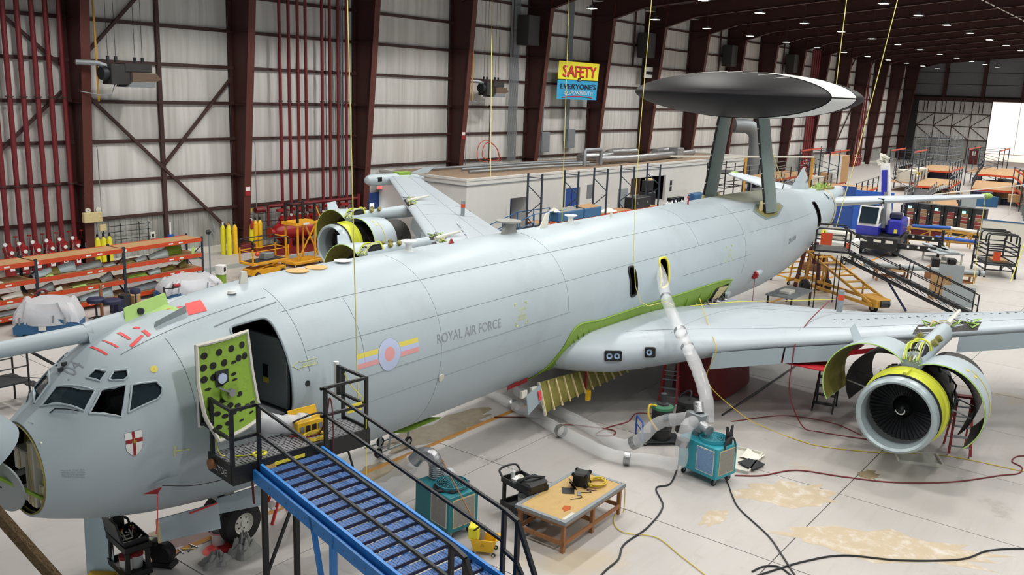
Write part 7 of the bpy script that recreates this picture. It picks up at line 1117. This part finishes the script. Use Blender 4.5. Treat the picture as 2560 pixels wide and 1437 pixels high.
MB().add([bf(.46, .48, -.05), bf(.53, .48, -.05), bf(.54, .58, -.05), bf(.47, .58, -.05)], [(0, 1, 2, 3)]).obj('is_box', 'black', bn, smooth=False); bt('is', .48, .52, .495, .565, 'white', -.06); bt("EVERYONE'S", .07, .95, .28, .42, 'black'); bt("EVERYONE'S", .075, .955, .28, .42, 'black', -.042); bt('RESPONSIBILITY!', .16, .86, .10, .21, 'white', -.045, .04, .02); MB().tube([bf(.12 + .74 * k / 16, .05 + .04 * sin(pi * k / 16), -.04) for k in range(17)], .035, 4).obj('underline', 'banner_red', bn)
ns = thing('notice_board', 'white rectangular notice high on the wall beside the rotodome', 'sign', (74.2, 42.2, 11.0)); MB().box(0, 0, 0, 3.2, .05, 1.0).obj('board', 'white', ns, smooth=False); MB().box(.3, -.01, .3, 1.6, 0, .6).obj('print', 'dark_steel', ns, smooth=False)

# ---------------------------------------------------------------- crane truck (x forward toward the camera-left of the picture)
ct = thing('mobile_crane', 'blue and white mobile crane with a raised white boom and black outriggers', 'crane', (58.2, 15.6, 0), radians(8))
MB().cbox(-.2, -1.25, .55, 6.0, 1.25, 1.05, .05).obj('chassis', 'black', ct, smooth=False); MB().cbox(-.5, -1.25, .5, .2, 1.25, 1.3, .05).obj('front_bumper', 'black', ct, smooth=False)
for y in (-.8, -.1, .7): MB().box(-.52, y - .22, .95, -.5, y + .22, 1.12).obj('front_plate', 'off_white', ct, smooth=False)
for x in (.9, 4.6):
    for y in (-1.1, 1.1): wheel(ct, (x, y, .6), .6, .4, (0, 1, 0), .5, 'dark_steel')
cb = MB(); cb.prism([(.1, .05, 1.35), (1.9, .05, 1.35), (1.9, .05, 3.0), (.7, .05, 3.05), (.15, .05, 2.1)], (0, 1.25, 0)); cb = cb.obj('cab', 'white', ct, smooth=False)
MB().prism([(.06, .15, 2.0), (.62, .15, 2.97), (.62, 1.2, 2.97), (.06, 1.2, 2.0)], (-.05, 0, .03)).obj('windscreen', 'glass_dark', cb, smooth=False); MB().prism([(.35, .03, 2.0), (1.75, .03, 2.0), (1.75, .03, 2.88), (.8, .03, 2.9)], (0, .01, 0)).obj('side_window', 'glass_dark', cb, smooth=False); MB().prism([(.1, .0, 1.3), (1.9, .0, 1.3), (1.9, .0, 1.85), (.1, .0, 1.85)], (-.06, 1.33, 0)).obj('lower_panel', 'crane_blue', cb, smooth=False); MB().bar((.4, .2, 3.12), (1.8, .2, 3.12), .05).bar((.4, 1.2, 3.12), (1.8, 1.2, 3.12), .05).bar((.5, .2, 3.12), (.5, 1.2, 3.12), .05).obj('roof_guard', 'black', cb, smooth=False)
MB().cbox(1.2, -1.3, 1.25, 4.0, -.35, 2.25, .12).cbox(2.1, -.4, 1.25, 4.2, 1.25, 2.0, .12).obj('engine_cover', 'crane_blue', ct); MB().cbox(1.6, -1.1, 2.25, 2.4, -.4, 2.65, .08).obj('exhaust_cover', 'navy', ct); MB().cbox(4.1, -1.3, 1.5, 5.0, .6, 2.1, .05).obj('rear_box', 'off_white', ct, smooth=False); MB().box(1.18, -1.0, 1.4, 1.2, -.8, 1.65).obj('warning_label', 'tag_yellow', ct, smooth=False); MB().cyl((2.2, 0, 1.05), (2.2, 0, 1.3), 1.1, n=24).obj('slew_ring', 'dark_steel', ct)
bm2 = MB().bar((2.2, -.25, 1.8), (2.35, .35, 5.7), .5, .6, up=(1, 0, 0)).obj('boom', 'white', ct, smooth=False); MB().bar((1.95, .1, 3.4), (2.05, .3, 5.3), .34, .2, up=(1, 0, 0)).obj('boom_inner', 'crane_blue', bm2, smooth=False); MB().bar((1.7, -.1, 1.6), (1.95, .05, 3.9), .2).obj('boom_ram', 'steel', bm2, smooth=False)
rn = random.Random(3); hd_ = MB(); [hd_.bar((2.0 + .5 * rn.random(), .1 + .6 * rn.random(), 5.4 + .7 * rn.random()), (2.0 + .6 * rn.random(), .1 + .7 * rn.random(), 5.5 + .8 * rn.random()), .14) for _ in range(10)]; hd_.obj('boom_head', 'off_white', bm2, smooth=False)
for x, y0, y1 in ((.4, -1.2, -3.6), (5.3, -1.2, -3.4)): q = MB().bar((x, 1.2, .75), (x, y1, .75), .34, .32).obj('outrigger', 'black', ct, smooth=False); MB().cyl((x, y1, .05), (x, y1, 1.4), .1, n=10).obj('outrigger_leg', 'black', q); MB().cyl((x, y1, 0), (x, y1, .05), .3, n=14).obj('outrigger_pad', 'dark_steel', q); [MB().box(x - .175, y1 + .5 + .6 * k, .72, x - .17, y1 + .62 + .6 * k, .86).obj('reflector', 'white', q, smooth=False) for k in range(3)]
# ---------------------------------------------------------------- long black stairs, amber loader
bs2 = thing('black_stairs', 'long black steel stairs rising to a platform at the tail', 'stairs', (41.55, 12.75, 0), radians(-66)); 
for y in (0, .8):
    MB().bar((.3, y, 2.7), (6.2, y, .15), .07, .16).obj('stringer', 'black', bs2, smooth=False); MB().bar((.3, y, 2.3), (5.4, y, .1), .06, .08).obj('lower_chord', 'black', bs2, smooth=False)
    MB().bar((.2, y, 3.7), (6.2, y, 1.15), .05).bar((6.2, y, 1.15), (6.2, y, .1), .05).bar((.2, y, 3.2), (6.2, y, .65), .04).bar((3.2, y, 1.4), (3.3, y, 2.4), .04).bar((4.5, y, .9), (4.6, y, 1.9), .04).obj('stair_rail', 'black', bs2, smooth=False)
for k in range(16): f = k / 16; MB().box(.4 + 5.8 * f, .03, 2.62 - 2.5 * f, .66 + 5.8 * f, .77, 2.66 - 2.5 * f).obj('tread', 'dark_steel', bs2, smooth=False); MB().bar((.4 + 5.8 * f, 0, 2.55 - 2.5 * f), (.7 + 5.8 * f, 0, 2.2 - 2.5 * f + .1), .03).obj('lattice', 'black', bs2, smooth=False)
MB().box(-1.1, -.4, 2.65, .4, 1.2, 2.75).obj('platform', 'black', bs2, smooth=False); MB().bar((-1.1, -.4, 2.6), (.4, -.4, 2.6), .05, .12).obj('platform_edge', 'off_white', bs2, smooth=False)
for y in (-.4, 1.2): MB().tube([(-1.1, y, 2.7), (-1.1, y, 3.65), (-1.0, y, 3.75), (.3, y, 3.75), (.4, y, 3.65), (.4, y, 2.7)], .04, 8).tube([(-1.1, y, 3.25), (.4, y, 3.25)], .03, 6).obj('guard_rail', 'black', bs2); MB().bar((-.9, y, 0), (-.9, y, 2.65), .05).bar((.1, y, 0), (.1, y, 2.65), .05).obj('leg', 'black', bs2, smooth=False)
MB().bar((2.2, .4, 1.6), (3.3, .4, .05), .1).obj('prop', 'navy', bs2, smooth=False); MB().box(-.9, -.45, 3.0, -.4, -.44, 3.55).obj('orange_notice', 'orange', bs2, smooth=False)
yl = thing('belt_loader', 'amber loader with an inclined ladder frame under the tail', 'loader', (43.5, 14.3, 0), radians(-123))
for y in (0, 1.0): MB().bar((-1.0, y, 2.1), (3.9, y, .55), .08, .12).obj('ladder_rail', 'gold_yellow', yl, smooth=False); MB().bar((-1.6, y, .45), (4.0, y, .45), .1, .14).obj('chassis_rail', 'gold_yellow', yl, smooth=False)
for k in range(9): f = k / 8; MB().bar((-.9 + 4.7 * f, 0, 2.07 - 1.5 * f), (-.9 + 4.7 * f, 1.0, 2.07 - 1.5 * f), .2, .06).obj('rung', 'gold_yellow', yl, smooth=False)
MB().bar((-.8, 0, .45), (-.6, 0, 2.0), .08).bar((-.8, 1, .45), (-.6, 1, 2.0), .08).bar((.6, 0, .45), (.7, 0, 1.6), .06).bar((2.2, 1, .45), (2.2, 1, 1.1), .06).obj('prop', 'gold_yellow', yl, smooth=False); [wheel(yl, (x, y, .36), .36, .2, (0, 1, 0), .45, 'dark_steel') for x in (-.6,) for y in (-.15, 1.15)]; wheel(yl, (3.6, .5, .25), .25, .15, (0, 1, 0)); MB().cbox(3.2, .1, .35, 4.2, .9, .75, .03).obj('tow_head', 'gold_yellow', yl, smooth=False); MB().cyl((4.2, .3, .55), (4.3, .7, .55), .16, n=12).obj('roller', 'dark_steel', yl)
sa = thing('low_stand', 'amber low tubular stand on small wheels under the tail', 'stand', (45.0, 16.2, 0), radians(-25)); [MB().bar((x, y, .2), (x + .25, y, 1.5), .07).obj('post', 'amber', sa, smooth=False) for x in (0, 2.0) for y in (0, 1.3)]
for z in (.35, .9, 1.45): MB().bar((.05, 0, z), (2.2, 0, z), .06).bar((.05, 1.3, z), (2.2, 1.3, z), .06).bar((.1, 0, z), (.1, 1.3, z), .06).bar((2.1, 0, z), (2.1, 1.3, z), .06).obj('rail', 'amber', sa, smooth=False)
MB().cyl((-.1, 0, .3), (2.3, 0, .3), .09, n=10).obj('base_tube', 'amber', sa); [wheel(sa, (x, y, .1), .1, .05, (0, 1, 0)) for x in (0, 2.1) for y in (0, 1.3)]
tj = thing('tail_jack', 'dark red and wood tail trestle under the rear fuselage', 'trestle', (45.6, 15.2, 0)); MB().cbox(-.6, -.5, .9, .9, .5, 1.2, .02).obj('wooden_top', 'wood', tj, smooth=False); [MB().bar((x, y, 0), (x * .6, y * .6, 2.0), .16).obj('leg', 'steel_red_lit', tj, smooth=False) for x in (-.7, .8) for y in (-.6, .6)]; MB().cyl((.1, 0, 1.2), (.1, 0, 2.3), .14, n=12).obj('ram', 'red_dark', tj)
lt = thing('low_table', 'low grey steel table under the rear fuselage', 'table', (38.6, 14.6, 0)); MB().box(0, -1, .7, 2.6, .3, .76).obj('top', 'galv', lt, smooth=False); [MB().bar((x, y, 0), (x, y, .7), .07).obj('leg', 'dark_steel', lt, smooth=False) for x in (.1, 2.5) for y in (-.9, .2)]; tag(MB().cbox(39.2, 14.0, .76, 39.9, 14.5, .9, .02).obj('metal_part', 'off_white', smooth=False), 'cream metal part lying on the low grey table', 'part')
# yellow rope bundle at the tail
coil('rope_bundle', 'hank of bright yellow rope hanging at the tail platform', 'rope', (43.7, 14.3, 3.05), .3, 7, 'rope_yellow', .03, tilt=radians(80), seed=22)
# ---------------------------------------------------------------- dark parts cabinets
for k in range(6):
    y = 17.7 - .95 * k; t = thing('parts_cabinet', 'tall black parts cabinet behind the crane, %s from the left' % ORD[k], 'cabinet', (72.6, y, 0), 0, 'black parts cabinets'); MB().cbox(0, -.9, 0, .8, 0, 2.15, .02).obj('case', 'black', t, smooth=False)
    for j in range(6): MB().box(-.012, -.68, .2 + .26 * j, 0, -.22, .2 + .26 * j + .2).obj('drawer_row', ('part_tan', 'part_red', 'part_red', 'part_tan', 'part_red', 'part_tan')[(j + k) % 6], t, smooth=False); MB().box(-.02, -.68, .41 + .26 * j, -.005, -.22, .43 + .26 * j).obj('shelf_lip', 'off_white', t, smooth=False)
    MB().box(-.015, -.68, 1.78, 0, -.22, 2.05).obj('header', 'dark_steel', t, smooth=False)
    if k % 2 == 0: MB().box(-.022, -.5, 1.72, -.012, -.25, 1.9).obj('screen', 'screen', t, smooth=False)
    MB().box(-.02, -.86, 1.35, -.012, -.78, 1.45).obj('lock', 'white', t, smooth=False)
bd = thing('blue_partition', 'tall bright blue partition behind the crane boom', 'partition', (69.5, 19.4, 0)); MB().box(0, -1.6, 0, .1, 1.2, 3.0).obj('panel', 'blue', bd, smooth=False); MB().box(.1, 1.2, 0, .2, 2.6, 3.2).obj('panel', 'door_blue', bd, smooth=False)
wbd = thing('whiteboard', 'large grey-white board with a dark frame behind the black scaffold', 'board', (64.6, 8.0, 0), 0); MB().box(0, 0, .3, .08, 2.9, 2.3).obj('panel', 'off_white', wbd, smooth=False); [MB().bar((0, y, 0), (0, y, 2.35), .08).obj('post', 'blue_crate', wbd, smooth=False) for y in (0, 2.9)]; MB().bar((0, 0, 2.32), (0, 2.9, 2.32), .08).obj('rail', 'blue_crate', wbd, smooth=False)
yt = thing('yellow_trestle', 'long yellow frame carrying a blue-padded red panel beside the crane', 'trestle', (64.4, 15.2, 0), radians(-67)); 
for y in (0, .7):
    MB().bar((0, y, .45), (5.2, y, .45), .09).bar((0, y, 1.25), (5.2, y, 1.05), .09).obj('frame_rail', 'gold_yellow', yt, smooth=False)
    for k in range(5): MB().bar((1.3 * k, y, .1), (1.3 * k, y, 1.25 - .05 * k), .09).obj('post', 'gold_yellow', yt, smooth=False); (MB().bar((1.3 * k, y, .45), (1.3 * k + 1.3, y, 1.1), .06).obj('brace', 'gold_yellow', yt, smooth=False) if k < 4 else None)
MB().box(.1, .0, .65, 2.0, .05, 1.15).obj('red_panel', 'red_dark', yt, smooth=False); MB().cyl((.2, .35, 1.35), (2.6, .35, 1.38), .12, n=10).obj('blue_pad', 'blue', yt); MB().cyl((2.6, .35, 1.38), (5.2, .35, 1.15), .11, n=10).obj('white_pad', 'rag', yt); MB().cyl((1.6, -.4, .8), (4.2, -.4, .65), .11, n=10).obj('blue_tube', 'blue', yt); [wheel(yt, (x, y, .14), .14, .07, (0, 1, 0)) for x in (0, 2.2, 4.5) for y in (0, .7)]
sk = thing('black_scaffold', 'folded black scaffold stand with wheels and an orange tag', 'scaffold', (56.3, 8.2, 0), radians(25))
for x in (0, 2.6):
    for y in (-.8, .8): MB().bar((x, y, .1), (x, y, 2.0), .08).obj('post', 'black', sk, smooth=False); wheel(sk, (x, y, .14), .14, .08, (0, 1, 0), .5, 'galv')
for z in (.45, .85, 1.3, 1.55, 1.8): MB().bar((0, -.8, z), (2.6, -.8, z), .06).bar((0, .8, z), (2.6, .8, z), .06).bar((0, -.8, z), (0, .8, z), .06).bar((2.6, -.8, z), (2.6, .8, z), .06).obj('rail', 'black', sk, smooth=False)
MB().box(0, -.8, .7, 2.6, .8, .78).obj('deck', 'dark_steel', sk, smooth=False); [MB().tube([(x, -.8, 1.9), (x, -.8, 2.35), (x + .1, -.7, 2.45), (x + .1, .7, 2.45), (x, .8, 2.35), (x, .8, 1.9)], .05, 8).obj('hoop', 'black', sk) for x in (.1, .6, 1.6, 2.4)]; MB().bar((0, -.8, .1), (1.2, -.8, .7), .05).bar((2.6, -.8, .1), (1.5, -.8, .7), .05).obj('brace', 'black', sk, smooth=False); MB().box(-.06, .1, 1.0, -.05, .5, 1.5).obj('orange_tag', 'orange', sk, smooth=False); MB().box(.8, -.6, .78, 1.9, .2, .9).obj('board', 'board', sk, smooth=False)
stb = thing('steel_table', 'pale steel work table with two perforated trays on top', 'table', (58.4, 10.5, 0), radians(38)); MB().box(0, 0, .72, 2.4, 1.5, .78).obj('top', 'grey_panel', stb, smooth=False); [MB().bar((x, y, 0), (x, y, .72), .09).obj('leg', 'off_white', stb, smooth=False) for x in (.1, 2.3) for y in (.1, 1.4)]; MB().box(.1, .1, .25, 2.3, 1.4, .3).obj('shelf', 'off_white', stb, smooth=False)
for k in range(2): tag(MB().cbox(0, 0, 0, 2.6, .55, .12, .02).obj('metal_tray', 'grey_panel', loc=(58.2 + .5 * k, 10.75 + .62 * k, .78), rz=radians(38)), '%s perforated grey tray on the pale steel table' % ('near' if k == 0 else 'rear'), 'tray')
lp = thing('long_pipe', 'long pale grey pipe with black clamps laid on low trestles', 'pipe', (50.05, 13.95, .78)); a, b = V((0, 0, 0)), V((2.4, -5.6, 0)); MB().cyl(a, b, .13, n=14).obj('pipe', 'grey_panel', lp); [MB().cyl(a + (b - a) * f, a + (b - a) * (f + .012), .17, n=14).obj('clamp', 'black', lp) for f in (.06, .3, .55, .78, .95)]
for i, (x, y) in enumerate(((50.6, 12.6), (52.0, 9.6))):
    wb2 = thing('wooden_bench', 'small wooden bench carrying the %s end of the long pipe' % ('left' if i == 0 else 'right'), 'bench', (x, y, 0), radians(-60)); MB().box(-.9, -.4, .58, .9, .4, .65).obj('top', 'board', wb2, smooth=False); [MB().bar((p, q, 0), (p, q, .58), .09).obj('leg', 'wood', wb2, smooth=False) for p in (-.8, .8) for q in (-.3, .3)]; MB().bar((-.8, -.3, .25), (.8, -.3, .25), .05, .1).bar((-.8, .3, .25), (.8, .3, .25), .05, .1).obj('stretcher', 'wood', wb2, smooth=False)
for i, (x, y) in enumerate(((53.3, 11.0), (53.9, 10.3))): tag(MB().cbox(-.22, -.22, 0, .22, .22, .5, .06).obj('fan_heater', 'black', loc=(x, y, .65), rz=.4), 'black fan heater on the right wooden bench, %s' % ('left' if i == 0 else 'right'), 'heater', 'black fan heaters'); 
tag(MB().box(52.9, 9.9, 0, 54.4, 11.4, .65).obj('bench_block', 'wood', smooth=False), 'wooden block under the two black fan heaters', 'block')
for i, (x, y, lx, h, m, lab) in enumerate(((47.9, 9.7, 1.1, 1.7, 'grey_panel', 'tall grey metal sheet leaning behind the black stairs'), (47.3, 9.9, .9, 1.2, 'board', 'tan board with a blue edge leaning left of the grey sheet'), (46.4, 9.1, 1.4, .95, 'grey_panel', 'low shiny grey sheet at the foot of the black stairs'), (47.2, 8.3, .5, 1.0, 'off_white', 'narrow white panel beside the shiny grey sheet'))): tag(MB().prism([(0, 0, 0), (.25, -lx, 0), (.35, -lx, h), (.1, 0, h)], (.03, 0, 0)).obj('metal_sheet', m, loc=(x, y, 0), smooth=False), lab, 'sheet', 'loose sheets by the black stairs')
# ---------------------------------------------------------------- big orange racks and scaffolds toward the far end
def brack(lab, loc, rz, n, ln, h, lv, dep=1.2):
    t = thing('pallet_rack', lab, 'rack', loc, rz, 'far orange pallet racks')
    for k in range(n + 1): upright(t, k * ln, 0, dep, h)
    for k in range(n):
        for z in lv:
            for y in (0, dep): MB().bar((k * ln + .05, y, z), ((k + 1) * ln - .05, y, z), .08, .16).obj('beam', 'orange', t, smooth=False)
            if z < h - .6: MB().box(k * ln + .05, .05, z + .06, (k + 1) * ln - .05, dep - .05, z + .1).obj('shelf_board', 'board', t, smooth=False)
    return t
brack('tall orange rack behind the tail fin stub, holding crates', (92, 30.2, 0), radians(5), 2, 4.2, 4.6, (.9, 4.4), 3.0); brack('tall orange rack right of the crane boom', (105, 25.4, 0), radians(4), 2, 4.2, 4.6, (.9, 4.4), 2.4); brack('orange rack near the open doorway, upper row', (122, 19.8, 0), radians(3), 2, 5, 4.6, (1.6, 4.4), 3.4); brack('orange rack nearest the right edge with many shelves', (96, 11.0, 0), radians(14), 2, 4.5, 3.6, (.6, 1.6, 2.6, 3.4), 2.2); brack('low orange rack behind the black cabinets', (80, 9.0, 0), radians(6), 2, 3.5, 2.2, (.7, 1.5, 2.1), 1.2)
def crowd(lab0, grp, n, seed, x0, x1, y0, y1, z, cols, smin=.4, smax=1.2, nm='storage_box', cat='box'):
    r_ = random.Random(seed)
    for k in range(n):
        lx, ly, h = (smin + (smax - smin) * r_.random() for _ in range(3)); x, y = x0 + (x1 - x0) * (k + .5) / n, y0 + (y1 - y0) * r_.random(); o = MB().cbox(-lx / 2, -ly / 2, 0, lx / 2, ly / 2, h * .7, .04).obj(nm, cols[k % len(cols)], loc=(x, y, z), rz=r_.random() * .6, smooth=False); MB().box(-lx * .2, -ly / 2 - .01, h * .2, lx * .2, -ly / 2, h * .45).obj('label', 'off_white', o, smooth=False); tag(o, lab0 % ORD[min(k, 11)], cat, grp)
crowd('stored box on the rack behind the fin stub, %s from the left', 'boxes on the rack behind the fin stub', 6, 3, 93, 100, 31, 32.5, 1.0, ['off_white', 'board', 'grey_panel', 'white'], .8, 1.9); crowd('stored box on the low rack behind the cabinets, %s from the left', 'boxes behind the black cabinets', 7, 5, 80.5, 86.5, 9.3, 9.8, 1.6, ['board', 'tan_disc', 'grey_panel', 'off_white'], .5, 1.0); crowd('bin on the floor between the racks and the cabinets, %s from the left', 'bins between the racks', 9, 8, 84, 100, 15, 22, 0, ['navy', 'grey_panel', 'board', 'blue_crate'], .9, 2.0); crowd('crate on the floor beyond the tail, %s from the left', 'crates beyond the tail', 10, 12, 74, 92, 25, 33, 0, ['dark_steel', 'grey_panel', 'board', 'off_white', 'navy'], .8, 1.8); crowd('stored box on the shelves at the right edge, %s from the left', 'boxes at the right edge', 8, 14, 96.5, 104.5, 12, 14, .7, ['board', 'dark_steel', 'grey_panel'], .6, 1.3); crowd('pale block on the far orange rack, %s from the left', 'pale blocks on the far rack', 4, 17, 106, 112, 26, 27, 1.0, ['off_white', 'white', 'yellow'], .9, 2.0)
bigb = thing('packing_case', 'large tan packing case with a white end on the rack by the boom', 'case', (97.2, 31.6, 1.0)); MB().cbox(0, -1, 0, 2.6, 1, 2.9, .04).obj('case', 'board', bigb, smooth=False); MB().box(-.02, -1, 0, 0, 1, 2.9).obj('end_panel', 'white', bigb, smooth=False)
def scaff(lab, loc, rz, nx, ny, nz, px_, pz, m, m2=None):
    t = thing('scaffold', lab, 'scaffold', loc, rz, 'grey scaffolds')
    for i in range(nx + 1):
        for j in range(ny + 1): MB().cyl((i * px_, j * 1.6, 0), (i * px_, j * 1.6, nz * pz + .8), .05, n=6).obj('standard', m, t)
    for k in range(1, nz + 1):
        for j in range(ny + 1): MB().cyl((0, j * 1.6, k * pz), (nx * px_, j * 1.6, k * pz), .05, n=6).cyl((0, j * 1.6, k * pz + .5), (nx * px_, j * 1.6, k * pz + .5), .04, n=6).obj('ledger', m2 or m, t)
        for i in range(nx + 1): MB().cyl((i * px_, 0, k * pz), (i * px_, ny * 1.6, k * pz), .04, n=6).obj('transom', m, t)
    MB().box(0, 0, nz * pz, nx * px_, ny * 1.6, nz * pz + .06).obj('deck', 'dark_steel', t, smooth=False); return t
scaff('tall silver scaffold before the far end wall', (146, 30.5, 0), radians(-3), 3, 3, 4, 2.2, 1.15, 'galv', 'steel'); scaff('grey scaffold hoarding beyond the tail on the left', (70, 27.5, 0), radians(4), 4, 1, 2, 2.2, 1.1, 'grey_net'); scaff('grey scaffold behind the crane', (78, 17.5, 0), radians(8), 4, 1, 2, 2.2, 1.0, 'grey_net'); scaff('black scaffold beside the far dome strut', (67.8, 30.5, 0), 0, 2, 1, 3, 1.8, 1.15, 'black'); scaff('grey scaffold at the right edge behind the tailplane', (88, 10, 0), radians(10), 3, 1, 2, 2.4, 1.1, 'grey_net')
for i, (x, y) in enumerate(((77.5, 33.0), (85, 29.5))):
    t = thing('yellow_hoist', 'yellow gantry post with a pale crossbeam beyond the tail, %s' % ('left' if i == 0 else 'right'), 'gantry', (x, y, 0), 0, 'yellow gantry posts'); MB().bar((0, 0, 0), (0, 0, 4.2), .22).obj('post', 'gold_yellow', t, smooth=False); (MB().bar((-7, 4, 4.3), (7.5, -3.5, 4.3), .16).obj('crossbeam', 'off_white', t, smooth=False) if i == 0 else None)
tag(MB().bar((76, 16.5, 2.6), (120, 8.0, 2.6), .08).obj('long_rail', 'off_white', smooth=False), 'long pale rail crossing behind the tailplane', 'rail'); 
for x, y in ((76.2, 16.46), (92, 13.4), (110, 9.95)): tag(MB().bar((x, y, 0), (x, y, 2.6), .08).obj('rail_stanchion', 'off_white', smooth=False), 'pale stanchion holding the long rail, %s' % ('left' if x < 80 else 'middle' if x < 100 else 'right'), 'stanchion', 'rail stanchions')
wv = thing('white_vehicle', 'small white cart with an orange notice beside the tail platform', 'cart', (52.6, 16.6, 0), radians(-10)); MB().cbox(0, -.7, .4, 2.2, .7, 1.5, .12).obj('body', 'white', wv); MB().cbox(.2, -.65, 1.5, 1.6, .65, 2.0, .1).obj('canopy', 'off_white', wv); [wheel(wv, (x, y, .28), .28, .16, (0, 1, 0)) for x in (.45, 1.75) for y in (-.6, .6)]; MB().box(.3, -.72, .9, .9, -.7, 1.4).obj('notice', 'orange', wv, smooth=False)
def dock(lab, loc, rz, lx, ly, z, seed, rails=True):
    t = thing('work_dock', lab, 'platform', loc, rz, 'maintenance dock platforms'); r_ = random.Random(seed)
    MB().box(0, 0, z - .06, lx, ly, z).obj('deck', 'board', t, smooth=False); MB().bar((0, 0, z - .12), (lx, 0, z - .12), .1, .2).bar((0, ly, z - .12), (lx, ly, z - .12), .1, .2).bar((0, 0, z - .12), (0, ly, z - .12), .1, .2).obj('edge_beam', 'orange', t, smooth=False)
    nx = int(lx / 2.4)
    for i in range(nx + 1):
        x = lx * i / nx; [MB().bar((x, q, 0), (x, q, z + 1.1), .09).obj('post', 'rack_blue', t, smooth=False) for q in (0, ly)]
        if i < nx: MB().bar((x, 0, .1), (x + lx / nx, 0, z - .2), .05).bar((x, ly, .1), (x + lx / nx, ly, z - .2), .05).obj('brace', 'rack_blue', t, smooth=False)
    for y in (0, ly): MB().cyl((0, y, z + 1.05), (lx, y, z + 1.05), .035, n=6).cyl((0, y, z + .55), (lx, y, z + .55), .03, n=6).obj('guard_rail', 'grey_net', t)
    for k in range(int(lx)): a, h = .5 + r_.random() * .7, .3 + r_.random() * .6; MB().cbox(k + .1, .4 + r_.random() * (ly - 1.4), 0, k + .1 + a * .8, 1.2 + r_.random() * (ly - 1.4), min(h + .2, z - .3), .03).obj('stowed_box', ('dark_steel', 'navy', 'black', 'grey_panel', 'board')[k % 5], t, smooth=False)
    return t
dock('long dock platform with orange edges behind the black cabinets', (79.5, 15.2, 0), radians(13), 10, 3.6, 1.3, 1); dock('dock platform with grey rails left of the crane boom', (83, 24.6, 0), radians(6), 11, 4.0, 1.25, 2); dock('dock platform beyond the tailplane toward the doorway', (100, 14.0, 0), radians(9), 12, 4.2, 1.5, 3); dock('dock platform in the middle distance right of the boom', (101, 20.6, 0), radians(6), 12, 3.6, 1.2, 4); dock('dock platform far back below the silver scaffold', (124, 25.5, 0), radians(4), 12, 4, 1.4, 5); dock('dock platform along the wall beyond the white room', (88, 34.5, 0), radians(2), 14, 3.5, 1.5, 6); dock('dock platform at the right edge before the doorway', (112, 15.5, 0), radians(8), 14, 4.5, 2.2, 7); dock('low dock platform just behind the tail', (70.5, 21.5, 0), radians(5), 8, 3.0, 1.1, 8)
for i, (x, y, ln, h) in enumerate(((74.5, 21.0, 7, 2.0), (73.5, 23.2, 8, 1.8), (86, 18.6, 9, 2.1), (118, 30, 10, 2.4))):
    t = thing('storage_shelves', ('grey wire shelving just left of the crane cab', 'second run of grey wire shelving behind the crane', 'grey shelving behind the black cabinets', 'grey shelving far back along the wall')[i], 'shelving', (x, y, 0), radians(4), 'grey wire shelving')
    for k in range(int(ln / 1.2) + 1): [MB().bar((1.2 * k, q, 0), (1.2 * k, q, h), .05).obj('post', 'dark_steel', t, smooth=False) for q in (0, .6)]
    for z in (.25, .8, 1.35, 1.9):
        if z < h: MB().box(0, 0, z, ln, .6, z + .03).obj('shelf', 'grey_net', t, smooth=False)
    r_ = random.Random(i)
    for k in range(int(ln * 2)): z = (.28, .83, 1.38)[k % 3]; MB().cbox(.5 * k, .08, z, .5 * k + .25 + .2 * r_.random(), .5, z + .2 + .2 * r_.random(), .01).obj('stored_bin', ('dark_steel', 'board', 'navy', 'black', 'red_dark')[k % 5], t, smooth=False)
# ---------------------------------------------------------------- hanging ropes
def hang(lab, top, bot, r=.012, m='rope', mid=None): return line('hanging_rope', lab, 'rope', [top] + ([mid] if mid else []) + [bot], r, m, k=6, grp='ropes hanging from the roof')
hang('pale rope hanging from the roof in front of the roundel', (10.9, 12.45, 20.0), (11.35, 12.35, 3.1), .011); hang('pale rope hanging down past the open hatches to the wing', dw(23.6, 2.05, 16.3), dw(24.3, 2.9, -.5), .012, mid=dw(23.1, 2.05, 1.2)); hang('pale rope hanging behind the fuselage by the second heater', (49.5, 40.5, 17.55), (44.5, 36.0, 2.2), .03); hang('pale rope hanging in front of the white room roof', (43.5, 30, 18.4), (44.0, 30, 1.2), .022)
hang('pale rope from the roof to the rotodome rim', dw(39.2, 2.6, 16.0), dw(38.9, 2.6, 6.3), .018); hang('long pale rope from the roof to the tail', dw(48, 3.0, 16.2), dw(44.6, 1.6, -.3), .02, mid=dw(46, 2.2, 6.0)); hang('pale rope slanting from the rotodome down to the tail fin', dw(39.5, -1.0, 5.4), dw(41.5, -.2, 2.0), .018); hang('pale rope at the tailplane tip dropping to the floor', dw(52, 6.9, 1.2), dw(50.5, 7.2, -3.5), .02, 'rope', dw(51.8, 6.95, -1.5)); hang('yellow rope at the right slanting down to the black scaffold', (74, 6.3, 17.5), (54.8, 7.4, .1), .02, 'rope_yellow', (60, 7.1, 5.2))
